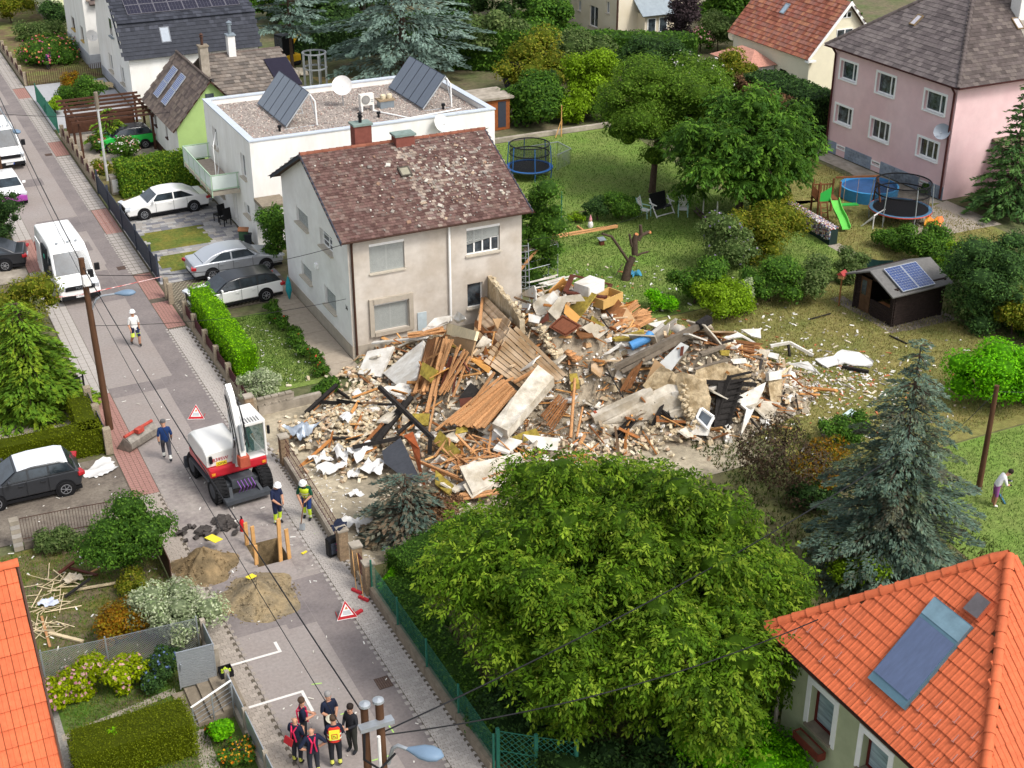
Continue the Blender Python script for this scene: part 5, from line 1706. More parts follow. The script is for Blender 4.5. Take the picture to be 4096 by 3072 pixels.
# hedges
hedge('bright green clipped thuja hedge above the low stone posts',[(13.55,54.2),(13.55,61.4)],1.0,1.75,'thuja',9000,.085,61,mat=m_need)
hedge('yellow green clipped hedge behind the dark grey car',[(-4,50.85),(6.15,50.85),(6.2,53.2)],.9,1.25,'boxdk',11000,.07,62)
hedge('rounded dark yellow green box hedge in the lower garden',[(2.75,32.1),(4.75,32.1)],1.45,1.25,'boxdk',12000,.045,63,round_=.3)
hedge('overgrown hedge with brown gaps beside the white car',[(14.6,82.0),(18.4,82.3)],1.6,2.1,'conif',6500,.13,64)
hedge('tall dark hedge between the cream and the pink house',[(59.5,74.2),(59.5,79.0)],3.2,3.0,'dark',6500,.2,65,round_=.3)
hedge('dark hedge with reddish leaves behind the tall dark hedge',[(57.5,75.2),(59.0,80.5)],2.6,2.6,'brown',2600,.2,66,round_=.3)
hedge('dark green hedge behind the yellow digger',[(34.5,110.5),(48,109)],2.4,3.0,'dark',5000,.22,67,round_=.3)
hedge('long dark hedge along the far gardens',[(44,103),(60,92)],3.0,3.2,'mid',6500,.24,68,round_=.3)
hedge('dark clipped hedge beside the brick posts of the walnut garden',[(14.2,36.4),(16.6,37.2)],1.5,1.5,'mid',6500,.08,69,round_=.3)
hedge('green hedge along the right edge of the dry lawn',[(49.2,45.3),(48.6,41.5)],1.8,1.9,'mid',5200,.13,70,round_=.3)
hedge('creeping plants along the green wire fence',[(13.35,35.6),(13.3,28.2)],.9,1.0,'mid',6500,.1,71,round_=.3)
hedge('ivy bank under the walnut tree at the bottom edge',[(13.6,28.4),(15.2,24.2)],1.5,1.1,'dark',4600,.12,72,round_=.3)
hedge('low green bank behind the ruined fence of the back garden',[(49.6,78.5),(53.5,82)],2.6,2.6,'mid',4200,.2,73,round_=.3)
# bare pruned tree
t=thing('pruned_tree','leafless pruned fruit tree with sawn limbs on the back lawn','tree',(34.68,56.9,0),world=True)
pl=lambda x,y: V((x,56.9,0))
b=MB().tube([(34.6,56.9,-.1),(34.75,56.9,.7),(35.0,56.9,1.2)],[.25,.2,.18],9)
b.build('trunk',m_bark,t,smooth=60)
for pts,r in (([(34.81,56.9,0.91),(34.41,56.9,1.49),(33.68,56.9,2.54),(33.13,56.9,2.78)],.06),([(35.11,56.9,1.31),(35.07,56.9,2.08),(35.16,56.9,2.41)],.13),([(35.28,56.9,2.05),(35.47,56.9,2.33),(35.92,56.9,2.41)],.08),([(35.44,56.9,2.34),(35.38,56.9,2.88)],.07),([(34.91,56.9,1.79),(34.74,56.9,2.48)],.05),([(35.22,56.9,1.23),(35.53,56.9,1.3),(35.94,56.9,1.32)],.045)):
 MB().tube(pts,[1.35*r*(1 - .25*i/len(pts)) for i in range(len(pts))],7).build('limb',m_bark,t,smooth=60)
for p in ((35.16,56.9,2.43),(35.94,56.9,2.41)):
 MB().lathe([(.1,0),(.1,.02)],V(p)+V((-.02,-.05,0)),(0,-.5,1),9).build('sawn_face',M('sawn_wood',srgb('b0744a'),.9,.15,9),t)
# short grass blades over the lawns
def turf(name,label,polys,n,pal,s=.07,seed=1):
 g=np.random.default_rng(seed)
 P=[]
 for (x0,x1,y0,y1),m in polys:
  P.append(np.stack([g.uniform(x0,x1,m),g.uniform(y0,y1,m),np.full(m,.0)],1))
 P=np.concatenate(P)
 a=g.uniform(0,6.28,len(P))
 d=np.stack([np.cos(a),np.sin(a),np.zeros(len(P))],1)
 hgt=s*g.uniform(.5,1.5,(len(P),1))
 v=np.empty((len(P),3,3))
 v[:,0]=P - d*s*.3
 v[:,1]=P+d*s*.3
 v[:,2]=P+np.array([0,0,1.])*hgt+g.normal(size=P.shape)*s*.4
 pal=PAL[pal] if isinstance(pal,str) else np.array([srgb(x) for x in pal])
 c=pal[g.integers(0,len(pal),len(P))]*g.uniform(.75,1.25,(len(P),1))
 me=npmesh(name,v.reshape(-1,3),np.arange(len(P)*3).reshape(-1,3),m_leaf,c)
 o=link(name,me)
 o['kind']='stuff'
 o['label']=label
 return o
GR=('63803a','587434','717f42','4f6a2e')
turf('lawn_blades','short mown grass on the back lawn',[((30.5,47,52.3,66),34000),((34,48,67,81),14000),((14.0,16.9,53,61),7000)],0,GR,.07,1)
turf('dry_lawn_blades','short dry grass around the shed',[((31.5,46,36.5,51.5),34000),((47.5,57,52.5,60),10000),((48,56,63,70),5000)],0,('94874f','7f7a42','a3966a','6a7038'),.07,2)
turf('near_lawn_blades','mown grass around the man raking',[((33,50,25,35.8),30000)],0,GR,.06,3)
turf('left_turf_blades','rough grass in the left gardens',[((-1,6.7,37,44.5),14000),((2.2,6.6,28,36.4),16000)],0,('4f7a26','628a30','6f7a38','7a8038'),.06,4)
turf('undergrowth_blades','undergrowth below the walnut tree and shrubs',[((13,34,24,37.5),20000),((46,58,40,52),9000),((28,33,37,45),4000)],0,('4a5a2a','5c6a34','6a6040','3f4f26'),.12,5)
# ---------------------------------------------------------------- the collapsed house
HG=[(16.3,47.3,.95,2.0,2.0),(21.5,52.6,1.2,2.5,1.2),(21.3,47.0,2.3,2.7,2.5),(26.3,47.6,4.5,3.2,3.1),(30.2,43.6,3.1,2.4,2.0),(33.4,43.4,.9,1.8,1.7),(20.3,42.0,.9,3.0,1.5),(28.6,51.5,1.2,2.2,1.6)]
def hf(x,y):
 return sum(a*math.exp(-((x - cx)/sx)**2 - ((y - cy)/sy)**2) for cx,cy,a,sx,sy in HG)
ruin=thing('collapsed_house','collapsed house, a mound of brick rubble, planks and broken walls','collapsed house',(25,46,0),world=True)
g6=np.random.default_rng(66)
U6=g6.uniform
m_rub=M('rubble_fill',srgb('aa9f8c'),.97,.3,3.5,1.,14,col2=srgb('7b6d5a'),sc2=1.4,mix2=1.)
x0,x1,y0,y1,st=13.2,37.5,38.6,54.15,.22
nx,ny=int((x1 - x0)/st),int((y1 - y0)/st)
vs=[]
for j in range(ny+1):
 for i in range(nx+1):
  x,y=x0+i*st,y0+j*st
  h_=hf(x,y)
  vs.append((x+U6(-.06,.06),min(y+U6(-.06,.06),54.15),h_ - .16+(U6(-.12,.12)+.16*math.sin(2.1*x+1.3*y)*math.cos(1.7*y - x))*min(1,h_) if h_ > .12 else -.05))
fs=[(j*(nx+1)+i,j*(nx+1)+i+1,(j+1)*(nx+1)+i+1,(j+1)*(nx+1)+i) for j in range(ny) for i in range(nx)]
MB().add(vs,fs).build('rubble_mound',m_rub,ruin,kind='stuff')
DK=[srgb(x) for x in ('b9aa90','c7bba5','a39681','d3cabb','8f8270','d8d2c8','c2b7a6','d6d1c9','7d7264','ab8a66','b7a586')]
WT=[srgb(x) for x in ('dedad2','d3cfc6','c8c2b6','e4e1da')]
WD=[srgb(x) for x in ('b3804c','a8713f','c4935c','9a6338','8a5a36')]
def inpile():
 while True:
  x,y=U6(13.8,37),U6(39,54)
  if hf(x,y) > .1 and U6(0,1) < .25+hf(x,y):
   return x,y
b=MB()
for i in range(6500):
 x,y=inpile()
 s=U6(.04,.16) if i % 9 else U6(.18,.42)
 k=i % 10
 b.col=shade(DK[g6.integers(len(DK))] if k < 7 else WT[g6.integers(4)] if k < 8 else WD[g6.integers(5)],.2)
 if k < 8:
  sz=(s,s*U6(.5,1),s*U6(.25,.7))
 else:
  sz=(s*U6(2,5),s*.35,s*.2)
 b.obox((x,y,hf(x,y) - .02+U6(-.05,.1)),sz,(U6(-.6,.6),U6(-.6,.6),U6(0,6)),U6(.6,1))
b.build('rubble_fragment_scatter',M('fragment',(.5,.5,.5),.95,.15,8,.4,attr=True),ruin,cols=True,kind='stuff')
# pale bricks of the heap by the fence
m_brick=M('pale_brick',srgb('c3b294'),.95,.18,9,.4,rnd=.16)
mb_=MB().obox((0,0,0),(.25,.12,.07),Matrix.Identity(3),.95).mesh('brick',m_brick)
for i in range(300):
 for _ in range(30):
  x,y=g6.normal(16.2,1.3),g6.normal(47.0,1.25)
  if 13.6 < x < 19 and 43.8 < y < 50:
   break
 link('brick',mb_,ruin,(x,y,max(.03,hf(x,y) - .02+U6(-.04,.09))),(U6(-.6,.6),U6(-.6,.6),U6(0,6.3)))
b=MB()
for i in range(1500):
 c=[(16.2,46.9,1.5,1.5),(31.2,43.2,1.6,1.2),(18.6,50.3,1.3,1.0),(26.5,41.5,3,.8),(21,52.6,1.8,.6)][i % 5]
 x,y=g6.normal(c[0],c[2]),min(53.9,g6.normal(c[1],c[3]))
 b.col=shade([srgb('c3b294'),srgb('b6a68a'),srgb('cabfa8'),srgb('b39a80')][g6.integers(4)],.16)
 b.obox((x,y,max(.03,hf(x,y)+U6(-.06,.1))),(.25,.12,.07),(U6(-.7,.7),U6(-.7,.7),U6(0,6.3)),.95)
b.build('loose_brick_scatter',M('brick_mix',(.5,.5,.5),.95,.15,9,.4,attr=True),ruin,cols=True,kind='stuff')
m_plank=M('fresh_plank',srgb('b4855a'),.85,.22,5,.25,30,rnd=.22,stretch=(3,3,.6))
m_plank2=M('pale_plank',srgb('c0a98d'),.9,.22,4,.25,30,rnd=.2,col2=srgb('927758'),sc2=1.)
m_plankd=M('brown_plank',srgb('7a5233'),.9,.25,5,.25,rnd=.25)
m_char=M('charred_wood',srgb('2a2725'),.8,.35,7,.5,20,rnd=.2)
m_greyw=M('grey_timber',srgb('7d7264'),.92,.25,4,.4,rnd=.15)
m_insul=M('mineral_wool',srgb('a38f3f'),.98,.3,6,.8,30,col2=srgb('7f6f36'),sc2=2.,rnd=.15)
m_slab=M('white_slab',srgb('d9d6cf'),.9,.08,4,.15,col2=srgb('bdb6aa'),sc2=1.6,mix2=.6)
m_plas=M('broken_plaster',srgb('cfc7b8'),.95,.16,2.5,.5,14,col2=srgb('a89d8a'),sc2=1.)
m_card=M('cardboard',srgb('a98a66'),.9,.1,4)
m_maro=M('maroon_board',srgb('5c3428'),.6,.15,4)
m_tan=M('tan_board',srgb('cb9552'),.7,.12,4)
m_sheet=M('white_sheeting',srgb('cfcdc9'),.6,.06,4)
def plank(p,q,w=.14,t=.03,mat=None,roll=0.,name='plank',par=None):
 return MB().beam(p,q,w,t,roll).build(name,mat or m_plank,par or ruin)
def deck(P,n,mat,t=.035,name='plank',gap=.06,mats=None):
 """boarding of n planks between edge P0-P1 and edge P3-P2"""
 P=[V(p) for p in P]
 for i in range(n):
  a,e=i/n+gap/n/2,(i+1)/n - gap/n/2
  s0,s1=U6(-.03,.05),1+U6(-.06,.03)
  A0,A1=P[0].lerp(P[3],a),P[1].lerp(P[2],a)
  B0,B1=P[0].lerp(P[3],e),P[1].lerp(P[2],e)
  q=[A0.lerp(A1,s0),A0.lerp(A1,s1),B0.lerp(B1,s1),B0.lerp(B1,s0)]
  dz=V((0,0,U6(-.02,.02)))
  MB().plate([p+dz for p in q],t).build(name,mats[g6.integers(len(mats))] if mats else mat,ruin)
def fan(a0,a1,b0,b1,n,mat,w=.13,t=.03,jit=.12,lift=.3):
 a0,a1,b0,b1=map(V,(a0,a1,b0,b1))
 for i in range(n):
  s,e=g6.random(),0
  e=min(1,max(0,s+U6(-.25,.25)))
  j=lambda: V((U6(-jit,jit),U6(-jit,jit),U6(0,lift)))
  plank(a0.lerp(a1,s)+j(),b0.lerp(b1,e)+j(),w*U6(.7,1.4),t,mat,U6(-.4,.4))
def plate(name,pts,t,mat,par=ruin,label=None,cat=None,edge=0.):
 A_=np.array([tuple(p) for p in pts])
 c_=A_.mean(0)
 nn=np.linalg.svd(A_ - c_)[2][2]
 pts=[tuple(p - nn*((p - c_) @ nn)) for p in A_]
 o=MB().plate(pts,t).build(name,mat,None if cat else par)
 if cat:
  tag(o,label,cat)
 elif label:
  o['label']=label
 return o
def ragged(name,pts,t,mat,par=ruin,k=3,amp=.12,label=None):
 """plate with a broken outline"""
 out=[]
 pts=[V(p) for p in pts]
 for i,p in enumerate(pts):
  q=pts[(i+1) % len(pts)]
  for s in range(k):
   r=p.lerp(q,s/k)
   if s:
    r=r+(p - q).cross(V((.3,.2,1))).normalized()*U6(-amp,amp)
   out.append(r)
 o=MB().plate(out,t).build(name,mat,par)
 if label:
  o['label']=label
 return o
# two boarded roof decks that slid down
deck([(25.69,55.28,1.51),(22.83,46.23,4.15),(21.43,45.74,2.42),(20.96,46.76,2.8)],9,None,mats=[m_plank2,m_plank2,m_plankd,m_tan,m_card])
deck([(22.98,46.49,4.04),(24.53,44.51,2.13),(22.54,44.95,1.83),(21.39,46.19,2.8)],10,m_plank2,gap=.16)
for s in (0,1):
 plank([(21.57,46.83,3.93),(22.3,45.1,2.1)][s],[(25.41,54.75,1.62),(23.51,45.03,2.59)][s],.12,.1,m_plank,name='rafter')
# boarded brown wall panel, tilted
deck([(21.07,51.19,1.8),(18.71,47.43,1.32),(19.11,47.1,1.59),(20.61,48.11,3.31)],7,m_plankd)
for a,c in (((19.77,48.24,2.36),(20.04,47.39,2.93)),((18.57,47.13,1.49),(19.09,46.8,1.76))):
 plank(a,c,.1,.08,m_plank)
# white wall slabs against the neighbour
plate('white_slab',[(18.85,52.91,0.87),(19.8,52.17,1.29),(18.83,51.39,0.28),(18.07,52.28,0.27)][::-1],.16,m_slab,label='left of the two fallen white slabs')
plate('white_slab',[(19.89,51.54,1.18),(21.03,51.44,1.51),(19.25,48.26,1.67),(18.67,48.54,1.03),(19,51.38,0.41)][::-1],.16,m_slab,label='right of the two fallen white slabs')
plate('facade_board',[(21.99,51.43,1.68),(21.12,46.25,3.75),(20.78,46.14,2.95),(21.75,51.17,1.17)][::-1],.06,m_card)
plate('facade_strip',[(22.26,51.72,2.09),(21.23,46.42,4.09),(21.08,46.22,3.77),(21.96,51.43,1.74)][::-1],.12,M('cream_strip',srgb('d8c7a3'),.9,.1,4))
ragged('plaster_lump',[(21.02,51.71,1.98),(21.69,51.83,2.41),(22.36,51.6,2.48),(22.06,51.57,2.16)],.1,m_slab)
ragged('plaster_lump',[(22.5,51.55,2.25),(22.8,51.72,2.51),(21.33,47.58,4.08),(22.66,51.55,2.05)],.1,m_slab)
fan((20.47,51.97,1.71),(20.47,51.85,1.65),(21.9,51.48,1.9),(21.89,51.19,1.8),14,m_plank,.1,lift=.2)
plank((19.42,53.83,0.81),(21.17,51.44,1.73),.25,.06,m_slab,name='white_lath')
# standing remains of a party wall with ragged brick top
m_wallr=M('torn_wall',srgb('c6b79b'),.95,.22,3.5,.7,16,col2=srgb('9d8a6c'),sc2=1.2)
P=[V((26.2,56.23,0.9)),V((23.57,46.62,3.97))]
prof_=[0,.0,.1,.02,.2,.0,.34,.1,.48,.05,.6,.2,.75,.1,.9,.25,1,.4]
n_=(P[1] - P[0]).cross(V((0,0,1))).normalized()*.22
b=MB()
top=[P[0].lerp(P[1],prof_[i])+V((0,0,1.55 - 1.1*prof_[i] - prof_[i+1])) for i in range(0,len(prof_),2)]
bot=[P[0].lerp(P[1],prof_[i]) - V((0,0,1.2)) for i in range(0,len(prof_),2)]
for i in range(len(top) - 1):
 b.add([bot[i],bot[i+1],top[i+1],top[i],bot[i]+n_,bot[i+1]+n_,top[i+1]+n_,top[i]+n_],[(0,1,2,3),(7,6,5,4),(3,2,6,7),(0,3,7,4),(1,5,6,2)])
b.build('party_wall',m_wallr,ruin)
for i in range(40):
 s=g6.random()
 p=P[0].lerp(P[1],s)+V((0,0,1.55 - 1.1*s - U6(.0,.25)))+n_*g6.random()
 link('brick',mb_,ruin,p,(U6(-.3,.3),U6(-.3,.3),math.atan2(P[1].y - P[0].y,P[1].x - P[0].x)+U6(-.4,.4)))
# torn inner wall with holes right of the decks
b=MB()
for i in range(46):
 t_=i/45
 p=V((24.14,46.37,3.65)).lerp(V((24.37,45.38,2.67)),t_)+V((U6(-.12,.12),U6(-.12,.12),U6(-.2,.25)))
 link('brick',mb_,ruin,p,(U6(-.5,.5),U6(-.5,.5),U6(0,6)))
# bundles of fresh boards
fan((21.72,44.86,2.34),(22.09,44.47,1.97),(19.03,44.74,1.06),(20.22,43.63,1.11),22,m_plank,.17,.03,.06,.12)
for a,c,w in (((23.48,44.98,2.62),(20.4,43.48,1.09),.14),((21.44,45.13,2.74),(20.19,44.73,1.72),.1),((21.74,45,2.58),(18.64,44.82,0.88),.1),((22.16,44.83,2.46),(21.46,44.85,2.3),.08),((20.06,47.33,2.95),(18.72,45.85,1.17),.16),((19.37,46.27,1.86),(18.43,44.97,0.78),.07),((20.46,47.17,3.45),(19.77,46.92,2.57),.09),((20.87,46.18,3.12),(19.36,46.02,1.77),.08)):
 plank(a,c,w,.07)
fan((21.1,50.88,1.76),(20.4,47.03,3.52),(18.69,46.95,1.44),(19.31,46.13,1.68),12,m_plank,.1,.06,.15,.25)
fan((20.51,46.7,3.33),(20.83,46.08,3.12),(19.42,46.15,1.75),(19.75,45.76,1.75),8,m_plank,.08,.05,.15,.2)
plate('maroon_panel',[(20.21,46.85,2.97),(20.4,46.47,2.99),(19.69,46.07,1.88),(19.4,46.23,1.77)][::-1],.04,m_maro)
for a,c in (((20.47,46.4,3.11),(20.61,45.73,2.68)),((20.47,46.4,3.11),(19.87,45.8,1.86))):
 plank(a,c,.07,.05,m_maro,name='frame_bar')
plate('maroon_panel',[(20.58,45.57,2.27),(20.8,45.18,2.04),(20.49,45.16,1.76),(19.95,45.42,1.76)][::-1],.04,m_char)
plate('maroon_panel',[(19.96,45.38,1.75),(20.41,45.11,1.85),(20.37,44.91,1.59),(19.89,45.07,1.42)][::-1],.05,m_maro)
# concrete beam with a plastered face
blk=ragged('concrete_beam',[(20.26,42.82,1.4),(23.19,44.62,2.53),(23.66,44.11,2.09),(20.47,41.9,1.48)][::-1],.42,m_plas,k=2,amp=.03)
plate('white_face',[(20.17,42.59,1.56),(23.13,44.55,2.55),(23.36,44.3,2.33),(20.26,42.06,1.6)][::-1],.03,m_slab,par=blk)
deck([(22.76,43.64,1.17),(23.89,44.14,1.71),(24.19,43.71,1.27),(22.82,42.67,0.85)],8,m_plankd,gap=.3)
for a,c,w in (((23.44,42.27,0.63),(24.64,44.18,2.16),.13),((23.74,42.3,0.59),(24.47,43.17,1.35),.1)):
 MB().tube([a,c],[w*.55,w*.45],8).build('post',m_plank,ruin,smooth=50)
# charred roof timbers over the brick heap
for a,c,w in (((17.28,47.36,1.99),(18.22,44.12,0.97),.17),((18.39,46.64,1.6),(16.33,45.39,0.62),.2),((18.17,46.8,1.37),(16.15,45.5,0.56),.16),((16.95,46.74,1.55),(17.52,46.33,1.61),.1),((17.92,45.47,1.15),(17.24,45.34,0.84),.12),((18.16,44.18,1.01),(18.02,44,0.34),.17),((15.27,45.2,0.75),(17.27,44.97,0.82),.16),((16.48,50.38,0.9),(14.85,49.87,0.15),.15),((15.48,50.31,0.35),(17,48.89,0.5),.16),((16.56,51.6,0.3),(16.92,50.28,0.2),.12),((16.22,49.68,0.55),(16.53,47.49,1.32),.1)):
 plank(a,c,w,w*.9,m_char,.3,'charred_beam')
# mineral wool boards
for q in ([(19.39,47.74,2.5),(19.56,46.63,2.59),(19.2,46.56,2.14),(19.05,47.37,2.19)],[(18.16,46.05,1.18),(18.72,45.58,1.27),(18.49,45.21,0.96),(18.11,45.59,0.92)],[(18.76,44.63,0.95),(18.76,42.65,1.02),(18.38,42.88,0.67),(18.39,44.44,0.64)],[(27.04,45.3,3.19),(28.86,45.78,2.87),(28.46,44.99,2.93),(27.05,45.12,2.91)],[(26.45,46.06,3.9),(26.91,45.73,3.47),(26.42,45.61,3.29),(26.02,45.7,3.39)],[(17.48,42.11,0.77),(17.72,40.98,0.66),(17.41,40.67,0.46),(17.18,41.49,0.57)],[(24.69,44.75,2.12),(24.99,44.61,2.16),(24.95,44.26,1.6),(24.56,44.31,1.57)],[(19.38,44.39,1.04),(19.78,44.23,1.11),(19.72,44.04,0.95),(19.24,44.2,0.88)]):
 plate('insulation_board',q[::-1],.1,m_insul)
# black membrane, copper coloured sheet, hollow brick slab
plate('black_membrane',[(16.24,44.72,0.71),(17.17,44.83,0.87),(16.74,41.78,0.66),(16.43,42.05,0.47),(16.15,44.01,0.34)][::-1],.02,M('bitumen',srgb('43454a'),.7,.15,5,.2))
b=MB()
rows=[((17.26,44.83,0.98),(17.61,44.65,1.16)),((17.36,44.27,0.79),(17.35,43.32,1.1)),((17.12,43.22,0.68),(16.99,42.4,1.05)),((16.81,41.97,0.63),(16.82,41.77,0.82)),((16.68,41.16,0.45),(16.73,41.13,0.5))]
b.add([p for r in rows for p in r],[(2*i,2*i+1,2*i+3,2*i+2) for i in range(4)])
b.build('copper_sheet',M('rust_orange',srgb('a2552f'),.7,.25,4,.2),ruin)
sl_=ragged('hollow_brick_slab',[(18.16,41.23,0.91),(20.53,40.88,1.11),(20.63,40.31,0.64),(18.2,40.18,0.32)][::-1],.3,m_plas,k=2,amp=.04)
for i in range(5):
 p=V((18.84,40.63,0.81)).lerp(V((19.89,40.59,0.92)),i/4)
 MB().obox(p,(.24,.2,.2),(.2,-.1,.3)).build('hollow_brick',M('clay_block',srgb('a67d5c'),.95,.2,6),sl_)
plate('fibre_board',[(18,40.71,0.73),(18.55,40.83,0.95),(18.96,40.25,0.68),(18.1,40.14,0.41)][::-1],.03,m_plas)
# splintered laths in front
for i in range(44):
 p=V((18.47,44.7,0.75)).lerp(V((20.46,41.93,1.38)),g6.random()).lerp(V((18.3,40.91,0.63)),g6.random()*.8)
 a=U6(0,6.28)
 L=U6(.25,.8)
 d=V((math.cos(a)*L,math.sin(a)*L,U6(-.2,.3)))
 plank(p - d,p+d,U6(.05,.11),.03,m_plank,U6(-.6,.6))
fan((16.94,44.07,0.64),(16.96,43.73,0.63),(18.06,41.11,0.76),(18.14,40.92,0.71),4,m_plank,.1,lift=.1)
fan((17.72,40.56,0.37),(17.86,40.33,0.33),(19.17,40.15,0.46),(19.17,39.81,0.39),9,m_plank,.1,lift=.12)
plate('white_board',[(21.25,42.19,1.37),(22.59,41.67,1.12),(22.29,41.23,0.86),(21.64,41.48,0.97)][::-1],.03,m_slab)
# upper rubble: second bundle of boards and furniture boards
fan((24.8,45.32,2.71),(25.14,44.97,2.38),(32.95,53.15,0.51),(32.55,50.82,0.47),26,m_plank,.13,.03,.08,.2)
for i in range(20):
 p=V((27.1,45.51,3.43)).lerp(V((32.39,51.66,0.58)),g6.random())
 a=U6(-.3,.9)
 L=U6(.4,.9)
 d=V((math.cos(a)*L,math.sin(a)*L,U6(-.05,.1)))
 plank(p - d,p+d,.08,.03,m_plank,U6(-.4,.4))
for a,c,w,m in (((26.54,44.16,2.28),(29.85,43.11,3.93),.22,m_greyw),((26.82,44.11,2.09),(29.6,43.16,3.62),.2,m_greyw),((29.8,43.09,3.95),(30.44,43.19,4.1),.3,m_char)):
 plank(a,c,w,w,m,0,'wall_plate')
for a,c in (((27.1,46.01,4),(27.24,45.69,3.74)),((26.68,45.79,3.9),(26.86,45.34,3.5)),((26.21,44.29,2.22),(26.55,42.83,0.89)),((26.17,44.36,1.97),(26.52,43.74,1.85))):
 MB().tube([a,c],.03,6).build('iron_bar',m_char,ruin)
plate('wardrobe_door',[(24.45,46.17,3.72),(25.08,46.15,4.17),(25.73,45.62,3.74),(25,45.68,3.37)][::-1],.05,M('walnut_veneer',srgb('71422c'),.5,.2,5,stretch=(1,4,1)),None,'dark brown panelled wardrobe door lying on top of the rubble','door')
wd=D.objects['wardrobe_door']
c4=[V(p) for p in ((24.45,46.17,3.72),(25.08,46.15,4.17),(25.73,45.62,3.74),(25,45.68,3.37))]
cm=sum(c4,V())/4
for i in range(4):
 a,e=c4[i].lerp(cm,.18),c4[(i+1) % 4].lerp(cm,.18)
 MB().beam(a+V((0,0,.01)),e+V((0,0,.01)),.06,.03).build('moulding',M('walnut_dark',srgb('5a3020'),.5,.2),wd)
plate('tan_panel',[(25.3,46.33,4.57),(25.75,45.81,4.07),(25.52,45.77,3.8),(25.16,46.17,4.2)][::-1],.04,m_tan)
for q,m in (([(27.88,55.71,0.9),(24.6,48.14,4.81),(24.65,47.29,4.89),(24.34,47.35,4.49)],m_slab),([(24.64,46.88,4.64),(24.98,46.82,5.01),(25.17,46.57,4.72),(24.79,46.63,4.49)],m_slab),([(27.8,55.49,0.7),(24.13,47.42,4.37),(24.14,47.11,4.13),(23.96,47.49,3.96)],m_sheet),([(23.99,47.12,4.05),(24.33,46.64,4.02),(24.17,46.54,3.78),(23.86,46.88,3.81)],m_slab),
    ([(24.54,46.45,4.31),(25.06,46.45,4.88),(25.9,46.12,4.95),(26.07,46.02,4.65),(25.3,46.29,4.64),(24.87,46.16,3.9)],m_plas),([(24.09,46.5,3.71),(24.53,46.43,4.27),(24.48,46.23,4)],m_maro),([(25.77,45.75,3.6),(26.28,45.75,3.77),(27.02,45.52,3.35),(26.36,45.35,3.1)],m_plas),
    ([(27.74,46.55,3.8),(32.7,53.29,0.61),(32.92,52.91,0.61),(31.69,52.34,0.55)],m_tan),([(31.95,50.39,0.66),(33.07,50.43,0.63),(32.34,50.12,0.49)],m_slab),([(32.93,50.21,0.54),(33.47,50.29,0.71),(29.35,43.99,3.6),(29.24,44.25,3.38)],m_plas),([(26.35,44.81,2.6),(27.25,44.9,2.97),(27.28,44.86,2.84),(26.67,44.87,2.6)],m_slab)):
 plate('broken_panel',q[::-1],.05,m)
MB().tube([(28.54,44.66,3.17),(29.07,44.55,3.59)],.1,10).build('white_pipe',m_slab,ruin,smooth=50)
MB().tube([(29.3,43.97,3.57),(29.4,43.61,3.61)],.2,12).build('concrete_pipe',m_plas,ruin,smooth=50)
o=MB().tube([(27.55,44.67,2.82),(28.3,44.58,3.07),(28.53,44.68,3.21)],[.2,.2,.17],12).build('blue_bottle',M('blue_gas',srgb('4f86b8'),.4,.12,4),smooth=50)
tag(o,'blue cylinder lying among the roof boards','gas cylinder')
# household goods on the crest
t=thing('brown_frame','hollow maroon cupboard frame on the crest of the rubble','frame',(26.65,46.81,4.73),world=True)
q=[V(p) for p in ((25.54,46.78,4.86),(26.07,47.16,5.38),(32.49,54.8,0.9),(27.39,46.66,4.33))]
for i in range(4):
 MB().beam(q[i],q[(i+1) % 4],.2,.08).build('rail',m_maro,t)
t=thing('white_cabinet','white boxy kitchen cabinet inside the maroon frame','cabinet',(26.71,46.83,4.62),.4)
MB().box(-.55,.55,-.4,.4,0,.5).build('carcass',m_slab,t,bevel=.01)
MB().box(-.5,.5,-.415,-.4,.05,.45).build('front',m_white,t)
t=thing('open_drawer','light brown empty drawer box on the rubble crest','drawer',(27.46,46.67,4.04),.35)
b=MB()
for x_0,x_1,y_0,y_1 in ((-.65,.65,-.4,-.36),(-.65,.65,.36,.4),(-.65,-.61,-.36,.36),(.61,.65,-.36,.36)):
 MB().box(x_0,x_1,y_0,y_1,.02,.42).build('side',M('drawer_wood',srgb('c09a5c'),.8,.1,4),t)
MB().box(-.65,.65,-.4,.4,0,.02).build('bottom',D.materials['drawer_wood'],t)
MB().obox((.1,0,.08),(.7,.12,.1),(0,0,.3)).build('divider',D.materials['drawer_wood'],t)
# right part: broken brick walls, charred stair, white door
m_cbrick=M('cream_brickwork',srgb('bba888'),.95,.25,7,.8,18,col2=srgb('8f7c5e'),sc2=2.)
ragged('brick_pier',[(28.35,41.18,0.43),(28.34,42.41,2.36),(29.14,41.85,2.12),(29.12,41.37,1.44),(28.62,40.86,0.43)],.35,m_cbrick,k=4,amp=.1)
ragged('brick_pier',[(32.65,41.78,1.37),(33.46,41.97,1.48),(33.01,41.28,0.58),(32.49,41.23,0.54)],.3,m_cbrick,k=3,amp=.06)
plate('white_cap',[(32.62,41.75,1.76),(33.4,41.91,1.66),(33.28,41.7,1.36),(32.56,41.6,1.47)][::-1],.2,m_slab)
for q,m in (([(24.94,43.19,0.59),(27.43,42.63,1.65),(28.24,42.37,2.04),(28.71,41.89,1.79),(28.43,41.64,0.74),(27.15,42.32,0.53),(25.85,42.49,0.3)],m_plas),([(27.39,42.72,1.57),(28.19,42.63,2.34),(28.51,42.21,2.19),(28.13,42.13,1.4)],m_cbrick),([(29.14,41.8,1.69),(29.47,41.94,2.37),(30.83,41.95,2.43),(31.79,41.85,1.9),(31.38,41.65,1.62),(29.77,41.76,1.93)],m_cbrick)):
 ragged('wall_mass',q,.45,m,k=3,amp=.1)
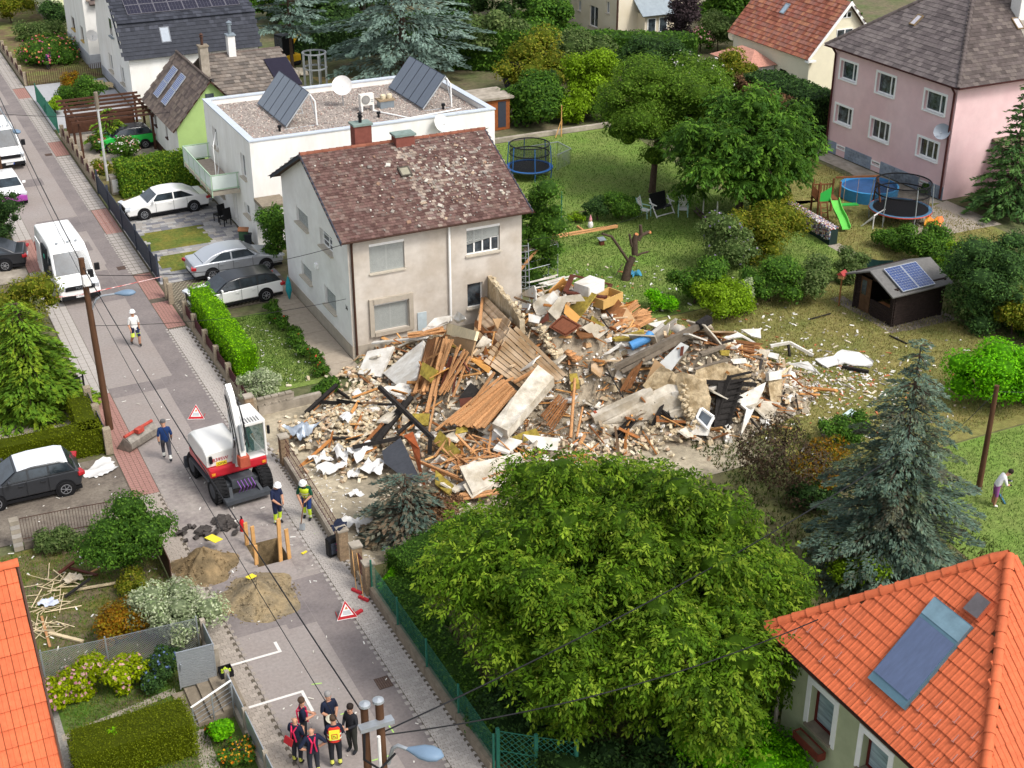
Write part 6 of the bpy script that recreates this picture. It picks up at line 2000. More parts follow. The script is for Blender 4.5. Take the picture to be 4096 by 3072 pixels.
for k_ in range(70):
 s,r=g6.random(),g6.random()
 p=V((28.53,42.24,2.17)).lerp(V((28.54,40.9,0.52)),s)+V((U6(-.25,.25),U6(-.2,.2),U6(-.1,.15)))
 link('brick',mb_,ruin,p,(U6(-.15,.15),U6(-.15,.15),.5+U6(-.3,.3)))
lint=[((24.92,43.08,0.74),(27.47,42.69,1.61),.38,m_plas),((26.1,42.78,0.65),(27.22,42.47,0.95),.35,m_plas),((28.13,42.22,1.56),(28.75,41.92,1.74),.3,m_slab),((29.3,41.74,1.68),(29.97,41.61,1.77),.16,m_slab),((27.89,41.93,0.82),(28.46,41.71,1.02),.35,m_plas),((25.02,43.18,0.9),(25.66,43.08,0.93),.2,M('red_brick',srgb('9c4f38'),.95,.2,9)),((26.52,42.9,1.32),(27.15,42.7,1.45),.18,D.materials['red_brick'])]
for a,c,w,m in lint:
 plank(a,c,w,w,m,0,'lintel')
for i in range(9):
 a=V((29.23,40.78,0.46)).lerp(V((30.51,41.58,2.12)),i/8)
 plank(a,a+V((.95,-.1,.05)),.2,.05,m_char,.2,'charred_step')
for a,c,w in (((29.32,41.75,2.08),(31.68,41.36,1.59),.2),((29.29,40.8,0.48),(30.47,41.54,2.19),.16),((29.8,40.54,0.39),(31.07,41.5,1.94),.16),((27.16,42.52,0.94),(27.75,41.93,0.76),.14),((27.55,42.24,1.07),(27.88,41.67,0.67),.14),((27.7,42.19,1.2),(27.03,41.87,0.5),.14),((25.4,42.19,0.28),(26.33,42.45,0.66),.16),((25.57,42,0.24),(26.52,42.36,0.66),.12)):
 plank(a,c,w,w*.8,m_char,.2,'charred_beam')
plate('soot_board',[(29.93,41.57,2.07),(31.02,41.52,1.94),(29.8,40.54,0.39),(29.24,40.71,0.49)][::-1],.05,m_char)
plate('white_gable',[(30.5,41.24,1.27),(32.32,41.48,1.53),(32,41.21,1.31),(29.97,39.84,0.19),(30.88,40.82,0.83)][::-1],.14,m_slab)
t=thing('white_door','white door with a small framed window leaning in the ruin','door',(28.7,40.84,0.42),world=True)
MB().plate([(28.04,40.91,0.36),(28.8,41.23,1.26),(29.18,40.69,0.97),(28.84,40.46,0.3)][::-1],.05).build('leaf',m_slab,t)
q=[V(p) for p in ((28.57,40.98,0.93),(28.85,41.09,1.27),(29.15,40.61,1.02),(28.8,40.5,0.61))]
for i in range(4):
 MB().beam(q[i],q[(i+1) % 4],.09,.09).build('window_frame',m_upvc,t)
MB().plate([p.lerp(sum(q,V())/4,.1) for p in q][::-1],.02).build('pane',m_glass,t)
t=plate('cabinet_side',[(28.08,43.37,2.4),(28.98,43.07,3.38),(29.21,42.79,3.27),(28.43,42.85,2.28)][::-1],.08,M('pale_cabinet',srgb('cfcfca'),.7,.06,3))
plate('picture',[(28.79,42.79,2.91),(28.9,42.93,3.25),(29.01,42.86,3.29),(28.9,42.73,2.94)][::-1],.03,m_maro,par=t)
plate('cabinet_side',[(27.46,43.25,1.86),(28,43.42,2.67),(28.22,42.98,2.45),(27.69,43.16,1.85)][::-1],.06,m_card)
deck([(26.4,43.58,1.4),(26.99,43.74,2.11),(27.7,43.71,2.7),(26.9,43.4,1.55)],4,m_plankd)
fan((29.85,43.07,3.38),(29.77,42.93,3.23),(35.5,46.32,0.51),(32.5,42.88,2.13),26,m_plankd,.09,.03,.15,.15)
fan((29.87,42.95,3.29),(29.98,42.8,3.15),(35.45,46.09,0.52),(35.23,45.92,0.44),8,m_plank,.08,.03,.12,.15)
plank((29.66,42.59,2.9),(30.85,42.62,3),.2,.12,m_greyw)
plank((29.28,42.38,2.35),(30.95,42.29,2.53),.16,.1,m_greyw)
plate('insulation_board',[(30.57,42.5,2.93),(31.1,42.54,2.8),(30.99,42.42,2.6),(30.59,42.42,2.73)][::-1],.1,m_insul)
for i in range(110):
 x,y=inpile()
 if x > 17:
  s=U6(.2,.65)
  ragged('plaster_lump',[V((x,y,hf(x,y)+.1))+V((math.cos(a)*s,math.sin(a)*s*.7,U6(-.15,.4))) for a in (0,1.4,2.9,4.4)],.08,[m_plas,m_slab,m_plas][i % 3],k=2,amp=.06)
for i in range(105):
 x,y=inpile()
 a,L=U6(0,6.28),U6(.4,1.3)
 d=V((math.cos(a)*L,math.sin(a)*L,U6(-.15,.3)))
 p=V((x,y,hf(x,y)+.08))
 plank(p - d*.5,p+d*.5,U6(.06,.16),U6(.025,.07),[m_plank,m_plankd,m_plank2,m_greyw,m_char][i % 5],U6(-.5,.5))
for i in range(46):
 x,y=U6(20,32),U6(41.5,50.5)
 if hf(x,y) < .7:
  continue
 s,mt_=U6(.35,.85),Euler((U6(-.9,.9),U6(-.9,.9),U6(0,6))).to_matrix()
 p=V((x,y,hf(x,y)+.18))
 ragged('broken_panel',[p+mt_ @ V((s*a,s*U6(.5,.8)*c,0)) for a,c in ((-1,-1),(1,-1),(1,1),(-1,1))],.06,[m_plank2,m_plas,m_card,m_slab,m_plankd,m_insul,m_plas,m_tan][i % 8],k=2,amp=.08)
b=MB()
for i in range(620):
 x,y=inpile()
 if x < 18.5 and i % 3:
  continue
 b.col=shade((WD+[srgb('6b5540'),srgb('9a8a74'),srgb('c0a888')])[g6.integers(8)],.2)
 if x > 27.5 and y < 43 and i % 2:
  b.col=shade(srgb('2e2a27'),.3)  # charred tone on the sooty side, also stands in for cavity shade
 a,L=[.6,2.3,1.2][i % 3]+g6.normal(0,.35),U6(.25,.9)
 d=V((math.cos(a)*L,math.sin(a)*L,g6.normal(0,.22)*L))
 p=V((x,y,hf(x,y)+U6(.02,.22)))
 b.beam(p - d,p+d,U6(.04,.14),U6(.02,.06),U6(-.8,.8))
b.build('board_scatter',M('board_mix',(.5,.5,.5),.88,.2,6,.2,attr=True),ruin,cols=True,kind='stuff')
# ---- loose sheets and litter, each a thing
def crumple(name,label,cat,c,sx,sy,h,mat,rz=0.,seed=0,n=9,group=None):
 g=np.random.default_rng(seed)
 ph=g.uniform(0,6,8)
 vs,fs=[],[]
 for j in range(n+1):
  for i in range(n+1):
   u,v=i/n - .5,j/n - .5
   z=h*(.5+.35*math.sin(7*u+ph[0])*math.cos(5*v+ph[1])+.3*math.sin(11*v+4*u+ph[2])+.1*g.uniform(-1,1))
   e=1+.18*math.sin(5*(u+v)+ph[3])+.1*g.uniform(-1,1)
   vs.append((u*sx*e,v*sy*e,max(.012,z)))
 for j in range(n):
  for i in range(n):
   fs.append((j*(n+1)+i,j*(n+1)+i+1,(j+1)*(n+1)+i+1,(j+1)*(n+1)+i))
 o=MB().add(vs,fs).build(name,mat,smooth=60)
 o.location=c
 o.rotation_euler=(0,0,rz)
 tag(o,label,cat,group)
 return o
for i,(c,sx,sy,h_,rz,lab) in enumerate([
 ((15.87,47.26,0.94),.75,.6,.2,.5,'white plastic sheet on top of the pale brick heap'),((14.87,45.43,0.29),.5,1.0,.4,.2,'upright crumpled white sheet in front of the brick heap'),((15.62,45.22,0.34),1.1,.7,.4,.4,'bulging white sheet left of the black membrane'),
 ((14.33,44.88,0.13),1.2,.5,.35,.1,'long white roll of sheeting near the iron fence'),((15.73,44.23,0.15),1.0,.9,.3,.8,'flat torn white sheet beside the toppled spruce'),((14.07,45.74,0.15),.7,.5,.3,.3,'white lump of sheeting behind the iron fence'),
 ((14.45,42.9,0.01),.5,.4,.2,.2,'small white plaster bag in the littered yard'),((13.82,40.7,0),.8,1.0,.5,.4,'grey white foil heap beside the fence post'),((14.54,39.37,0.1),.5,.5,.4,.4,'white bag hanging in the toppled branches'),((14.93,44.29,0.06),.6,.4,.2,.9,'white torn bag below the long roll')]):
 crumple('plastic_sheet',lab,'plastic sheet',c,sx,sy,h_,m_sheet,rz,i)
crumple('metal_sheet','bent grey metal sheet at the corner of the iron fence','metal sheet',(14.03,47.8,0.34),1.1,.9,.5,M('bent_zinc',srgb('9aa3ad'),.4,.1,3,metal=.5),.6,21)
crumple('white_tarp','white cloth sheet lying beside the dark grey car','cloth sheet',(6.16,49.16,0.01),1.25,.95,.12,m_sheet,.5,22,12)
for i,(q,lab) in enumerate((([(30.93,42.95,3.21),(35.47,48.18,0.6),(35.82,47.39,0.5),(35.69,46.73,0.4),(35.02,47.18,0.4)],'large white board at the garden side of the rubble'),([(35.75,48.17,0.5),(36.64,47.85,0.5),(36.29,47.27,0.3),(35.95,47.57,0.4)],'white board leaning behind the large white board'),([(35.11,46.75,0.31),(35.99,45.45,0.33),(35.68,45.16,0.27),(35.13,46.37,0.22)],'white strip of board by the dark splinters'),([(31.04,42.4,2.46),(32.01,42.63,2.2),(32.08,42.55,1.99),(31.23,42.36,2.21)],'small white board on the brick rubble'))):
 plate('white_board',q[::-1],.06,m_slab,None,lab,'board')
# pieces beyond the rubble on the dry lawn
for q,lab in (([(38.01,44.25,0.25),(38.64,44.3,0.5),(39.23,43.79,0.45),(39.45,43.02,0.3),(39.33,43,0.1),(38.63,43.48,0.1)],'large crumpled white insulation sheet on the dry lawn'),([(37.4,44.62,0.1),(38.05,44.18,0.3),(38.24,43.57,0.2),(37.44,43.78,0.05)],'flat white sheet beside the crumpled white sheet'),([(35.52,44.1,0.5),(36.27,43.76,0.6),(36.65,43.27,0.1),(36.19,43.7,0.3)],'curved white sheet at the edge of the rubble'),([(35.18,39.84,0.05),(35.8,40.01,0.1),(35.9,39.48,0.05),(35.57,39.25,0.02)],'pale blue board at the corner of the rubble')):
 o=ragged('white_sheet',q[::-1],.05,m_sheet if 'pale' not in lab else M('pale_blue_board',srgb('b8ccc8'),.7,.08),None,3,.08)
 tag(o,lab,'sheet')
for a,c,w,m,lab in (((35.94,46.05,0.5),(36.8,45.81,0.6),.12,m_slab,'white beam at the head of the broken frame on the lawn'),((36.8,45.81,0.6),(37.63,45.05,0.1),.12,m_slab,'long white beam slanting to the dry lawn'),((36.74,45.8,0.5),(36.73,45.59,0),.1,m_char,'short charred post under the white beam'),((38.06,43.49,0.1),(38.79,42.54,0.1),.14,m_char,'charred beam lying on the dry lawn'),((35.01,44.12,0.6),(35,42.85,0.2),.14,m_plankd,'brown timber sliding off the rubble'),((33.69,39.48,0.3),(33.28,38.65,0.1),.12,m_greyw,'grey timber beside the scorched shrub'),((40.03,48.48,0.05),(41.38,48.59,0.05),.05,m_char,'thin dark stick near the shed'),((42.3,45.3,0.04),(42.43,44.22,0.04),.06,m_char,'dark stick in front of the shed corner')):
 o=MB().beam(a,c,w).build('fallen_beam',m)
 tag(o,lab,'beam')
b=MB()
for i in range(1150):
 k=i % 5
 if k < 3:
  x,y=U6(31,46),U6(37.5,53)
  if g6.random() > math.exp(-((x - 33)/9)**2 - ((y - 44)/8)**2):
   x,y=g6.normal(35.5,2.3),g6.normal(43.5,2.6)
 elif k==3:
  x,y=g6.normal(32,4),g6.normal(55,2.6)
  if y < 54.3 and x < 29:
   y=55+g6.random()
   x+=4
 else:
  x,y=g6.normal(37.5,1.3),g6.normal(42.5,1.3)
 if GX0 - .3 < x < GX1+.3 and y > 53.9:
  continue
 s=U6(.03,.1)
 b.col=shade([WT,WT,DK,[srgb('8f8a84'),srgb('b06a48')]][g6.integers(4)][g6.integers(2)],.15)
 b.obox((x,y,.02),(s*U6(1,4),s,.025),(U6(-.2,.2),U6(-.2,.2),U6(0,6)),.9)
for i in range(420):
 x,y=[(U6(8,11.6),U6(27,58)),(U6(2,6.7),U6(37,50)),(U6(12.8,14.5),U6(38.5,46)),(U6(13.6,17),U6(53,60))][g6.integers(4)]
 if PX0 - .1 < x < PX1+.1 and PY0 - .1 < y < PY1+.1:
  continue
 s=U6(.015,.05)
 b.col=shade(WT[g6.integers(4)],.15)
 b.obox((x,y,.03),(s*U6(1,5),s,.012),(0,0,U6(0,6)),.9)
o=b.build('litter_scatter',M('litter',(.5,.5,.5),.9,.1,9,attr=True),cols=True)
o['kind']='stuff'
o['label']='small pale splinters and plaster crumbs strewn over lawns and road'
# splintered laths in the left garden
lt=thing('lath_heap','tangled heap of pale splintered laths on the littered garden','lath heap',(2.97,42.03,0),world=True)
m_lath=M('pale_lath',srgb('c9b795'),.9,.15,5,rnd=.2)
for i in range(60):
 c=[V((3.17,41.97,0.12)),V((2.7,40.8,0.06)),V((2.43,39.65,0.06))][i % 3]+V((g6.normal(0,.3),g6.normal(0,.3),0))
 a,L=U6(0,6.28),U6(.2,.6)
 d=V((math.cos(a)*L,math.sin(a)*L,U6(-.05,.12)))
 MB().beam(c - d,c+d,U6(.015,.04),.015).build('lath',m_lath,lt)
for a,c,w,m,lab in (((2.51,39.2,0.06),(3.43,38.25,0.05),.12,m_lath,'thick pale batten in the littered garden'),((2.45,40.21,0.06),(2.42,38.45,0.05),.08,m_plank,'orange batten crossing the pale laths'),((3.69,41.21,0.1),(5.05,41,0.1),.1,m_lath,'long pale board beside the rust brown shrub'),((3.34,41,0.06),(4.26,41.05,0.5),.1,m_char,'bent black branch over the laths'),((3.36,42.43,0.1),(4.02,42.65,0.3),.12,m_maro,'maroon board standing in the littered garden'),((3.79,42.62,0.1),(4.57,41.76,0.1),.1,m_maro,'maroon board lying in the littered garden'),((4.18,43.92,0.1),(5.12,43.91,0.1),.06,m_lath,'pale lath along the patterned paving'),((4.39,42.01,0.1),(4.9,42.22,0.1),.07,m_plank,'orange lath below the round shrub'),((4.24,43.11,0.1),(4.42,43.67,0.1),.05,m_slab,'white lath beside the paved strip'),((4.5,43.39,0.05),(4.76,42.82,0.05),.06,m_lath,'pale lath near the round shrub')):
 o=MB().beam(a,c,w,w*.5).build('batten',m)
 tag(o,lab,'batten')
crumple('cloth_rag','pale blue rag among the laths','rag',(2.78,40.85,0.05),.5,.45,.15,M('blue_rag',srgb('b6bccb'),.8,.1),.4,31)
crumple('cloth_rag','cream rag on the heap of laths','rag',(3.72,41.8,0.1),.6,.45,.2,M('cream_rag',srgb('cabca6'),.8,.1),.4,32)
# ---------------------------------------------------------------- vehicles
m_tyre=M('tyre_rubber',srgb('1f1f20'),.85,.15,20,.2)
m_alloy=M('alloy',srgb('a9abb0'),.35,.05,metal=.7)
m_cglass=M('car_glass',srgb('1a2025'),.06,.2,1.5,spec=.55,col2=srgb('323b42'),sc2=1.2)
m_lamp=M('lamp_glass',srgb('c8ccd0'),.15,.1,spec=.8)
m_red=M('red_lamp',srgb('a81e24'),.25,.1,spec=.6)
m_plate=M('plate_white',srgb('e4e4e2'),.5,.03)
def paint(name,h,metal=.0):
 return M(name,srgb(h),.28,.03,1,spec=.4,coat=.3,metal=metal)
def prismY(poly,wf,b=None):
 """side outline poly (x,z) made solid across y with half width wf(x,z)"""
 b=b or MB()
 n=len(poly)
 vs=[(x,-wf(x,z),z) for x,z in poly]+[(x,wf(x,z),z) for x,z in poly]
 b.add(vs,[tuple(range(n)),tuple(range(2*n - 1,n - 1,-1))]+[(i,n+i,n+(i+1) % n,(i+1) % n) for i in range(n)])
 return b
def wheel(par,x,y,r,w,sp=5,rim=None):
 s=1 if y > 0 else -1
 o=MB().lathe([(r*.62,-.02),(r*.62,0),(r*.1,.012),(.001,.02)],(x,y,r),(0,s,0),20).build('wheel',m_black,par)
 MB().lathe([(r*.64,.0),(r*.9,.005),(r,-.03),(r,-w+.03),(r*.9,-w),(r*.5,-w)],(x,y,r),(0,s,0),26).build('tyre',m_tyre,o,smooth=40)
 b=MB()
 for k in range(sp):
  a=2*math.pi*k/sp+.3
  b.beam((x+math.cos(a)*r*.12,y+s*.022,r+math.sin(a)*r*.12),(x+math.cos(a)*r*.6,y+s*.012,r+math.sin(a)*r*.6),.05,.02)
 b.lathe([(r*.64,0),(r*.64,.014),(r*.56,.014),(r*.56,0)],(x,y,r),(0,s,0),20)
 b.lathe([(r*.16,0),(r*.16,.03),(.001,.032)],(x,y,r),(0,s,0),10)
 b.build('rim',rim or m_alloy,o)
def car(label,loc,rz,L,W,body,cabin,belt,wb,wr,paintm,roofm=None,cat='car',name='parked_car',pillars=(),seams=(),tail=(.06,.2),lampz=None,grille=True,panel=None,mirror=True,rear_x=None,sp=7):
 """body/cabin: side outlines (x,z), front at +x; origin on the ground at mid length"""
 t=thing(name,label,cat,loc,rz)
 hw=W/2
 zt=max(z for x,z in body)
 wfb=lambda x,z: hw*(1 - .05*max(0,(abs(x)/(L/2)) - .8)*5)*(1 if z < .75*zt else .97)
 o=prismY(body,wfb).build('body',paintm,t,smooth=45,bevel=.07)
 o.modifiers[0].segments=3
 zr=max(z for x,z in cabin)
 wfc=lambda x,z: hw*(.95 - .19*(z - belt)/(zr - belt))
 o=prismY(cabin,wfc).build('cabin',roofm or paintm,t,smooth=45,bevel=.05)
 o.modifiers[0].segments=3
 if panel:
  q=sorted([p for p in cabin if p[1] > zr - .14])
  prismY([(x,z+.014) for x,z in q]+[(x,z - .03) for x,z in q[::-1]],lambda x,z: wfc(x,z) - .02).build('roof_panel',panel,t,bevel=.02)
 rb,fb=min(cabin,key=lambda p: p[0]),max(cabin,key=lambda p: p[0])
 tops=sorted([p for p in cabin if p[1] > zr - .12])
 rt,ft=tops[0],tops[-1]
 for nm,a,e in (('windscreen',fb,ft),('rear_window',rb,rt)):
  sg=1 if a[0] > e[0] else -1
  q=[]
  for f_,sd in ((.1,-1),(.1,1),(.9,1),(.9,-1)):
   x,z=a[0]+(e[0] - a[0])*f_,a[1]+(e[1] - a[1])*f_
   q.append((x+.012*sg,sd*(wfc(x,z) - .07),z+.012))
  MB().plate(q[::-sg],.008).build(nm,m_cglass,t)
 xs=[rb[0]+.22*(rt[0] - rb[0])+.12]+list(pillars)+[fb[0] - .3*(fb[0] - ft[0]) - .08]
 for sd in (-1,1):
  for i in range(len(xs) - 1):
   q=[]
   for x,z in ((xs[i]+.04,belt+.06),(xs[i+1] - .04,belt+.06),(xs[i+1] - .04,zr - .1),(xs[i]+.04,zr - .1)):
    lo,hi=(rb[0]+(rt[0] - rb[0])*(z - belt)/(zr - belt)+.1,fb[0]+(ft[0] - fb[0])*(z - belt)/(zr - belt) - .1)
    x=min(max(x,lo),hi)
    q.append((x,sd*(wfc(x,z)+.008),z))
   MB().plate(q[::sd*-1],.01).build('side_window',m_cglass,t)
 for x in (-wb/2+(rear_x or 0),wb/2+(rear_x or 0)):
  for sd in (-1,1):
   MB().lathe([(wr*1.2,-.04),(wr*1.2,0),(.001,0)],(x,sd*(hw*.99+.004),wr*1.02),(0,sd,0),22).build('wheel_arch',m_black,t)
   wheel(t,x,sd*(hw+.012),wr,.2,sp)
 fx,rx=max(x for x,z in body),min(x for x,z in body)
 lz=lampz or belt - .22
 for sd in (-1,1):
  MB().obox((fx - .12,sd*(hw - .2),lz),(.3,.36,.15),(0,.15,-sd*.35)).build('headlight',m_lamp,t,bevel=.03)
  MB().obox((rx+.1,sd*(hw - .17),lz+.06),(.26,.36,.16),(0,0,sd*.3)).build('taillight',m_red,t,bevel=.03)
  if mirror:
   MB().obox((fb[0] - .35,sd*(hw+.07),belt+.1),(.1,.2,.14)).build('mirror',paintm,t,bevel=.03)
  for x in seams:
   MB().box(x - .006,x+.006,sd*hw - .006,sd*hw+.006,.3,belt).build('door_seam',m_black,t)
  for x in seams[:-1]:
   MB().box(x+.1,x+.28,sd*hw - .01,sd*hw+.02,belt - .16,belt - .12).build('door_handle',paintm,t)
 if grille:
  MB().box(fx - .05,fx+.012,-hw*.55,hw*.55,lz - .24,lz+.02).build('grille',m_black,t)
 MB().box(fx - .02,fx+.02,-.26,.26,lz - .4,lz - .28).build('front_plate',m_plate,t)
 MB().box(rx - .02,rx+.02,-.26,.26,lz - .22,lz - .1).build('rear_plate',m_plate,t)
 MB().box(rx+.1,fx - .1,-hw*.93,hw*.93,.18,.3).build('underbody',m_black,t)
 return t
SB=[(-2.4,.32),(2.35,.3),(2.45,.5),(2.38,.68),(1.25,.92),(-1.5,.98),(-2.35,.96),(-2.46,.7)]
SCB=[(-2.0,.93),(1.25,.9),(.5,1.38),(.0,1.45),(-.7,1.44),(-1.35,1.3)]
m_wpaint=paint('white_car_paint','e6e5e2')
m_spaint=paint('silver_paint','b4b8bd',.4)
car('white saloon car parked behind the dark slatted fence',(15.65,77.9,0),R(183),4.85,1.85,SB,SCB,.93,2.94,.33,m_wpaint,pillars=(-.35,),seams=(-1.1,-.3,.75),sp=9)
car('silver saloon car parked beside the white flat roofed house',(16.75,67.2,0),R(2),4.85,1.85,SB,SCB,.93,2.9,.33,m_spaint,pillars=(-.35,),seams=(-1.1,-.3,.75),sp=9)
WBp=[(-2.3,.32),(2.2,.3),(2.32,.5),(2.25,.7),(1.2,.9),(-2.2,.98),(-2.36,.75)]
WCp=[(-2.25,.95),(1.25,.88),(.45,1.38),(-.1,1.46),(-1.5,1.42),(-1.95,1.32)]
car('white estate car with black roof parked by the grey house',(15.6,63.2,0),R(184),4.65,1.8,WBp,WCp,.93,2.7,.33,m_wpaint,paint('black_roof','1c1e22'),pillars=(-1.0,-.1),seams=(-.95,-.1,.9))
CB=[(-1.85,.34),(1.85,.34),(1.98,.55),(1.9,.82),(1.0,1.0),(-1.75,1.02),(-1.98,.8)]
CC=[(-1.75,.98),(1.05,.96),(.35,1.4),(-.2,1.47),(-1.2,1.46),(-1.5,1.36)]
car('dark grey hatchback with white roof on the cobbled drive',(3.35,48.6,0),R(180),3.98,1.78,CB,CC,1.0,2.54,.32,paint('grey_metal','34363a',.2),paint('black_pillar','1d1f22'),panel=paint('white_roof','d2d6da'),pillars=(-.75,.0),seams=(-.7,.1,.95),sp=6)
car('black car with red tail light at the left edge',(4.72,73.47,0),R(168),4.4,1.8,SB,SCB,.93,2.7,.32,paint('black_car','23262c'),pillars=(-.35,),seams=(-.3,))
car('bright green small car under the wooden pergola',(16.3,91.6,0),R(180),3.6,1.65,CB,CC,1.0,2.3,.3,paint('neon_green','2fb44a'),paint('black_top','202226'),pillars=(-.6,),seams=(.1,))
car('white car with purple front end parked at the left edge',(7.7,84.42,0),R(-88),4.2,1.75,CB,CC,1.0,2.54,.32,m_wpaint,pillars=(-.7,.0),seams=(-.6,.1))
pc=D.objects['parked_car.006']
MB().box(1.55,2.03,-.84,.84,.34,.74).build('purple_bumper',paint('purple','9a3f96'),pc,bevel=.06)
def van(label,loc,rz,L=5.9,H=2.55,W=2.0,open_door=False,lettering=None):
 t=thing('delivery_van',label,'van',loc,rz)
 hw=W/2
 f=L/2
 poly=[(-f,.35),(f - .05,.32),(f,.6),(f - .08,1.0),(f - 1.05,1.22),(f - 1.75,2.2),(f - 2.2,H - .05),(f - 3.2,H),(-f+.1,H - .03),(-f,H - .3)]
 wf=lambda x,z: hw*(1 if z < 1.2 else 1 - .11*(z - 1.2)/(H - 1.2))
 o=prismY(poly,wf).build('body',m_wpaint,t,smooth=45,bevel=.1)
 o.modifiers[0].segments=3
 q=[(f - 1.08,-hw*.88,1.27),(f - 1.08,hw*.88,1.27),(f - 1.76,hw*.8,2.2),(f - 1.76,-hw*.8,2.2)]
 MB().plate([(x+.012,y,z+.01) for x,y,z in q],.012).build('windscreen',m_cglass,t)
 for sd in (-1,1):
  q=[(f - 1.3,1.27),(f - 2.35,1.27),(f - 2.35,1.98),(f - 1.75,1.98)]
  MB().plate([(x,sd*(wf(x,z)+.01),z) for x,z in q][::sd],.012).build('side_window',m_cglass,t)
  MB().obox((f - .1,sd*(hw - .24),.98),(.22,.4,.24),(0,.3,-sd*.3)).build('headlight',m_lamp,t,bevel=.03)
  MB().obox((f - 1.2,sd*(hw+.16),1.42),(.12,.26,.38)).build('mirror',m_black,t,bevel=.03)
  MB().obox((-f+.04,sd*(hw - .1),1.3),(.12,.18,.5)).build('taillight',m_red,t)
  for x in (-f+1.05,f - .95):
   MB().lathe([(.42,-.04),(.42,0),(.001,0)],(x,sd*(hw+.004),.36),(0,sd,0),22).build('wheel_arch',m_black,t)
   wheel(t,x,sd*(hw+.012),.35,.22,6)
  MB().box(f - 2.42,f - 2.405,sd*hw - .006,sd*hw+.006,.45,2.3 if sd < 0 else 2.3).build('door_seam',m_black,t)
  MB().box(-f+.3,f - .4,sd*hw - .005,sd*(hw+.015) if sd > 0 else sd*hw+.005,.6,.68).build('rub_strip',m_black,t)
 MB().box(f - .06,f+.02,-hw*.72,hw*.72,.82,1.02).build('grille',m_black,t)
 MB().box(f - .1,f+.035,-hw*.95,hw*.95,.34,.58).build('bumper',m_black,t,bevel=.04)
 pl=MB().box(f+.03,f+.045,-.26,.26,.44,.55).build('number_plate',m_plate,t)
 MB().box(f+.045,f+.05,.2,.26,.44,.55).build('plate_band',M('eu_blue',srgb('2c4a9c'),.5,0),pl)
 text('W 77281 K',.1,M('ink',srgb('1b1b1d'),.6,0),t,(f+.047,-.03,.495),(R(90),0,R(90)),.002)
 b=MB()
 for i in range(5):
  b.box(-f+.5,f - 2.4,-hw*.62+i*hw*.3,-hw*.58+i*hw*.3,H - .02,H+.018)
 b.build('roof_rib_field',m_wpaint,t,kind='stuff')
 for x,y in ((f - 2.3,-.45),(f - 2.3,.1),(f - 2.3,.5)):
  MB().lathe([(.07,0),(.06,.05),(.001,.06)],(x,y,H - .02),n=10).build('roof_vent',m_steel,t)
 MB().tube([(f - 2.0,.2,H - .12),(f - 2.1,.2,H+.15)],.01,5).build('aerial',m_black,t)
 if open_door:
  MB().box(f - 3.65,f - 2.5,-hw - .012,-hw+.06,.45,2.25).build('door_shade_plate',M('interior_shade',srgb('2b2d30'),.9,.3,4),t)  # solid dark plate, shade inside the van put into its colour
  MB().box(f - 4.85,f - 3.65,-hw - .1,-hw - .03,.45,2.25).build('sliding_door',m_wpaint,t,bevel=.04)
  MB().lathe([(.13,0),(.13,.02)],(f - 3.0,-hw - .02,1.75),(0,-1,0),16).build('green_disc',M('mint_disc',srgb('4fb096'),.5,0),t)
 if lettering:
  text(lettering,.2,M('chrome_dark',srgb('6c6f73'),.3,0),t,(f+.024,0,.93),(R(90),0,R(90)),.004)
 return t
van('white van with open side door parked on the street beside the juniper',(8.55,69.0,0),R(-88),open_door=True,lettering='MAN')
van('white van at the left edge behind the lamp arm',(8.56,92.43,0),R(-88),5.4,2.3)
# ---------------------------------------------------------------- wheeled excavator
m_exw=paint('excavator_white','dcdad4')
m_exr=paint('excavator_red','b3202c')
m_exg=M('excavator_grey',srgb('44474b'),.55,.15,4,.1)
m_hose=M('hose',srgb('1c1c1e'),.5,.1)
ex=thing('wheeled_excavator','white and red wheeled excavator with raised boom standing in the street','excavator',(10.5,46.0,0),R(5))
# chassis, front towards -y
MB().box(-.45,.45,-1.5,1.5,.55,.95).box(-.8,.8,-1.35,-.95,.5,.75).box(-.8,.8,.95,1.35,.5,.75).build('chassis',m_exg,ex,bevel=.03)
for x in (-1,1):
 for y in (-1.15,1.15):
  w=MB().lathe([(.30,-.05),(.30,0),(.12,.03),(.001,.04)],(x*1.12,y,.52),(x,0,0),18).build('wheel',m_exg,ex,smooth=40)
  MB().lathe([(.3,.0),(.46,.02),(.5,-.06),(.5,-.42),(.46,-.48),(.3,-.46)],(x*1.12,y,.52),(x,0,0),26).build('tyre',m_tyre,w,smooth=40)
  b=MB()
  for k in range(22):
   a=2*math.pi*k/22
   for s_ in (0,1):
    ra=.515
    a2=a+(.14 if s_ else 0)
    b.obox((x*(1.12 - .12 - s_*.22),y+math.cos(a2)*ra,.52+math.sin(a2)*ra),(.22,.06,.05),Euler((a2 - R(90),0,(.4 if s_ else -.4)*x)).to_matrix())
  b.build('tread_lug_field',m_tyre,w,kind='stuff')
bl=MB()
pts=[(0,.1),(.1,.08),(.16,.3),(.1,.55),(.04,.62),(.0,.5)]
bl.loft([[(x,1.75+py,pz) for py,pz in pts] for x in (-1.2,1.2)])
bl.build('dozer_blade',m_exg,ex)
b=MB().beam((-.9,-1.75,.3),(.9,-1.75,.3),.5,.16).beam((-.5,-1.4,.6),(-.6,-1.8,.3),.12).beam((.5,-1.4,.6),(.6,-1.8,.3),.12)
b.build('stabiliser',m_exg,ex)
b=MB().box(-1.2,-1.0,-1.0,1.0,.85,.95).box(1.0,1.2,-1.0,1.0,.85,.95)
b.build('side_step',m_exg,ex)
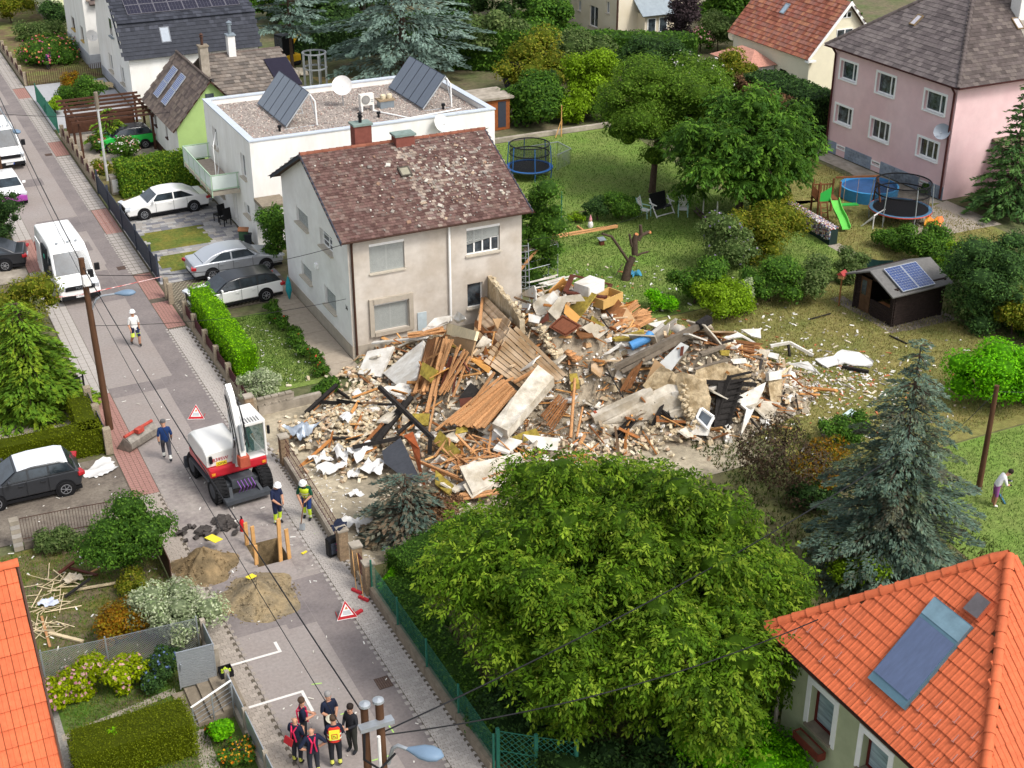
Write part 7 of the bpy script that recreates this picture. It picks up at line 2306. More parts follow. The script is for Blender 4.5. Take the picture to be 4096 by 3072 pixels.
# upper structure
MB().box(-1.15,1.15,-1.15,1.15,1.02,1.42).build('lower_cover',m_exr,ex,bevel=.08)
hood=MB().loft([[(x,y,z) for y,z in ((-.95,1.42),(-.95,2.02*k),(-.6,2.22*k),(.7,2.25*k),(1.1,2.0*k),(1.18,1.42))] for x,k in ((-1.16,.95),(-1.0,1.0),(.15,1.0),(.2,.97))])
hood.build('engine_cover',m_exw,ex,smooth=50,bevel=.06)
text('B395W',.2,m_exr,ex,(-.62,-.965,1.68),(R(90),0,0),.006)
MB().box(-.8,-.38,-.97,-.955,1.42,1.58).build('yellow_plate',M('sign_yellow',srgb('e0c93c'),.5,.05),ex)
text('JOHA',.13,m_black,ex,(-.59,-.975,1.5),(R(90),0,0),.004)
for x,z in ((-1.0,1.2),(1.0,1.2)):
 MB().obox((x,-1.16,z),(.14,.04,.1)).build('lamp',M('amber',srgb('d08a2a'),.3,.05),ex)
MB().obox((-1.0,-1.0,1.75),(.12,.1,.3)).build('mirror',m_black,ex,bevel=.02)
cab=MB()
cx0_,cx1_,cy0_,cy1_=.32,1.15,-1.1,.35
for x,y in ((cx0_,cy0_),(cx1_,cy0_),(cx0_,cy1_),(cx1_,cy1_)):
 cab.beam((x,y,1.4),(x,y,2.85),.08)
cab.box(cx0_ - .05,cx1_+.05,cy0_ - .05,cy1_+.05,2.83,2.96).box(cx0_,cx1_,cy0_,cy1_,1.38,1.46).box(cx0_,cx1_,cy1_ - .04,cy1_,1.4,2.2)
cab=cab.build('cab',m_exw,ex,bevel=.03)
m_tint=M('tinted_glass',srgb('4c6a62'),.06,.1,spec=.9,alpha=.35)
for nm,a in (('front_pane',(cx0_+.05,cx1_ - .05,cy0_ - .005,cy0_+.005,1.7,2.8)),('side_pane',(cx1_ - .005,cx1_+.005,cy0_+.05,cy1_ - .05,1.5,2.8)),('inner_pane',(cx0_ - .005,cx0_+.005,cy0_+.05,cy1_ - .05,1.9,2.8))):
 MB().box(*a).build(nm,m_tint,cab)
b=MB()
for i in range(6):
 b.beam((cx0_+.1+i*.11,cy0_ - .03,2.98),(cx0_+.1+i*.11,cy0_+.35,3.0),.02)
b.build('guard_grid',m_exg,cab,kind='stuff')
MB().box(.45,.95,-.35,.05,1.5,1.75).box(.45,.95,.0,.08,1.75,2.35).build('seat',m_black,cab)
MB().obox((1.38,-.9,2.35),(.1,.1,.34)).build('cab_mirror',m_black,ex,bevel=.02)
# boom, stick and coupler
def arm(pts,w,name,mat,thick):
 b=MB()
 rings=[]
 for i,(y,z,h_) in enumerate(pts):
  d=V((0,pts[min(i+1,len(pts) - 1)][0] - pts[max(i - 1,0)][0],pts[min(i+1,len(pts) - 1)][1] - pts[max(i - 1,0)][1])).normalized()
  n=V((0,-d.z,d.y))*h_
  rings.append([V((-w,y,z))+n,V((w,y,z))+n,V((w,y,z)) - n,V((-w,y,z)) - n])
 return b.loft(rings).build(name,mat,ex,bevel=.015)
arm([(-1.0,1.35,.2),(-1.35,2.4,.22),(-1.2,3.3,.2),(-.85,4.45,.13)],.13,'boom',m_exw,.2)
arm([(-.8,4.6,.1),(-1.05,4.2,.17),(-1.55,2.9,.13),(-1.75,2.0,.09)],.11,'stick',m_exw,.15)
for p,q,r in (((.17,-1.15,1.5),(.17,-1.5,2.7),.07),((.17,-1.5,2.7),(.17,-1.25,3.4),.04),((0,-1.45,3.0),(0,-1.0,4.35),.06),((0,-1.7,3.3),(0,-1.85,2.3),.06),((-.17,-1.15,1.5),(-.17,-1.5,2.7),.07)):
 MB().tube([p,q],r,10).build('hydraulic_ram',m_steel,ex,smooth=40)
for x,pts in ((-.2,[(-1.1,1.7),(-1.55,2.5),(-1.4,3.3),(-1.0,4.3),(-1.3,4.1),(-1.75,3.0),(-1.95,2.2)]),(.22,[(-1.1,1.7),(-1.6,2.5),(-1.45,3.3),(-1.1,4.0),(-1.5,3.4),(-1.9,2.4)])):
 MB().tube([(x,y,z) for y,z in pts],.022,6).build('hose',m_hose,ex,smooth=50)
MB().box(-.2,.2,-1.95,-1.6,1.6,2.05).build('coupler',M('faded_red',srgb('a4503c'),.6,.2,5),ex,bevel=.03)
b=MB()
for i in range(5):
 x=-.3+i*.14
 b.tube([(x,-1.7,1.0),(x+.05,-1.95,.8),(x,-1.8,.55)],.018,5)
b.build('hose_cluster',M('purple_hose',srgb('7a4f96'),.5,.1),ex,kind='stuff')
# its bucket on the ground
t=thing('excavator_bucket','detached red grading bucket lying in the street','bucket',(7.95,50.75,0),R(35))
w=.8
pf=[(-.35,.02),(.35,.0),(.36,.03),(-.3,.06),(-.42,.2),(-.4,.42),(-.25,.55),(-.1,.6),(-.12,.64),(-.3,.6),(-.46,.44),(-.48,.18)]
MB().loft([[(x,y,z) for y,z in pf] for x in (-w,w)]).build('shell',M('worn_steel',srgb('8d867c'),.5,.3,5,.2,metal=.4),t)
for x in (-w,w):
 MB().plate([(x,.35,.02),(x,-.1,.62),(x,-.44,.42),(x,-.44,.15),(x,-.3,.03)],.02).build('side_plate',D.materials['worn_steel'],t)
MB().tube([(-w,-.14,.66),(w,-.14,.66)],.07,10).build('top_tube',M('worn_red',srgb('a8483c'),.6,.25,5),t)
MB().box(-.3,.05,-.45,-.2,.62,.82).build('hitch',D.materials['worn_red'],t,bevel=.02)
# small yellow digger far back
t=thing('mini_digger','small yellow and black digger behind the dark roofed wing','digger',(32.99,108.6,0),R(20))
MB().box(-.9,.9,-.8,.8,.35,.9).build('chassis',M('digger_yellow',srgb('d3a82a'),.4,.1),t,bevel=.06)
for s_ in (-1,1):
 MB().box(-1.0,1.0,s_*.6 - .2,s_*.6+.2,0,.42).build('track',m_tyre,t,bevel=.15)
MB().box(-.65,.45,-.6,.6,.9,2.5).build('cab',m_black,t,bevel=.05)
MB().box(-.67,-.64,-.5,.5,1.4,2.35).build('pane',m_cglass,t)
MB().beam((.5,.3,1.0),(1.6,.3,2.4),.2).beam((1.6,.3,2.4),(2.4,.3,1.2),.16).build('boom',D.materials['digger_yellow'],t)
# ---------------------------------------------------------------- people
SKIN=srgb('b98a70')
m_person=M('clothing',(.5,.5,.5),.85,.1,12,attr=True)
m_helm=M('white_helmet',srgb('e6e6e4'),.35,.03)
m_hair={k: M('hair_'+k,srgb(v),.8,.2,30) for k,v in dict(dark='2a221e',grey='8a8784',brown='4a3a2e').items()}
NAVY,LIME,BLACK=srgb('252c46'),srgb('c3dc3c'),srgb('26272b')
STAND=dict(pel=(0,0,.96),spn=(0,0,1.14),che=(0,.01,1.34),nek=(0,0,1.5),hd0=(0,-.02,1.585),hd1=(0,-.02,1.72),
    hipL=(.1,0,.9),kneL=(.11,-.02,.5),ankL=(.11,.03,.09),toeL=(.12,-.14,.04),hipR=(-.1,0,.9),kneR=(-.11,-.02,.5),ankR=(-.11,.03,.09),toeR=(-.12,-.14,.04),
    shoL=(.18,0,1.43),elbL=(.25,.03,1.15),wriL=(.26,-.06,.91),palL=(.26,-.08,.83),shoR=(-.18,0,1.43),elbR=(-.25,.03,1.15),wriR=(-.26,-.06,.91),palR=(-.26,-.08,.83))
RAD=dict(pel=.155,spn=.15,che=.165,nek=.06,hd0=.085,hd1=.088,hip=.112,kne=.08,ank=.062,toe=.045,sho=.082,elb=.058,wri=.04,pal=.038)
BONES=[('pel','spn','top'),('spn','che','top'),('che','nek','top'),('nek','hd0','skin'),('hd0','hd1','skin')]
for s_ in 'LR':
 BONES+=[('pel','hip'+s_,'leg'),('hip'+s_,'kne'+s_,'leg'),('kne'+s_,'ank'+s_,'shin'),('ank'+s_,'toe'+s_,'shoe'),('che','sho'+s_,'top'),('sho'+s_,'elb'+s_,'sleeve'),('elb'+s_,'wri'+s_,'arm'),('wri'+s_,'pal'+s_,'hand')]
def person(label,loc,rz,top,leg,pose=None,shoe=BLACK,shin=None,arm=None,sleeve=None,h=1.78,hat=None,hair='dark',vest=None,straps=None,hand=None,bands=None,bend=0.):
 """one skinned body in the given pose, coloured by garment; faces -y"""
 t=thing('person',label,'person',loc,rz)
 J={k: V(v) for k,v in STAND.items()}
 J.update({k: V(v) for k,v in (pose or {}).items()})
 k_=h/1.8
 names=list(J)
 vs=[J[n]*k_ for n in names]
 rad=[RAD[n if n in RAD else n[:3]]*k_ for n in names]
 es=[(names.index(a),names.index(b)) for a,b,_ in BONES]
 for s_ in 'LR':                                   # five unequal fingers per hand
  w,p=J['wri'+s_]*k_,J['pal'+s_]*k_
  d=(p - w).normalized()
  sd=d.cross(V((0,-1,.2))).normalized()
  q=sd.cross(d)
  ip=names.index('pal'+s_)
  for o_,L in ((-.032,.07),(-.012,.085),(.01,.08),(.03,.062)):
   a=p+q*o_+d*.03
   vs+=[a,a+d*L*.55,a+d*L+sd*.015]
   rad+=[.011,.01,.008]
   n=len(vs)
   es+=[(ip,n - 3),(n - 3,n - 2),(n - 2,n - 1)]
  a=w.lerp(p,.5)+q*-.035
  vs+=[a,a+d*.05 - q*.02]
  rad+=[.012,.009]
  es+=[(ip,len(vs) - 2),(len(vs) - 2,len(vs) - 1)]
 me=D.meshes.new('body')
 me.from_pydata(vs,es,[])
 ob=D.objects.new('body',me)
 COL.objects.link(ob)
 sk=ob.modifiers.new('skin','SKIN')
 if not me.skin_vertices:
  me.skin_vertices.new()
 for i,r in enumerate(rad):
  x=names[i][:3] if i < len(names) else ''
  me.skin_vertices[0].data[i].radius=(r*(1.15 if x in ('spn','che','pel') else 1),r*(.82 if x in ('spn','che') else 1))
  me.skin_vertices[0].data[i].use_root=i==names.index('pel')
 ob.modifiers.new('sub','SUBSURF').levels=1
 dg=bpy.context.evaluated_depsgraph_get()
 nm=D.meshes.new_from_object(ob.evaluated_get(dg))
 D.objects.remove(ob)
 D.meshes.remove(me)
 cols=dict(top=top,leg=leg,skin=SKIN,shoe=shoe,shin=shin or leg,sleeve=sleeve or top,arm=arm or SKIN,hand=hand or SKIN)
 F=np.zeros(len(nm.polygons)*3)
 nm.polygons.foreach_get('center',F)
 F=F.reshape(-1,3)
 best=np.full(len(F),9.)
 fc=np.zeros((len(F),3))
 for a,b,g_ in BONES:
  A,B=np.array(J[a]*k_),np.array(J[b]*k_)
  tt=np.clip(((F - A) @ (B - A))/((B - A) @ (B - A)),0,1)
  r0,r1=(RAD[x if x in RAD else x[:3]]*k_ for x in (a,b))
  d=np.linalg.norm(F - (A+tt[:,None]*(B - A)),axis=1)/(r0+(r1 - r0)*tt)
  m=d < best
  best[m]=d[m]
  fc[m]=cols[g_]
  if g_=='shin' and bands:
   fc[m & (tt > .62) & (tt < .85)]=bands
 lt=np.zeros(len(nm.polygons),np.int32)
 nm.polygons.foreach_get('loop_total',lt)
 setcol(nm,np.repeat(fc,lt,axis=0))
 nm.polygons.foreach_set('use_smooth',np.ones(len(nm.polygons),bool))
 nm.materials.clear()
 nm.materials.append(m_person)
 link('body',nm,t)
 hd,up=J['hd1']*k_,(J['hd1'] - J['hd0']).normalized()
 fw=V((0,-1,0)) - up*up.dot(V((0,-1,0)))
 fw.normalize()
 c=hd+up*.02
 b=MB()
 mid=J['hd0'].lerp(J['hd1'],.55)*k_
 b.lathe([(.016,0),(.006,.03)],mid+fw*.085 - up*.012,fw,6)
 b.build('nose',M('skin_tone',SKIN,.7,.05),t)
 sd=fw.cross(up)
 for e in (-1,1):
  MB().obox(mid+fw*.088+up*.022+sd*.033*e,(.018,.01,.01)).build('eye',m_black,t)
  MB().obox(mid+sd*.088*e - fw*.005,(.02,.03,.05)).build('ear',M('skin_tone',SKIN),t)
 if hat=='helmet':
  MB().lathe([(.15,-.02),(.135,-.005),(.125,.02),(.115,.07),(.075,.115),(.001,.13)],c+up*.0,up,18).build('helmet',m_helm,t,smooth=50)
 elif hat=='cap':
  o=MB().lathe([(.105,-.03),(.105,.02),(.085,.07),(.001,.095)],c,up,16).build('cap',M('grey_cap',srgb('5d5c5c'),.9,.1),t,smooth=50)
  MB().obox(c+fw*.14 - up*.015,(.15,.12,.015)).build('peak',D.materials['grey_cap'],o)
 elif hair:
  MB().lathe([(.088,-.06),(.104,-.01),(.1,.045),(.07,.085),(.001,.1)],c - fw*.018,up - fw*.35,16).build('hair',m_hair[hair] if hair in m_hair else hair,t,smooth=50)
 ch,pl,nk=J['che']*k_,J['pel']*k_,J['nek']*k_
 ax=(nk - pl).normalized()
 if vest:
  r=.19*k_
  rings=[]
  for f_,w in ((.0,1.0),(.25,.98),(.6,1.08),(.88,1.05),(1.0,.72)):
   p=pl.lerp(nk,f_*.95)
   rings.append([p+sd*math.cos(a)*r*w+fw*math.sin(a)*r*.74*w for a in [2*math.pi*i/18 for i in range(18)]])
  vb=MB()
  vb.loft(rings,cap=False)
  vo=vb.build('vest',M('vest_'+vest,srgb({'lime': 'cfe23e','red': 'c9372a'}[vest]),.8,.06,8),t,smooth=60)
  for f_ in (.18,.45):
   p=pl.lerp(nk,f_*.95)
   q=pl.lerp(nk,f_*.95+.09)
   MB().loft([[z+sd*math.cos(a)*r*1.09+fw*math.sin(a)*r*.8 for a in [2*math.pi*i/18 for i in range(18)]] for z in (p,q)],cap=False).build('reflective_band',M('reflective',srgb('e3e6d0' if vest=='lime' else 'e6df4a'),.5,.05),vo,smooth=60)
  if vest=='red':
   bp=pl.lerp(nk,.55) - fw*r*.86
   MB().obox(bp,(.3,.02,.34),Matrix((sd,fw,up)).transposed()).build('back_panel',M('vest_yellow',srgb('dfdb3e'),.8,.05),vo)
   MB().obox(bp - fw*.012 - up*.04,(.17,.012,.17),Matrix((sd,fw,up)).transposed()).build('back_square',M('square_red',srgb('b5482c'),.8,.05),vo)
   MB().obox(bp - fw*.02 - up*.04,(.12,.012,.12),Matrix((sd,fw,up)).transposed()).build('back_field',D.materials['vest_yellow'],vo)
   text('FL',.1,m_black,vo,bp - fw*.03 - up*.04,(R(90),0,R(180)),.003)
 if straps:
  b=MB()
  for e in (-1,1):
   b.tube([pl+sd*.09*e - fw*.13,ch+sd*.03*e - fw*.15,nk+sd*.1*e - fw*.02,ch+sd*.1*e+fw*.13,pl+sd*.1*e+fw*.13],.025,6)
  b.build('straps',M('pink_red_strap',srgb('c2284e'),.7,.08),t)
 return t
walk=dict(kneL=(.11,-.2,.54),ankL=(.11,-.16,.12),toeL=(.11,-.32,.08),kneR=(-.11,.04,.5),ankR=(-.11,.28,.16),toeR=(-.11,.16,.06),wriL=(.24,.02,.92),palL=(.24,.0,.84),wriR=(-.24,-.14,.94),palR=(-.24,-.17,.86))
p=person('walking worker in white shirt and white helmet between van and excavator',(9.98,60.02,.01),R(12),srgb('dcdad6'),NAVY,walk,shin=srgb('a97f68'),hat='helmet',h=1.8,shoe=srgb('3a3633'))
for s_ in (-1,1):
 MB().lathe([(.098,0),(.092,.2)],(.11*s_,-.12 if s_ > 0 else .02,.5),None,12,False).build('shorts_cuff',M('hivis_lime',srgb('cfe05a'),.8,.05),p,smooth=60)
person('man in navy shirt and cap walking away past the red bucket',(8.70,48.69,.01),R(172),srgb('1f3560'),srgb('4a4a50'),walk,hat='cap',h=1.84,bands=srgb('d8d8d0'),hand=srgb('3a4048'))
lean=dict(hd0=(0,-.1,1.56),hd1=(0,-.14,1.68),elbR=(-.24,-.05,1.16),wriR=(-.12,-.22,1.0),palR=(-.08,-.27,.96),elbL=(.24,-.05,1.16),wriL=(.12,-.22,1.0),palL=(.08,-.27,.96))
person('worker in navy clothes and white helmet watching the pit',(11.24,42.3,.01),R(25),NAVY,NAVY,dict(lean),hat='helmet',h=1.8,shin=LIME,shoe=BLACK,bands=srgb('d8dccc'))
p=person('worker in yellow safety vest and white helmet digging beside the iron fence',(12.35,42.2,.01),R(-35),srgb('1d4a36'),srgb('263a6a'),dict(spn=(0,-.05,1.12),che=(0,-.14,1.3),nek=(0,-.2,1.45),hd0=(0,-.25,1.52),hd1=(0,-.3,1.64),shoL=(.18,-.16,1.38),shoR=(-.18,-.16,1.38),elbL=(.27,-.2,1.1),wriL=(.1,-.36,.96),palL=(.06,-.4,.92),elbR=(-.27,-.2,1.1),wriR=(-.08,-.4,.84),palR=(-.05,-.44,.8),kneL=(.14,-.2,.52),ankL=(.14,-.12,.1),toeL=(.14,-.28,.05)),hat='helmet',vest='lime',shin=LIME,bands=srgb('d8dccc'),h=1.82)
t=thing('shovel','long handled shovel held by the worker in the yellow vest','shovel',(12.1,41.75,.02),R(-35))
MB().tube([(.05,.0,1.25),(-.05,-.35,.25)],.018,7).build('handle',m_plankd,t)
MB().loft([[(x,y+x*x*.8,z) for x in (-.11,-.05,0,.05,.11)] for y,z in ((-.34,.28),(-.42,.05))],cap=False,closed=False).build('blade',m_steel,t)
rake=dict(spn=(0,-.06,1.1),che=(0,-.17,1.26),nek=(0,-.27,1.39),hd0=(0,-.35,1.44),hd1=(0,-.43,1.53),shoL=(.17,-.2,1.33),shoR=(-.17,-.2,1.33),elbL=(.2,-.3,1.06),wriL=(.03,-.4,1.16),palL=(.0,-.44,1.16),elbR=(-.2,-.3,1.04),wriR=(-.04,-.44,.98),palR=(-.02,-.48,.96))
p=person('man in white shirt and pink checked shorts raking the right lawn',(35.77,31.6,0),R(62),srgb('d9d8d8'),srgb('8a4f86'),rake,shin=srgb('9a6f58'),shoe=srgb('d0cdc8'),hand=srgb('33363c'),h=1.74)
t=thing('rake','blue headed rake in the hands of the man on the lawn','rake',(36.25,31.85,0),R(62))
MB().tube([(0,.02,1.28),(0,-.12,.06)],.014,6).build('handle',m_greyw,t)
b=MB().box(-.35,.35,-.16,-.12,.03,.07)
for i in range(10):
 b.box(-.34+i*.073,-.33+i*.073,-.2,-.16,.0,.06)
b.build('head',M('rake_blue',srgb('3f6f86'),.5,.1),t)
# the group of firefighters at the bottom
hips=dict(elbL=(.4,.08,1.18),wriL=(.22,-.02,1.0),palL=(.17,-.04,.98),elbR=(-.4,.08,1.18),wriR=(-.22,-.02,1.0),palR=(-.17,-.04,.98))
hold=dict(elbL=(.25,-.02,1.16),wriL=(.1,-.26,1.12),palL=(.06,-.32,1.12),elbR=(-.25,-.02,1.16),wriR=(-.1,-.26,1.12),palR=(-.06,-.32,1.12))
DN=srgb('1e2436')
person('firefighter in red and yellow chief vest seen from behind',(8.82,29.25,.01),R(165),DN,BLACK,dict(hold),vest='red',hair='brown',h=1.82,bands=srgb('cfd060'))
person('bald firefighter with pink red braces seen from behind',(8.15,29.2,.01),R(175),DN,srgb('2f3138'),dict(hips),hair=None,straps=1,h=1.72,bands=srgb('cfd060'))
person('bald firefighter with pink red braces holding a red folder',(7.88,29.85,.01),R(130),DN,srgb('2f3138'),dict(hold),hair=None,straps=1,h=1.7,bands=srgb('cfd060'))
person('dark haired firefighter with red braces at the back left of the group',(8.3,30.5,.01),R(80),DN,BLACK,dict(hold),hair='brown',straps=1,h=1.7)
person('grey haired man in navy shirt holding a white helmet in the group',(9.05,30.35,.01),R(8),DN,BLACK,dict(hold),hair='grey',h=1.76)
person('woman with long dark hair in black beside the double pole',(9.45,29.6,.01),R(-60),BLACK,srgb('30312c'),dict(hold),hair='dark',arm=BLACK,h=1.72)
o=MB().lathe([(.16,0),(.14,.02),(.125,.07),(.07,.12),(.001,.13)],(8.98,29.98,1.1),(.2,-.3,1),16).build('hand_held_helmet',M('cream_helmet',srgb('d3cfb8'),.4,.05),smooth=50)
tag(o,'white helmet held by the grey haired man','helmet')
o=MB().obox((7.62,29.72,1.02),(.04,.3,.22),(.1,.3,.5)).build('red_folder',M('folder_red',srgb('a3282e'),.6,.08))
tag(o,'red folder under the arm of the left firefighter','folder')
person('person in dark clothes bending in the far flower garden',(15.28,115.62,0),R(40),srgb('3a4560'),srgb('3c3a3c'),dict(rake),hair='dark',h=1.6)
sit=dict(pel=(0,.05,.55),spn=(0,.06,.75),che=(0,.0,.95),nek=(0,-.05,1.1),hd0=(0,-.1,1.18),hd1=(0,-.13,1.31),hipL=(.1,.0,.5),hipR=(-.1,.0,.5),kneL=(.13,-.42,.48),kneR=(-.13,-.42,.48),ankL=(.12,-.5,.12),ankR=(-.12,-.5,.12),toeL=(.12,-.64,.08),toeR=(-.12,-.64,.08),shoL=(.18,-.02,1.03),shoR=(-.18,-.02,1.03),elbL=(.26,-.1,.78),elbR=(-.26,-.1,.78),wriL=(.25,-.36,.72),palL=(.25,-.42,.72),wriR=(-.25,-.36,.72),palR=(-.25,-.42,.72))
person('excavator driver in navy shirt seated in the cab',(11.2,45.95,1.2),R(5),srgb('1d2a4c'),NAVY,sit,hair='dark',h=1.75)
# ---------------------------------------------------------------- fences, poles and things in the street
m_pebble=M('pebble_concrete',srgb('998c78'),.95,.3,22,.8,60)
m_iron=M('maroon_iron',srgb('4d2a2c'),.7,.2,8)
m_wirg=M('green_wire',srgb('2f6a58'),.6,.1)
m_pole=M('pole_wood',srgb('553c2b'),.92,.25,5,.4,20,stretch=(1,1,.2))
def fence(name,label,pts,h,bar,rail,post=None,wall=None,base=0.,step=.12,mat=None,pm=None,wm=None,kind='bars',ph=None,pw=.24,cap=False,joined=True):
 """posts, low wall and panels of bars, slats or wire along pts"""
 t=thing(name,label,'fence',(pts[0][0],pts[0][1],0),world=True)
 for i,p in enumerate(pts):
  p=V((p[0],p[1],0))
  if post:
   MB().obox(p+V((0,0,(ph or h+.1)/2)),(pw,pw,ph or h+.1)).build('post',pm or m_pebble,t,bevel=.012)
  if i==len(pts) - 1:
   break
  q=V((pts[i+1][0],pts[i+1][1],0))
  d=(q - p).normalized()
  a,e=p+d*(pw/2 if post else 0),q - d*(pw/2 if post else 0)
  if wall:
   c=(a+e)/2
   MB().beam(a+V((0,0,wall/2)),e+V((0,0,wall/2)),.2,wall).build('low_wall',wm or m_pebble,t)
  z0,L=(wall or 0)+.04,(e - a).length
  if kind=='slats':
   n=int((h - z0)/step)
   for k in range(n):
    z=z0+(k+.5)*step
    MB().beam(a+V((0,0,z)),e+V((0,0,z)),.03,step*.82).build('slat',mat,t)
  elif kind=='boards':
   n=max(1,int(L/step))
   for k in range(n):
    p_=a+d*(k+.5)*L/n
    MB().beam(p_+V((0,0,z0)),p_+V((0,0,h)),L/n*.85,.03,0).build('board',mat,t)
  elif kind=='sheet':
   MB().beam(a+V((0,0,(z0+h)/2)),e+V((0,0,(z0+h)/2)),.035,h - z0).build('panel',mat,t,bevel=.008)
  else:
   b=MB()
   if kind=='wire':
    H_=h - z0
    n=int((L+H_)/step)
    for k in range(n):
     for sg in (1,-1):
      s0=k*step - H_
      u0,u1=max(0,s0),min(L,s0+H_)
      if u1 > u0+.02:
       za,zb=(u0 - s0,u1 - s0) if sg > 0 else (H_ - (u0 - s0),H_ - (u1 - s0))
       b.beam(a+d*u0+V((0,0,z0+za)),a+d*u1+V((0,0,z0+zb)),bar)
   else:
    n=int(L/step)
    for k in range(n+1):
     p_=a+d*k*L/max(1,n)
     b.beam(p_+V((0,0,z0)),p_+V((0,0,h)),bar)
   b.build('mesh_infill',mat,t,kind='stuff')
   for z in rail:
    MB().beam(a+V((0,0,z)),e+V((0,0,z)),bar*1.6).build('rail',mat,t)
 return t
fence('post_fence','pebbled posts with maroon slats in front of the bright hedge',[(12.82,y) for y in (61.9,60.2,58.2,56.3,54.3,52.4,50.5)],.85,.03,(),True,.32,mat=m_iron,kind='boards',step=.16,ph=1.0)
fence('post_fence','pebbled posts with maroon slats along the pergola garden',[(12.85,y) for y in (95.2,93.4,91.7,90.1,88.5,86.8,85.0,83.2)],.85,.03,(),True,.32,mat=m_iron,kind='boards',step=.2,ph=1.05)
fence('post_fence','row of pebbled posts along the far flower garden',[(12.85,y) for y in (128,125.7,123,120.7,118.4,116,113.5,111.2)],.8,.03,(),True,.32,mat=m_iron,kind='boards',step=.25,ph=1.05)
fence('slat_fence','anthracite slatted driveway fence and gates',[(12.78,y) for y in (82.9,79.7,76.0,72.4,68.9,67.4)],1.35,.03,(),True,None,mat=m_dgrey,pm=m_dgrey,kind='slats',step=.15,ph=1.5,pw=.12)
fence('iron_fence','leaning maroon iron fence on a low wall in front of the ruin',[(12.84,46.3),(12.78,43.9),(12.72,41.5),(12.63,39.2)],1.2,.012,(.5,.85,1.2),None,.38,mat=m_iron,wm=m_conc,step=.17)
for p,l in (((12.84,46.45),'brick gate post at the corner of the ruin'),((12.61,39.1),'brick gate post with the jacket'),((12.7,37.95),'brick gate post across the gate gap'),((12.7,36.75),'last brick post before the wire fence'),((12.6,50.4),'slim post by the drive of the ruin')):
 t=thing('gate_post',l,'gate post',(p[0],p[1],0))
 for k in range(6):
  MB().box(-.17,.17,-.17,.17,k*.2,k*.2+.185).build('stone',M('post_stone',srgb('8f7a62'),.95,.25,12,.5,rnd=.15),t)
 MB().box(-.2,.2,-.2,.2,1.2,1.27).build('cap',m_conc,t)
fence('iron_gate','maroon iron gate panel between the brick posts',[(12.7,37.75),(12.7,36.95)],1.0,.02,(.3,1.0),None,.3,mat=m_iron,step=.09)
fence('wire_fence','sagging green wire fence on a concrete kerb beside the walnut tree',[(12.72,y) for y in (36.55,34.2,31.8,29.4,27)],1.35,.004,(1.35,),True,.38,mat=m_wirg,pm=m_wirg,wm=m_concd,kind='wire',step=.07,pw=.06,ph=1.45)
fence('wire_gate','green wire gate at the bottom edge of the picture',[(12.85,27),(13.7,26.3),(14.6,25.6)],1.5,.012,(.1,.8,1.5),True,None,mat=m_wirg,pm=m_wirg,kind='wire',step=.2,pw=.1,ph=1.6)
fence('chain_link_fence','grey chain link fence behind the hydrangeas',[(-1.5,36.75),(2.0,36.6),(3.9,36.4),(6.7,36.2)],1.25,.008,(1.25,),True,None,mat=m_steel,pm=m_steel,kind='wire',step=.08,pw=.05,ph=1.35)
fence('sheet_fence','pale grey metal panel fence along the lower garden',[(6.9,36.3),(6.9,34.7)],1.0,.02,(),True,.25,mat=m_steel,kind='sheet',wm=m_conc,pm=m_conc,pw=.16,ph=1.1)
fence('sheet_fence','pale grey metal panel fence beside the standing firefighters',[(6.9,33.5),(6.9,31.6),(6.9,29.6),(6.9,27.4)],1.0,.02,(),True,.3,mat=m_steel,kind='sheet',wm=m_conc,pm=m_conc,pw=.14,ph=1.05)
fence('board_fence','dark brown fence beside the round shrub',[(6.8,44.4),(6.8,40.2)],1.0,.02,(),None,None,mat=m_brownpipe,kind='sheet')
fence('picket_fence','weathered brown picket fence below the white house',[(12.9,111.0),(15.9,111.2),(18.8,111.6)],1.1,.03,(),None,None,mat=M('old_board',srgb('5a4234'),.95,.3,5),kind='boards',step=.16)
fence('wire_fence','dark green wire fence beside the pergola',[(12.85,106),(12.85,101.5),(12.85,97)],1.3,.02,(1.3,),True,None,mat=m_wirg,pm=m_wirg,kind='wire',step=.14,pw=.06)
fence('sliding_gate','brown barred gate below the cobbled drive',[(2.6,44.75),(4.2,44.65),(5.6,44.5)],1.25,.014,(.4,1.25),None,.3,mat=m_brownpipe,wm=m_cobble,step=.1)
fence('garden_gate','black garden gate beside the cypress',[(5.8,55.35,0),(6.82,55.57,0)],1.1,.03,(.3,1.1),True,None,mat=m_black,pm=m_black,step=.12,pw=.07)
fence('dark_fence','dark fence with a stone post along the left pavement',[(6.75,54.4),(6.75,52.6),(6.75,50.35)],.95,.02,(),True,.4,mat=m_dgrey,kind='sheet',pw=.3,ph=1.15)
t=thing('gate_pillar','pillar of two tone paving stones at the cobbled drive','pillar',(2.4,44.8,0))
for k in range(7):
 MB().box(-.16,.16,-.16,.16,k*.18,k*.18+.165).build('stone',[m_conc,m_paver][k % 2],t)
t=thing('block_wall','low concrete wall of pierced blocks beside the ruin','wall',(13.51,52.64,0),world=True)
p,q=V((13.07,50.84,0)),V((15.9,50.98,0))
MB().beam(p+V((0,0,.2)),q+V((0,0,.2)),.22,.4).build('footing',m_conc,t)
for k in range(5):
 a=p.lerp(q,k/9)
 e=p.lerp(q,(k+.9)/9)
 for s_,z in ((.5,.45),(.5,.75)):
  MB().beam(a+V((0,0,z)),e+V((0,0,z)),.18,.07).build('block_rim',m_conc,t)
 for f_ in (0,.5,1):
  c=a.lerp(e,f_)
  MB().beam(c+V((0,0,.48)),c+V((0,0,.72)),.08,.18).build('block_web',m_conc,t)
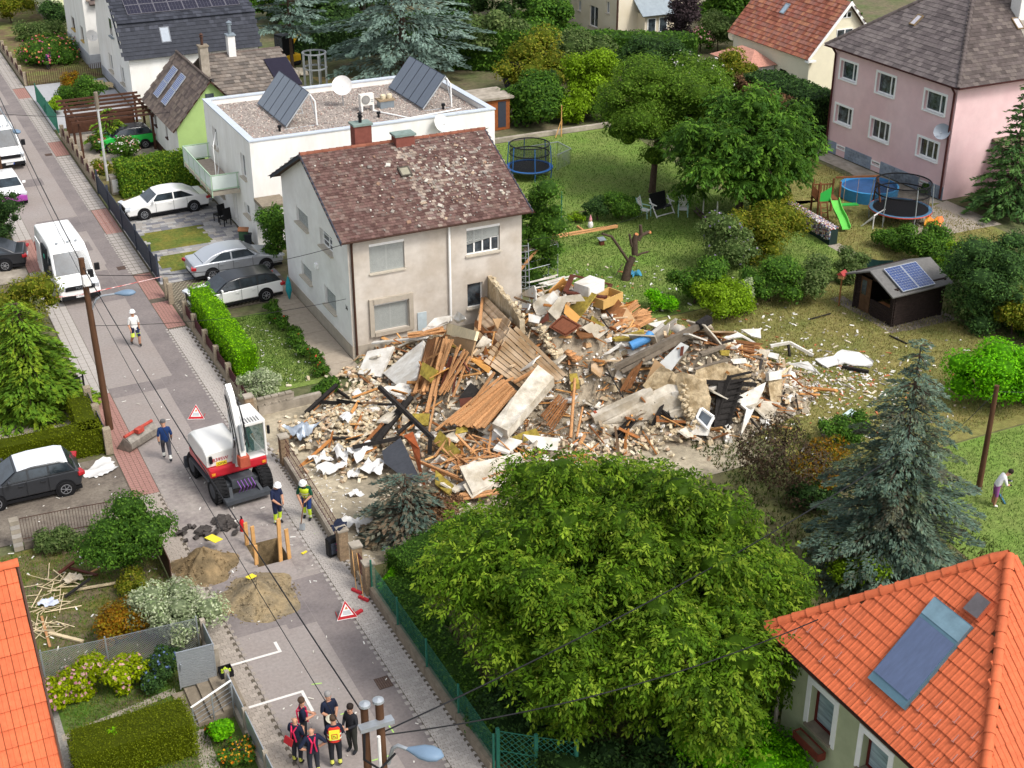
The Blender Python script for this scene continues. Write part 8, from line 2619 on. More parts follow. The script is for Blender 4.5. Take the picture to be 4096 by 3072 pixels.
# stairs, handrail and grey gate of the lower garden
t=thing('garden_stairs','concrete garden stairs with a thin handrail','stairs',(6.0,33.6,0),world=True)
for i in range(4):
 MB().box(5.35+i*.38,5.75+i*.38 - (0 if i < 3 else -.3),32.6,34.4,0,.06+i*.1).build('step',m_concd,t,bevel=.01)
MB().beam((5.55,32.55,.85),(6.85,32.75,1.25),.04).build('handrail',m_upvc,t)
for i in range(4):
 MB().beam((5.55,32.55,.15+i*.17),(6.85,32.75,.5+i*.18),.012).build('wire',m_steel,t)
for x,z in ((5.6,.85),(6.2,1.05),(6.8,1.22)):
 MB().beam((x,32.6,.05),(x,32.6,z),.035).build('baluster',m_steel,t)
t=thing('ribbed_gate','open ribbed grey metal gate at the head of the garden stairs','gate',(6.2,34.3,.1),R(-3))
for k in range(14):
 MB().box(-.55,.53,-.015,.015,.15+k*.092,.15+k*.092+.08).build('slat',m_steel,t)
MB().box(-.58,-.55,-.02,.02,.1,1.48).box(.53,.56,-.02,.02,.1,1.48).box(-.55,.53,-.02,.02,1.44,1.48).build('frame',m_steel,t)
MB().obox((-.48,-.05,.95),(.03,.08,.2)).build('handle',m_steel,t)
t=thing('apple_crate','black crate of green apples on the wall by the gate','crate',(7.03,34.21,0.35))
MB().box(-.2,.2,-.2,.2,0,.03).box(-.2,-.18,-.2,.2,.03,.22).box(.18,.2,-.2,.2,.03,.22).box(-.18,.18,-.2,-.18,.03,.22).box(-.18,.18,.18,.2,.03,.22).build('crate',m_black,t)
b=MB()
for i in range(22):
 b.lathe([(.004,-.04),(.035,-.02),(.04,.01),(.02,.035),(.004,.03)],(U6(-.13,.13),U6(-.13,.13),.12+U6(0,.05)),None,7)
b.build('apple_fill',M('apple',srgb('a9bd3a'),.4,.2,9),t,smooth=50,kind='stuff')
# poles, lamps and cables
def pole(label,x,y,h,r=.14,cat='pole',mat=None,lean=(0,0)):
 t=thing('utility_pole',label,cat,(x,y,0),world=True)
 MB().tube([(x,y,-.1),(x+lean[0],y+lean[1],h)],[r,r*.75],12).build('shaft',mat or m_pole,t,smooth=40)
 return t
m_lampb=M('lamp_shell',srgb('6d8296'),.4,.06)
def lamp(t,p,q):
 p,q=V(p),V(q)
 m=(p+q)/2+V((0,0,.25))
 MB().tube([p,p.lerp(m,.5)+V((0,0,.2)),m+V((0,0,.05)),q],.045,8).build('lamp_arm',m_steel,t,smooth=50)
 d=(q - p)
 d.z=0
 d.normalize()
 sd=d.cross(V((0,0,1)))
 rings=[]
 for f_,w in ((-.05,.04),(.12,.12),(.3,.2),(.5,.22),(.68,.16),(.78,.03)):
  rings.append([q+d*f_+sd*math.cos(a)*w+V((0,0,math.sin(a)*w*.55+.02)) for a in [2*math.pi*k/12 for k in range(12)]])
 MB().loft(rings).build('lamp_head',m_lampb,t,smooth=60)
p1=pole('brown wooden street lamp pole beside the left pavement',7.18,52.37,7.55,.15,lean=(-.1,.2))
lamp(p1,(7.15,52.5,5.3),(8.15,52.2,5.98))
MB().obox((7.12,52.3,6.7),(.3,.24,.42)).build('junction_box',m_white,p1,bevel=.02)
MB().obox((7.35,52.5,6.9),(.2,.16,.3)).build('cable_clamp',m_black,p1)
p2=pole('double wooden pole with white conduit beside the firefighters',7.2,21.6,8.6,.11)
MB().tube([(7.55,21.5,-.1),(7.5,21.5,8.6)],[.12,.09],12).build('second_shaft',m_pole,p2,smooth=40)
MB().tube([(7.38,21.3,5.0),(7.38,21.3,7.9)],.04,8).build('conduit',m_white,p2)
MB().box(7.0,7.75,21.3,21.5,8.1,8.2).build('cross_bar',m_steel,p2)
for x in (7.2,7.5):
 MB().lathe([(.13,0),(.12,.05),(.001,.1)],(x,21.55,8.6),None,12).build('pole_cap',m_steel,p2)
MB().tube([(7.1,21.4,8.0),(7.0,21.2,7.5),(7.3,21.1,7.2),(7.7,21.2,7.4)],.03,6).build('cable_loop',m_hose,p2,smooth=50)
lamp(p2,(7.6,21.4,7.0),(7.95,21.07,7.5))
p3=pole('leaning brown wooden pole on the right lawn',36.16,32.79,4.45,.12)
p4=pole('slim galvanised lamp pole in the rose garden',13.76,85.1,5.5,.09,mat=M('pale_steel',srgb('c9c9c6'),.4,.1,metal=.3))
MB().tube([(13.76,85.1,4.6),(13.76,85.1,5.6)],.13,8).build('wood_top',m_greyw,p4)
p5=pole('brown pole with lamp at the left edge behind the vans',*(7.76,86.84,0)[:2],8.5,.14)
lamp(p5,((7.76,86.84,0)[0],(7.76,86.84,0)[1],5.6),(8.57,83.5,4.33))
def cable(label,p,q,sag=.4,r=.022,n=14):
 p,q=V(p),V(q)
 pts=[p.lerp(q,k/n) - V((0,0,sag*4*(k/n)*(1 - k/n))) for k in range(n+1)]
 o=MB().tube(pts,r*.75,6).build('overhead_cable',m_hose,smooth=60)
 tag(o,label,'cable')
T1,T2=(7.1,52.5,7.2),(7.15,21.7,8.4)
cable('thick twisted cable along the street to the double pole',T1,T2,.35,.024)
cable('thin cable left of the thick twisted cable',(7.0,52.5,6.6),(6.9,21.7,7.6),.4,.014)
cable('thick cable along the far street',T1,((7.76,86.84,0)[0],(7.76,86.84,0)[1],8.2),.4,.03)
cable('thin cable along the far street',(7.0,52.5,6.8),((7.76,86.84,0)[0],(7.76,86.84,0)[1],7.6),.5,.014)
cable('cable from the brown pole to the corner of the grey house',(7.2,52.4,6.9),(18.5,54.3,5.6),.5,.018)
cable('lower cable from the brown pole to the grey house wall',(7.2,52.4,4.7),(18.5,54.5,2.9),.3,.014)
cable('cable from the double pole across the walnut tree',(7.6,21.5,7.8),(29.5,29.5,5.5),.5,.025)
cable('cable from the double pole to the near house',(7.6,21.5,7.7),(19.9,22.5,6.0),.5,.022)
cable('cable from the far lamp pole to the lime green house',(4.5,83.5,6.2),(19.76,86.54,3.4),.5,.02)
cable('cable across the garden from the right pole',(36.16,32.79,4.2),(29.6,30.3,3.6),.2,.015)
cable('cable from the right pole to the right edge',(36.16,32.79,4.2),(46,29.5,4.6),.4,.015)
cable('washing line over the back lawn',(27.3,54.6,4.2),(41.19,60.94,2.4),.5,.012)
def tube_thing(name,label,cat,pts,r,mat):
 o=MB().tube(pts,r,8).build(name,mat,smooth=50)
 return tag(o,label,cat)
# warning triangles
def sign(label,loc,rz):
 t=thing('warning_triangle',label,'warning sign',loc,rz,'folding fire brigade warning triangles')
 e=R(28)
 red,wh=M('sign_red',srgb('b8272e'),.5,.05),M('sign_white',srgb('e6e4e0'),.5,.04)
 P=lambda x,z,o=0: (x,z*math.sin(e) - o*math.cos(e),z*math.cos(e)+o*math.sin(e))
 for s_,z0,o_,m,nm in ((1.0,0,0,wh,'board'),(.93,.022,.006,red,'red_border'),(.62,.115,.012,wh,'field')):
  w,h_=.36*s_,.64*s_
  MB().plate([P(-w,z0,o_),P(w,z0,o_),P(0,z0+h_,o_)],.008).build(nm,m,t)
 b=MB()
 for k in range(4):
  b.plate([P(-.15+.012*k,.16+k*.035,.018),P(.15 - .012*k,.16+k*.035,.018),P(.15 - .012*k,.178+k*.035,.018),P(-.15+.012*k,.178+k*.035,.018)],.004)
 b.build('print_line_field',m_steel,t,kind='stuff')
 b=MB().plate([P(-.05,.33,.018),P(.06,.33,.018),P(.015,.44,.018)],.004)
 b.build('flame_mark',M('flame',srgb('c97a3a'),.6,.1),t)
 for x in (-1,1):
  MB().tube([P(x*.3,.05),(x*.3,.5,.01)],.012,6).build('foot',red,t)
 return t
sign('warning triangle standing in the road beside the pavement bricks',(11.5,35.65,.02),R(-8))
sign('warning triangle standing behind the excavator',(10.6,51.6,.02),R(-24))
# timber stakes round the pit
m_stake=M('new_timber',srgb('c99a62'),.85,.12,5)
for p,h_,l in (((10.57,39.91,0),1.75,'tallest timber stake at the far side of the pit'),((10.89,39.92,0),1.25,'timber stake at the pavement corner of the pit'),((9.93,40.96,0),1.05,'timber stake at the heap corner of the pit'),((9.8,41.44,0),.95,'timber stake beside the fire extinguisher'),((9.74,40.08,0),.8,'short timber stake at the near side of the pit')):
 o=MB().box(-.07,.07,-.03,.03,0,h_).build('timber_stake',m_stake,bevel=.004)
 o.location=p
 o.rotation_euler=(U6(-.03,.03),U6(-.03,.03),.3)
 tag(o,l,'stake','timber stakes round the pit')
t=thing('fire_extinguisher','red fire extinguisher beside the pit','fire extinguisher',(9.91,42.4,0))
MB().lathe([(.08,0),(.085,.03),(.085,.42),(.06,.5),(.025,.53),(.025,.57)],n=14).build('bottle',M('extinguisher_red',srgb('c0202a'),.35,.04),t,smooth=50)
MB().obox((0,-.03,.6),(.05,.14,.05)).build('valve',m_black,t)
t=thing('wheeled_bag','black wheeled bag leaning on the gate post','bag',(12.38,39.43,0),R(15))
MB().box(-.26,.26,-.15,.15,.04,.78).build('case',m_black,t,bevel=.06)
MB().obox((0,-.16,.4),(.4,.05,.45)).build('pocket',m_dgrey,t,bevel=.02)
for z in (.3,.55):
 MB().box(-.02,.02,-.2,-.19,z,z+.04).build('zip_tag',M('magenta',srgb('a5306a'),.6,0),t)
crumple('work_jacket','dark work jacket with yellow trim hung over the gate post','jacket',(12.6,39.3,1.15),.55,.5,.22,M('jacket_navy',srgb('23283a'),.85,.1),.4,41)
for p,q,l in (((12.3,36.93,0.03),(12.27,36.58,1.2),'broom leaning on the wall, nearer the brick posts'),((12.36,36.42,0.03),(12.51,36.38,1.25),'broom leaning on the wall, nearer the warning triangle')):
 t=thing('broom',l,'broom',p,world=True)
 MB().tube([V(p)+V((0,0,.06)),(12.55,q[1]*0+p[1]+1.0,1.25)],.014,6).build('handle',m_stake,t)
 MB().obox(V(p)+V((0,0,.05)),(.09,.42,.09),(0,0,.5)).build('head',M('broom_red',srgb('b8323a'),.7,.1),t)
o=MB().obox((11.94,35.8,0.05),(.34,.12,.1),(0,0,.4)).build('red_brush',D.materials['broom_red'],bevel=.01)
tag(o,'red brush lying behind the near warning triangle','brush')
for p,l,s_ in (((8.67,41.61,0.5),'yellow plastic plate on the lumps of asphalt',(.42,.5,.03)),((9.25,39.03,0.3),'yellow plate on the sandy heap',(.36,.22,.03)),((11.49,40.04,0.02),'yellow sleeve lying by the pit',(.3,.1,.03))):
 o=MB().obox((0,0,0),s_,(.1,.2,.6)).build('yellow_plate',M('plate_yellow',srgb('dcc93a'),.5,.05),bevel=.008)
 o.location=p
 tag(o,l,'plate')
def bin_(label,loc,rz,body,lid,s=1.):
 t=thing('wheelie_bin',label,'bin',loc,rz)
 MB().obox((0,0,.5*s),(.5*s,.5*s,.95*s),(0,0,0)).build('body',M('bin_'+body,srgb(body),.6,.1),t,bevel=.04)
 MB().obox((0,0,1.0*s),(.56*s,.58*s,.09*s),(.06,0,0)).build('lid',M('bin_'+lid,srgb(lid),.6,.1),t,bevel=.02)
 for x in (-.2,.2):
  MB().lathe([(.1,-.03),(.1,.03)],(x*s,.27*s,.1),(1,0,0),12).build('wheel',m_tyre,t)
 MB().lathe([(.09,0),(.09,.004)],(0,-.256*s,.7*s),(0,-1,0),14).build('round_sticker',m_white,t)
bin_('green bin with brown lid below the cypress',(4.17,55.51,0),R(-5),'2f4a38','6b4a38',1.0)
bin_('green bin with brown lid at the white house wall',(18.2,70.29,0),R(70),'38503c','8a5f44')
bin_('small dark bin at the white house wall',(18.38,70.11,0),R(70),'26292e','2a2d33',.75)
t=thing('meter_box','grey concrete meter box with white doors beside the roses','meter box',(14.2,82.48,0),0)
MB().box(-.75,.75,-.3,.3,0,1.15).build('housing',m_conc,t,bevel=.01)
for x in (-.36,.36):
 MB().box(x - .32,x+.32,-.33,-.3,.15,.95).build('door',m_white,t)
t=thing('deck_chair','folding frame with a triangle of yellow cloth beside the green bin','deck chair',(4.93,55.19,0),R(15))
MB().plate([(-.6,-.1,.1),(.35,0,.25),(.25,.1,1.1),(.0,.05,.5)],.01).build('cloth',M('yellow_cloth',srgb('cdb468'),.85,.1),t)
for p,q in (((-.62,-.1,0),(-.6,-.1,.5)),((.35,0,0),(.25,.1,1.15)),((-.6,0,.05),(.4,0,.1))):
 MB().beam(p,q,.05).build('frame_bar',m_stake,t)
for i in range(2):
 t=thing('garden_chair',('black plastic chair nearer the street below the balcony','black plastic chair nearer the door below the balcony')[i],'chair',[(18.07,74.88,0),(18.19,74.07,0)][i],R(200))
 MB().box(-.25,.25,-.25,.25,.4,.46).build('seat',m_black,t)
 MB().obox((0,.25,.75),(.5,.04,.65),(.15,0,0)).build('backrest',m_black,t)
 for x in (-.22,.22):
  for y in (-.22,.22):
   MB().beam((x,y,0),(x,y,.42),.04).build('leg',m_black,t)
t=thing('folded_parasol','folded turquoise parasol leaning on the grey house','parasol',(18.11,62.1,0),0)
MB().lathe([(.02,0),(.16,.5),(.13,.9),(.03,1.25)],n=9).build('cloth',M('turquoise',srgb('2f8f97'),.8,.12,6),t)
MB().tube([(0,0,0),(0,0,1.35)],.015,6).build('stick',m_steel,t)
# barrier tape
o=MB().tube([(6.9,65.2,1.0),(8.5,65.3,.85),(10.5,65.3,.95),(12.5,65.1,1.15)],.02,4).build('barrier_tape',M('tape',srgb('c94a44'),.6,.5,4,col2=srgb('e0dcd8'),sc2=2.2))
tag(o,'red and white barrier tape across the street','tape')
fence('pebble_post_pair','pebbled gate posts at the car drive',[(12.65,65.0),(12.65,64.2)],.3,.02,(),True,None,mat=m_iron,kind='sheet',ph=1.1)
# pergola over the green car
t=thing('pergola','brown wooden pergola carport over the green car','pergola',(15.6,92.8,0),world=True)
m_perg=M('pergola_wood',srgb('4f3529'),.85,.2,5)
for x in (13.3,18.0):
 for y in (90.4,93,95.6):
  MB().beam((x,y,0),(x,y,2.3),.14).build('post',m_perg,t)
 MB().beam((x,89.9,2.36),(x,96,2.36),.1,.16).build('beam',m_perg,t)
for k in range(7):
 y=90.0+k*.97
 MB().beam((12.8,y,2.5),(18.3,y,2.5),.09,.14).build('rafter',m_perg,t)
MB().box(13.4,17.9,95.8,95.85,.2,1.4).build('screen',m_perg,t)
crumple('sand_heap','small heap of pale sand on the white house yard','sand heap',(17.33,108.2,0),2.4,2.2,.5,M('sand',srgb('c9b48c'),.97,.1,8,.3),0,51,10)
# ---------------------------------------------------------------- back garden things
m_logs=M('shed_timber',srgb('2e2522'),.9,.25,6,.3)
t=thing('garden_shed','dark brown log shed with open front and solar panels on its roof','shed',(44.6,47.55,0),R(-88))
# local: x along the gable front (-y side), eaves left/right
w,d,hh,hr=1.35,1.5,1.9,2.5
for sx in (-1,1):
 for k in range(14):
  MB().box(sx*w - .05,sx*w+.05,-d - .12,d+.12,k*.14,k*.14+.13).build('log',m_logs,t)
for k in range(14):
 MB().box(-w - .12,w+.12,d - .05,d+.05,k*.14+.005,k*.14+.125).build('log',m_logs,t)
for k in range(14):
 z=k*.14
 for a,e in ([(-w,w)] if z < .5 and False else [(-w - .1,-w+.55),(w - .25,w+.1)] if .75 < z < 1.75 else [(-w - .1,-w+.3),(-w+1.1,w+.1)]):
  MB().box(a,e,-d - .05,-d+.05,z+.005,z+.125).build('log',m_logs,t)
MB().box(-w+.35,-w+1.05,-d - .06,-d - .02,.05,1.8).build('door',M('shed_door',srgb('57412f'),.85,.25,5),t)
MB().box(-w+.45,-w+.75,-d - .08,-d - .06,.9,1.65).build('door_pane',m_glass,t)
MB().box(w - 1.2,w - .3,-d+.1,-d+.4,.72,.78).build('bench',m_plankd,t)
for sx in (-1,1):
 pts=[(sx*(w+.4),-d - .55,hh - .15),(sx*(w+.4),d+.3,hh - .15),(0,d+.3,hr),(0,-d - .55,hr)]
 MB().plate(pts[::sx],.07).build('roof_slope',M('roof_felt_grey',srgb('6b6966'),.95,.12,6,.3),t)
b=MB().face((-w,-d,hh),(w,-d,hh),(0,-d,hr - .1)).face((-w,d,hh),(w,d,hh),(0,d,hr - .1))
b.build('gable',m_logs,t,kind='stuff')
panel_array(t,(w+.3,-d+.1,hh - .07),(0,1,0),(-(w+.4),0,hr - hh+.15),2,1,1.0,1.6,.03,M('pv_poly',srgb('2c3f6c'),.2,.2,4,spec=.7),m_cellf,grid=(6,10),lift=.05)
sheet('shed_paving',[(42.6,43.4,45.5,50.2),(43.4,46.6,45.4,46.6)],.003,m_cobble)
t=thing('bird_table','little red roofed bird house on a post beside the shed','bird house',(42.4,49.24,0),.4)
MB().beam((0,0,0),(0,0,1.5),.06).build('post',m_plankd,t)
MB().box(-.16,.16,-.14,.14,1.5,1.72).build('box',m_plank,t)
MB().add([(-.24,-.2,1.7),(.24,-.2,1.7),(.24,.2,1.7),(-.24,.2,1.7),(-.24,0,1.9),(.24,0,1.9)],[(0,1,5,4),(2,3,4,5),(0,4,3),(1,2,5),(3,2,1,0)]).build('roof',M('bird_red',srgb('9c3f3c'),.7,.1),t)
def trampoline(label,loc,r,h,rim,pad,net,hn):
 t=thing('trampoline',label,'trampoline',loc)
 MB().lathe([(r - .18,h - .02),(r,h - .02),(r+.03,h+.03),(r,h+.05),(r - .18,h+.03)],n=36,cap=False).build('pad',M('pad_'+pad,srgb(pad),.6,.08),t,smooth=40)
 MB().lathe([(r+.0,h - .05),(r+.05,h - .02),(r+.05,h+.04),(r,h+.0)],n=36,cap=False).build('rim',M('rim_'+rim,srgb(rim),.5,.08),t,smooth=40)
 MB().lathe([(.01,h),(r - .18,h)],n=36,cap=False).build('mat',m_black,t)
 MB().lathe([(r - .22,h+.04),(r - .2,h+hn)],n=36,cap=False).build('net',M('safety_net',srgb('1f2124'),.9,.1,alpha=.42),t)
 for z in (h+hn,h+hn*.62):
  MB().lathe([(r - .23,z - .03),(r - .17,z - .03),(r - .17,z+.03),(r - .23,z+.03),(r - .23,z - .03)],n=36,cap=False).build('net_ring',m_black,t)
 for k in range(6):
  a=k*math.pi/3+.3
  c,s_=math.cos(a),math.sin(a)
  MB().tube([(c*(r - .05),s_*(r - .05),0),(c*r,s_*r,h),(c*(r - .1),s_*(r - .1),h+hn)],.03,8).build('pole',m_steel if pad !='2f5f9a' else M('foam_blue',srgb('2f5f9a'),.7,.1),t)
trampoline('large trampoline with red rim and black net before the pink house',(53.3,57.6,0),1.75,.75,'c2503f','4a6f8a',1,1.6)
trampoline('black netted trampoline behind the tall thuja',(37.82,74.3,0),1.45,.6,'3a4a5a','2f5f9a',1,1.5)
# play tower with slide and swing
t=thing('play_tower','wooden play tower with bright green slide and swing','play tower',(50.0,60.3,0),R(-20))
m_pt=M('play_wood',srgb('70492f'),.85,.2,5)
for x in (-.6,.6):
 for y in (-.6,.6):
  MB().beam((x,y,0),(x,y,2.2 if y < 0 else 2.0),.1).build('post',m_pt,t)
MB().box(-.65,.65,-.65,.65,.98,1.05).build('platform',m_pt,t)
for k in range(8):
 MB().beam((-.6+k*.17,.62,1.05),(-.6+k*.17,.62,1.65),.05).build('baluster',m_pt,t)
 MB().beam((-.62,-.6+k*.17,1.05),(-.62,-.6+k*.17,1.65),.05).build('baluster',m_pt,t)
MB().beam((-.6,.62,1.66),(.6,.62,1.66),.07).build('top_rail',m_pt,t)
MB().plate([(-.6,-.62,1.05),(.1,-.62,1.05),(.1,-.62,1.9),(-.6,-.62,1.5)],.03).build('green_cloth',M('play_green',srgb('35a848'),.6,.08),t)
rings=[]
for k in range(9):
 f_=k/8
 y,z=-.65 - 2.3*f_,1.1 - 1.0*f_ - .1*math.sin(f_*math.pi*2)+(.1 if k==8 else 0)
 rings.append([(.1,y,z+.17),(.14,y,z),(.54,y,z),(.58,y,z+.17),(.62,y,z+.17),(.56,y,z - .04),(.12,y,z - .04),(.06,y,z+.17)])
MB().loft(rings).build('slide',M('slide_green',srgb('62b84e'),.4,.05),t,smooth=40)
for x in (-.5,-.1):
 MB().beam((x,-1.15,0),(x,-.62,1.05),.07).build('ladder_rail',m_pt,t)
for k in range(4):
 MB().beam((-.5,-1.05+k*.13,.22+k*.25),(-.1,-1.05+k*.13,.22+k*.25),.05).build('rung',m_pt,t)
MB().beam((.6,.3,2.15),(3.2,.3,2.15),.1).build('swing_beam',m_pt,t)
for y in (-.5,1.1):
 MB().beam((3.3,y,0),(3.1,.3,2.2),.09).build('swing_leg',m_pt,t)
for x in (1.2,2.0):
 MB().tube([(x,.3,2.1),(x,.3,.5)],.01,5).build('swing_rope',m_stake,t)
MB().box(1.1,2.1,.1,.5,.45,.5).build('swing_seat',D.materials['play_green'],t)
t=thing('paddling_pool','round blue pool behind the trampoline','pool',(54.5,61.8,0))
MB().lathe([(1.7,0),(1.75,.7),(1.65,.72),(1.6,.1)],n=30,cap=False).build('wall',M('pool_blue',srgb('3f87b8'),.4,.1,4),t,smooth=40)
MB().lathe([(.01,.55),(1.63,.55)],n=30,cap=False).build('cover',M('pool_cover',srgb('2f4f78'),.4,.15,3),t)
t=thing('football_goal','small white football goal in front of the trampoline','goal',(51.67,57.47,0),R(25))
for p,q in (((-.7,0,0),(-.7,0,.8)),((.7,0,0),(.7,0,.8)),((-.7,0,.8),(.7,0,.8)),((-.7,0,.8),(-.7,.7,0)),((.7,0,.8),(.7,.7,0)),((-.7,.7,0),(.7,.7,0))):
 MB().beam(p,q,.05).build('tube',m_white,t)
b=MB()
for k in range(13):
 x=-.66+k*.11
 b.beam((x,.02,.78),(x,.68,.02),.012)
for k in range(8):
 b.beam((-.7,.08*k,.8 - .09*k),(.7,.08*k,.8 - .09*k),.012)
b.build('net_cord',m_white,t,kind='stuff')
crumple('yellow_toy','heap of yellow and orange plastic toys by the path','toys',(54.5,56.08,0),1.1,.8,.5,M('toy_yellow',srgb('d8a52a'),.5,.2,3,col2=srgb('cf6a3a'),sc2=3),.3,61,8)
t=thing('bottle_wall','stacked wood pile under a net of coloured caps','wood pile',(47.5,58.8,0),world=True)
p,q=V((47.91,60.94,0)),V((47.45,56.18,0))
MB().beam(p+V((0,0,.45)),q+V((0,0,.45)),.5,.9).build('pile_core',M('dark_green_sheet',srgb('24332f'),.7,.1),t)
b=MB()
dn=(q - p).normalized()
n_=dn.cross(V((0,0,1)))
for i in range(1700):
 u,z=g6.random(),U6(.25,1.0)
 c=p.lerp(q,u)+n_*(U6(-.3,.3) if i % 2 else .27)+V((0,0,.92 if i % 2 else z))
 b.col=shade([srgb(x) for x in ('cfc9c4','a55a50','6a7a9c','b9a080','8a6a8c','5a5a60','d9d4d0')][g6.integers(7)],.15)
 b.obox(c,(.07,.07,.06),(U6(0,3),U6(0,3),U6(0,3)))
b.build('log_end_field',M('mixed_caps',(.5,.5,.5),.8,.1,9,attr=True),t,cols=True,kind='stuff')
b=MB()
pts=[V((46.25,52.94,0.9)),V((46.78,52.6,0.6)),V((47.35,52.24,0.5)),V((47.85,51.71,0.6))]
b.loft([[p_,p_ - V((0,0,.5))] for p_ in pts],cap=False,closed=False)
o=b.build('windbreak',M('dark_green_cloth',srgb('1f3a38'),.8,.1))
tag(o,'dark green cloth windbreak sagging behind the shed','windbreak')
def chair(label,loc,rz):
 t=thing('garden_chair',label,'chair',loc,rz,'white garden chairs on the back lawn')
 mint=M('mint_frame',srgb('a9cfc4'),.5,.05)
 for k in range(5):
  MB().box(-.24,.24,-.26+k*.105,-.17+k*.105,.42,.44).build('seat_slat',m_white,t)
 for k in range(8):
  z=.5+k*.085
  MB().obox((0,.28+k*.022,z),(.46,.02,.065),(-.25,0,0)).build('back_slat',m_white,t)
 for x in (-.27,.27):
  MB().beam((x,-.28,0),(x,-.24,.64),.035).build('leg',mint,t)
  MB().beam((x,.34,0),(x,.26,.45),.035).build('leg',mint,t)
  MB().beam((x,.26,.45),(x,.48,1.18),.035).build('back_post',mint,t)
  MB().beam((x,-.26,.64),(x,.3,.66),.05,.03).build('armrest',mint,t)
 return t
chair('white slatted garden chair left of the black bench',(40.43,64.62,0),R(35))
chair('white slatted garden chair right of the black bench',(42.53,63.81,0),R(-30))
t=thing('swing_bench','white framed bench with black seat between the garden chairs','bench',(41.57,64.61,0),R(10))
MB().obox((0,.05,.45),(1.2,.5,.05),(0,0,0)).build('seat',m_black,t)
MB().obox((0,.38,.85),(1.2,.04,.75),(-.25,0,0)).build('backrest',m_black,t)
for x in (-.68,.68):
 MB().beam((x,-.4,0),(x,.35,1.0),.05).build('leg',m_white,t)
 MB().beam((x,.55,0),(x,-.1,.72),.05).build('leg',m_white,t)
 MB().beam((x,-.3,.72),(x,.35,.75),.06,.04).build('armrest',m_white,t)
MB().beam((-.68,-.35,.08),(.68,-.35,.08),.05).build('foot_rail',m_white,t)
t=thing('garden_gnome','white garden gnome with pink hat on the lawn','gnome',(36.76,64.5,0))
MB().lathe([(.13,0),(.16,.12),(.13,.3),(.09,.36)],n=12).build('body',m_white,t,smooth=50)
MB().lathe([(.001,.34),(.09,.4),(.08,.48)],n=10).build('head',M('gnome_skin',srgb('d0a890'),.7,.05),t,smooth=50)
MB().lathe([(.1,.46),(.06,.6),(.001,.78)],n=10).build('hat',M('gnome_pink',srgb('c98a92'),.7,.05),t,smooth=50)
t=thing('nest_box','small grey roofed bird house standing in the lawn','bird house',(35.97,61.83,0))
MB().box(-.12,.12,-.12,.12,0,.3).build('box',m_maro,t)
MB().obox((0,0,.34),(.4,.38,.04),(.2,0,0)).build('roof',m_zinc,t)
t=thing('scaffold','mobile aluminium scaffold with ladder by the grey house','scaffold',(30.0,58.0,0),R(8))
for x in (-1.0,1.0):
 for y in (-.4,.4):
  MB().tube([(x,y,0),(x,y,2.35)],.028,7).build('upright',m_steel,t)
 for z in (.4,.8,1.2,1.6,2.0,2.3):
  MB().tube([(x,-.4,z),(x,.4,z)],.018,6).build('rung',m_steel,t)
for z in (.35,1.3,2.3):
 MB().tube([(-1,-.4,z),(1,-.4,z)],.02,6).build('brace',m_steel,t)
 MB().tube([(-1,.4,z),(1,.4,z)],.02,6).build('brace',m_steel,t)
MB().box(-1.05,1.05,-.38,.38,2.3,2.36).build('deck',m_greyw,t)
t=thing('ladder','aluminium ladder leaning beside the scaffold','ladder',(28.6,56.6,0),R(-20))
for x in (-.2,.2):
 MB().beam((x,-.5,0),(x,.4,3.0),.06,.03).build('rail',m_steel,t)
for k in range(10):
 MB().beam((-.2,-.42+k*.088,.25+k*.29),(.2,-.42+k*.088,.25+k*.29),.03).build('rung',m_steel,t)
for a,c,w_,m,lab in (((31.83,59.68,1.9),(38.07,63.77,0.1),.16,m_plank,'long orange board lying from the scaffold to the lawn'),((36.12,64.88,0.05),(36.07,63.96,0.05),.1,m_plank,'short orange board on the lawn'),((27.59,56,1.6),(30.05,57.83,2.3),.1,m_plank,'orange post leaning from the rubble past the house corner'),((34.4,57.51,0.05),(34.68,57.37,0.7),.04,m_greyw,'stick leaning on the pruned tree')):
 tag(MB().beam(a,c,w_).build('loose_board',m),lab,'board')
crumple('white_bags','torn white bags on the scaffold deck','bags',(31.42,59.18,2.3),1.4,.8,.5,m_sheet,.1,71)
crumple('blue_bag','blue plastic bag at the foot of the pruned tree','bag',(35.27,57.13,0),.55,.45,.3,M('bag_blue',srgb('3f86a4'),.5,.15),.2,72)
for i in range(9):
 p=V((30.24,57.01,0.55))+V((U6(-.9,.9),U6(-.3,.3),.03*i))
 plank(p - V((.8,.1,0)),p+V((.8,U6(-.2,.3),.02)),.12,.03,m_slab,0,'white_batten')
t=thing('wooden_ladder','old wooden ladder lying at the lawn edge','ladder',(43.21,62.71,0),world=True)
p,q=V((43.69,64.3,0.05)),V((42.94,60.99,0.05))
for o_ in (-.2,.2):
 MB().beam(p+V((o_,o_,.03)),q+V((o_,o_,.03)),.06).build('rail',m_brownpipe,t)
for k in range(8):
 c=p.lerp(q,(k+.5)/8)
 MB().beam(c+V((-.2,-.2,.03)),c+V((.2,.2,.03)),.04).build('rung',m_brownpipe,t)
for p,h_,l in (((43.81,63.62,0),2.0,'white clothes post at the lawn edge'),((43.58,61.88,0),1.3,'pair of white stakes by the old ladder'),((35.99,66.59,0),1.6,'dark green post beside the thuja')):
 o=MB().tube([(0,0,0),(0,0,h_)],.04,8).build('garden_post',m_white if 'white' in l else m_wirg)
 o.location=p
 tag(o,l,'post')
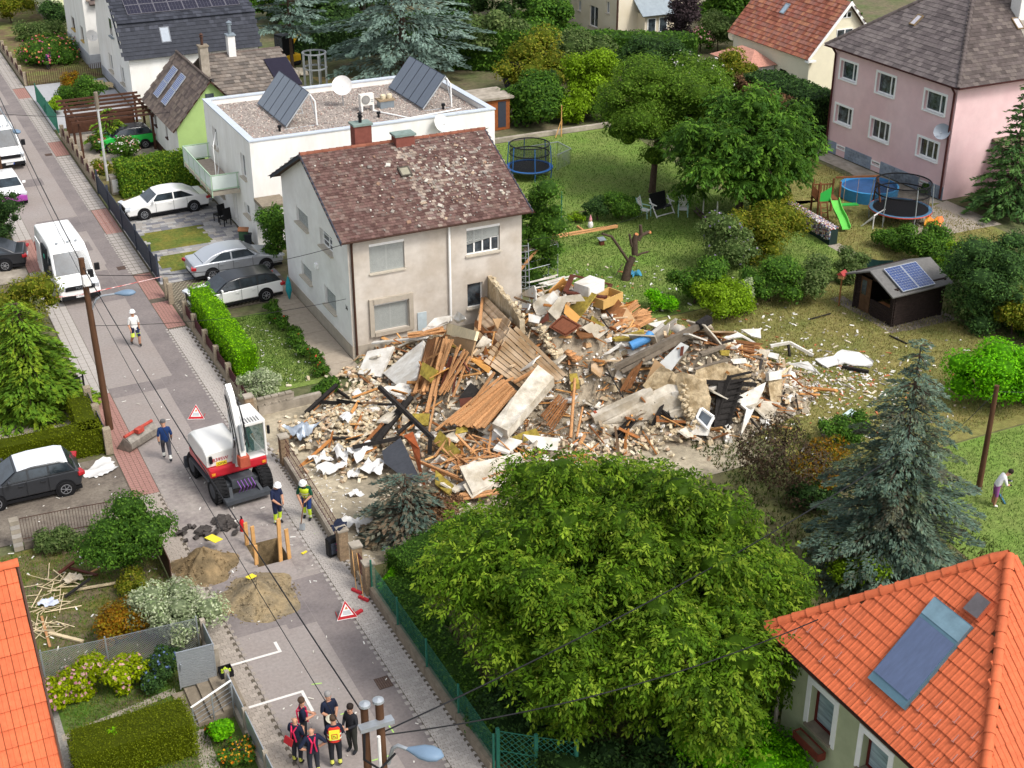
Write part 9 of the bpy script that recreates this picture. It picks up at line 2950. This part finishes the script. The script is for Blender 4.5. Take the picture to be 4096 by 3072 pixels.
# back lawn: kerb, sapling, cellar railing
tag(MB().box(34.5,48.6,81.45,81.75,0,.3).build('lawn_kerb',m_conc),'low concrete kerb along the end of the back lawn','kerb')
t=thing('sapling','staked young tree in front of the lawn kerb','sapling',(43.63,80.94,0))
for p,q in (((0,0,0),(0,0,2.2)),((-.5,-.1,0),(-.02,0,1.1)),((.05,.05,0),(.05,.05,1.2))):
 MB().tube([p,q],.035,7).build('stake',m_stake,t)
t=thing('cellar_railing','galvanised railing round the cellar steps on the back lawn','railing',(39.44,76.67,0),world=True)
cs_=[V((37.89,76.91,1)),V((41.29,77.06,1)),V((41.35,75.34,1)),V((39.91,74.54,1))]
for a,c in ((cs_[0],cs_[1]),(cs_[1],cs_[2]),(cs_[2],cs_[3])):
 MB().beam(a,c,.05).build('top_rail',m_steel,t)
 b=MB()
 n=int((c - a).length/.14)
 for k in range(n+1):
  p=a.lerp(c,k/max(1,n))
  b.beam(p,V((p.x,p.y,0)),.02)
 b.build('bar_infill',m_steel,t,kind='stuff')
# hut, sauna and odds at the white house
t=thing('timber_hut','orange brown timber hut with flat roof behind the white house','hut',(40.2,85.4,0),R(0))
MB().box(-1.1,1.1,-1.2,1.2,0,2.2).build('wall',M('hut_wood',srgb('93552f'),.8,.2,5),t)
MB().box(-1.25,1.35,-1.4,1.4,2.2,2.34).build('roof',m_conc,t)
MB().box(.2,.8,-1.23,-1.2,.2,2.0).build('door',m_dgrey,t)
t=thing('barrel_sauna','dark round roofed sauna with a steel chimney in the back gardens','sauna',(46.62,92.26,0),R(15))
MB().lathe([(1.3,-1.2),(1.3,1.2)],(0,0,1.2),(1,0,0),20).build('barrel',M('sauna_dark',srgb('33313a'),.8,.1),t,smooth=40)
MB().tube([(0,0,2.4),(0,0,3.2)],.1,8).lathe([(.2,0),(.001,.12)],(0,0,3.2),None,10).build('chimney',m_steel,t)
t=thing('tree_guard','ring shaped galvanised frame behind the flat roofed house','metal frame',(32.93,101.09,0))
for k in range(8):
 a=k*math.pi/4
 MB().tube([(math.cos(a)*.9,math.sin(a)*.9,0),(math.cos(a)*.9,math.sin(a)*.9,2.6)],.06,6).build('upright',m_steel,t)
for z in (1.4,2.55):
 MB().lathe([(.85,z),(.95,z),(.95,z+.1),(.85,z+.1)],n=20,cap=False).build('ring',m_steel,t)
for i,p in enumerate(((32.25,105.6,0),(32.24,104.38,0),(32.97,104.84,0))):
 o=MB().obox((0,0,.3),(1.1,.9,.6),(.2,.1,i),.7).build('boulder',m_plas,bevel=.12)
 o.location=p
 tag(o,('pale boulder, left of three behind the dark collectors','pale boulder, middle of three behind the dark collectors','pale boulder, right of three behind the dark collectors')[i],'boulder')
psheet('bare_earth',[[(33.5,86),(41,85),(43,99),(33.5,104)]],-.012,M('sandy_ground',srgb('9a845c'),.97,.25,2,.5,col2=srgb('7c7a45'),sc2=.4))
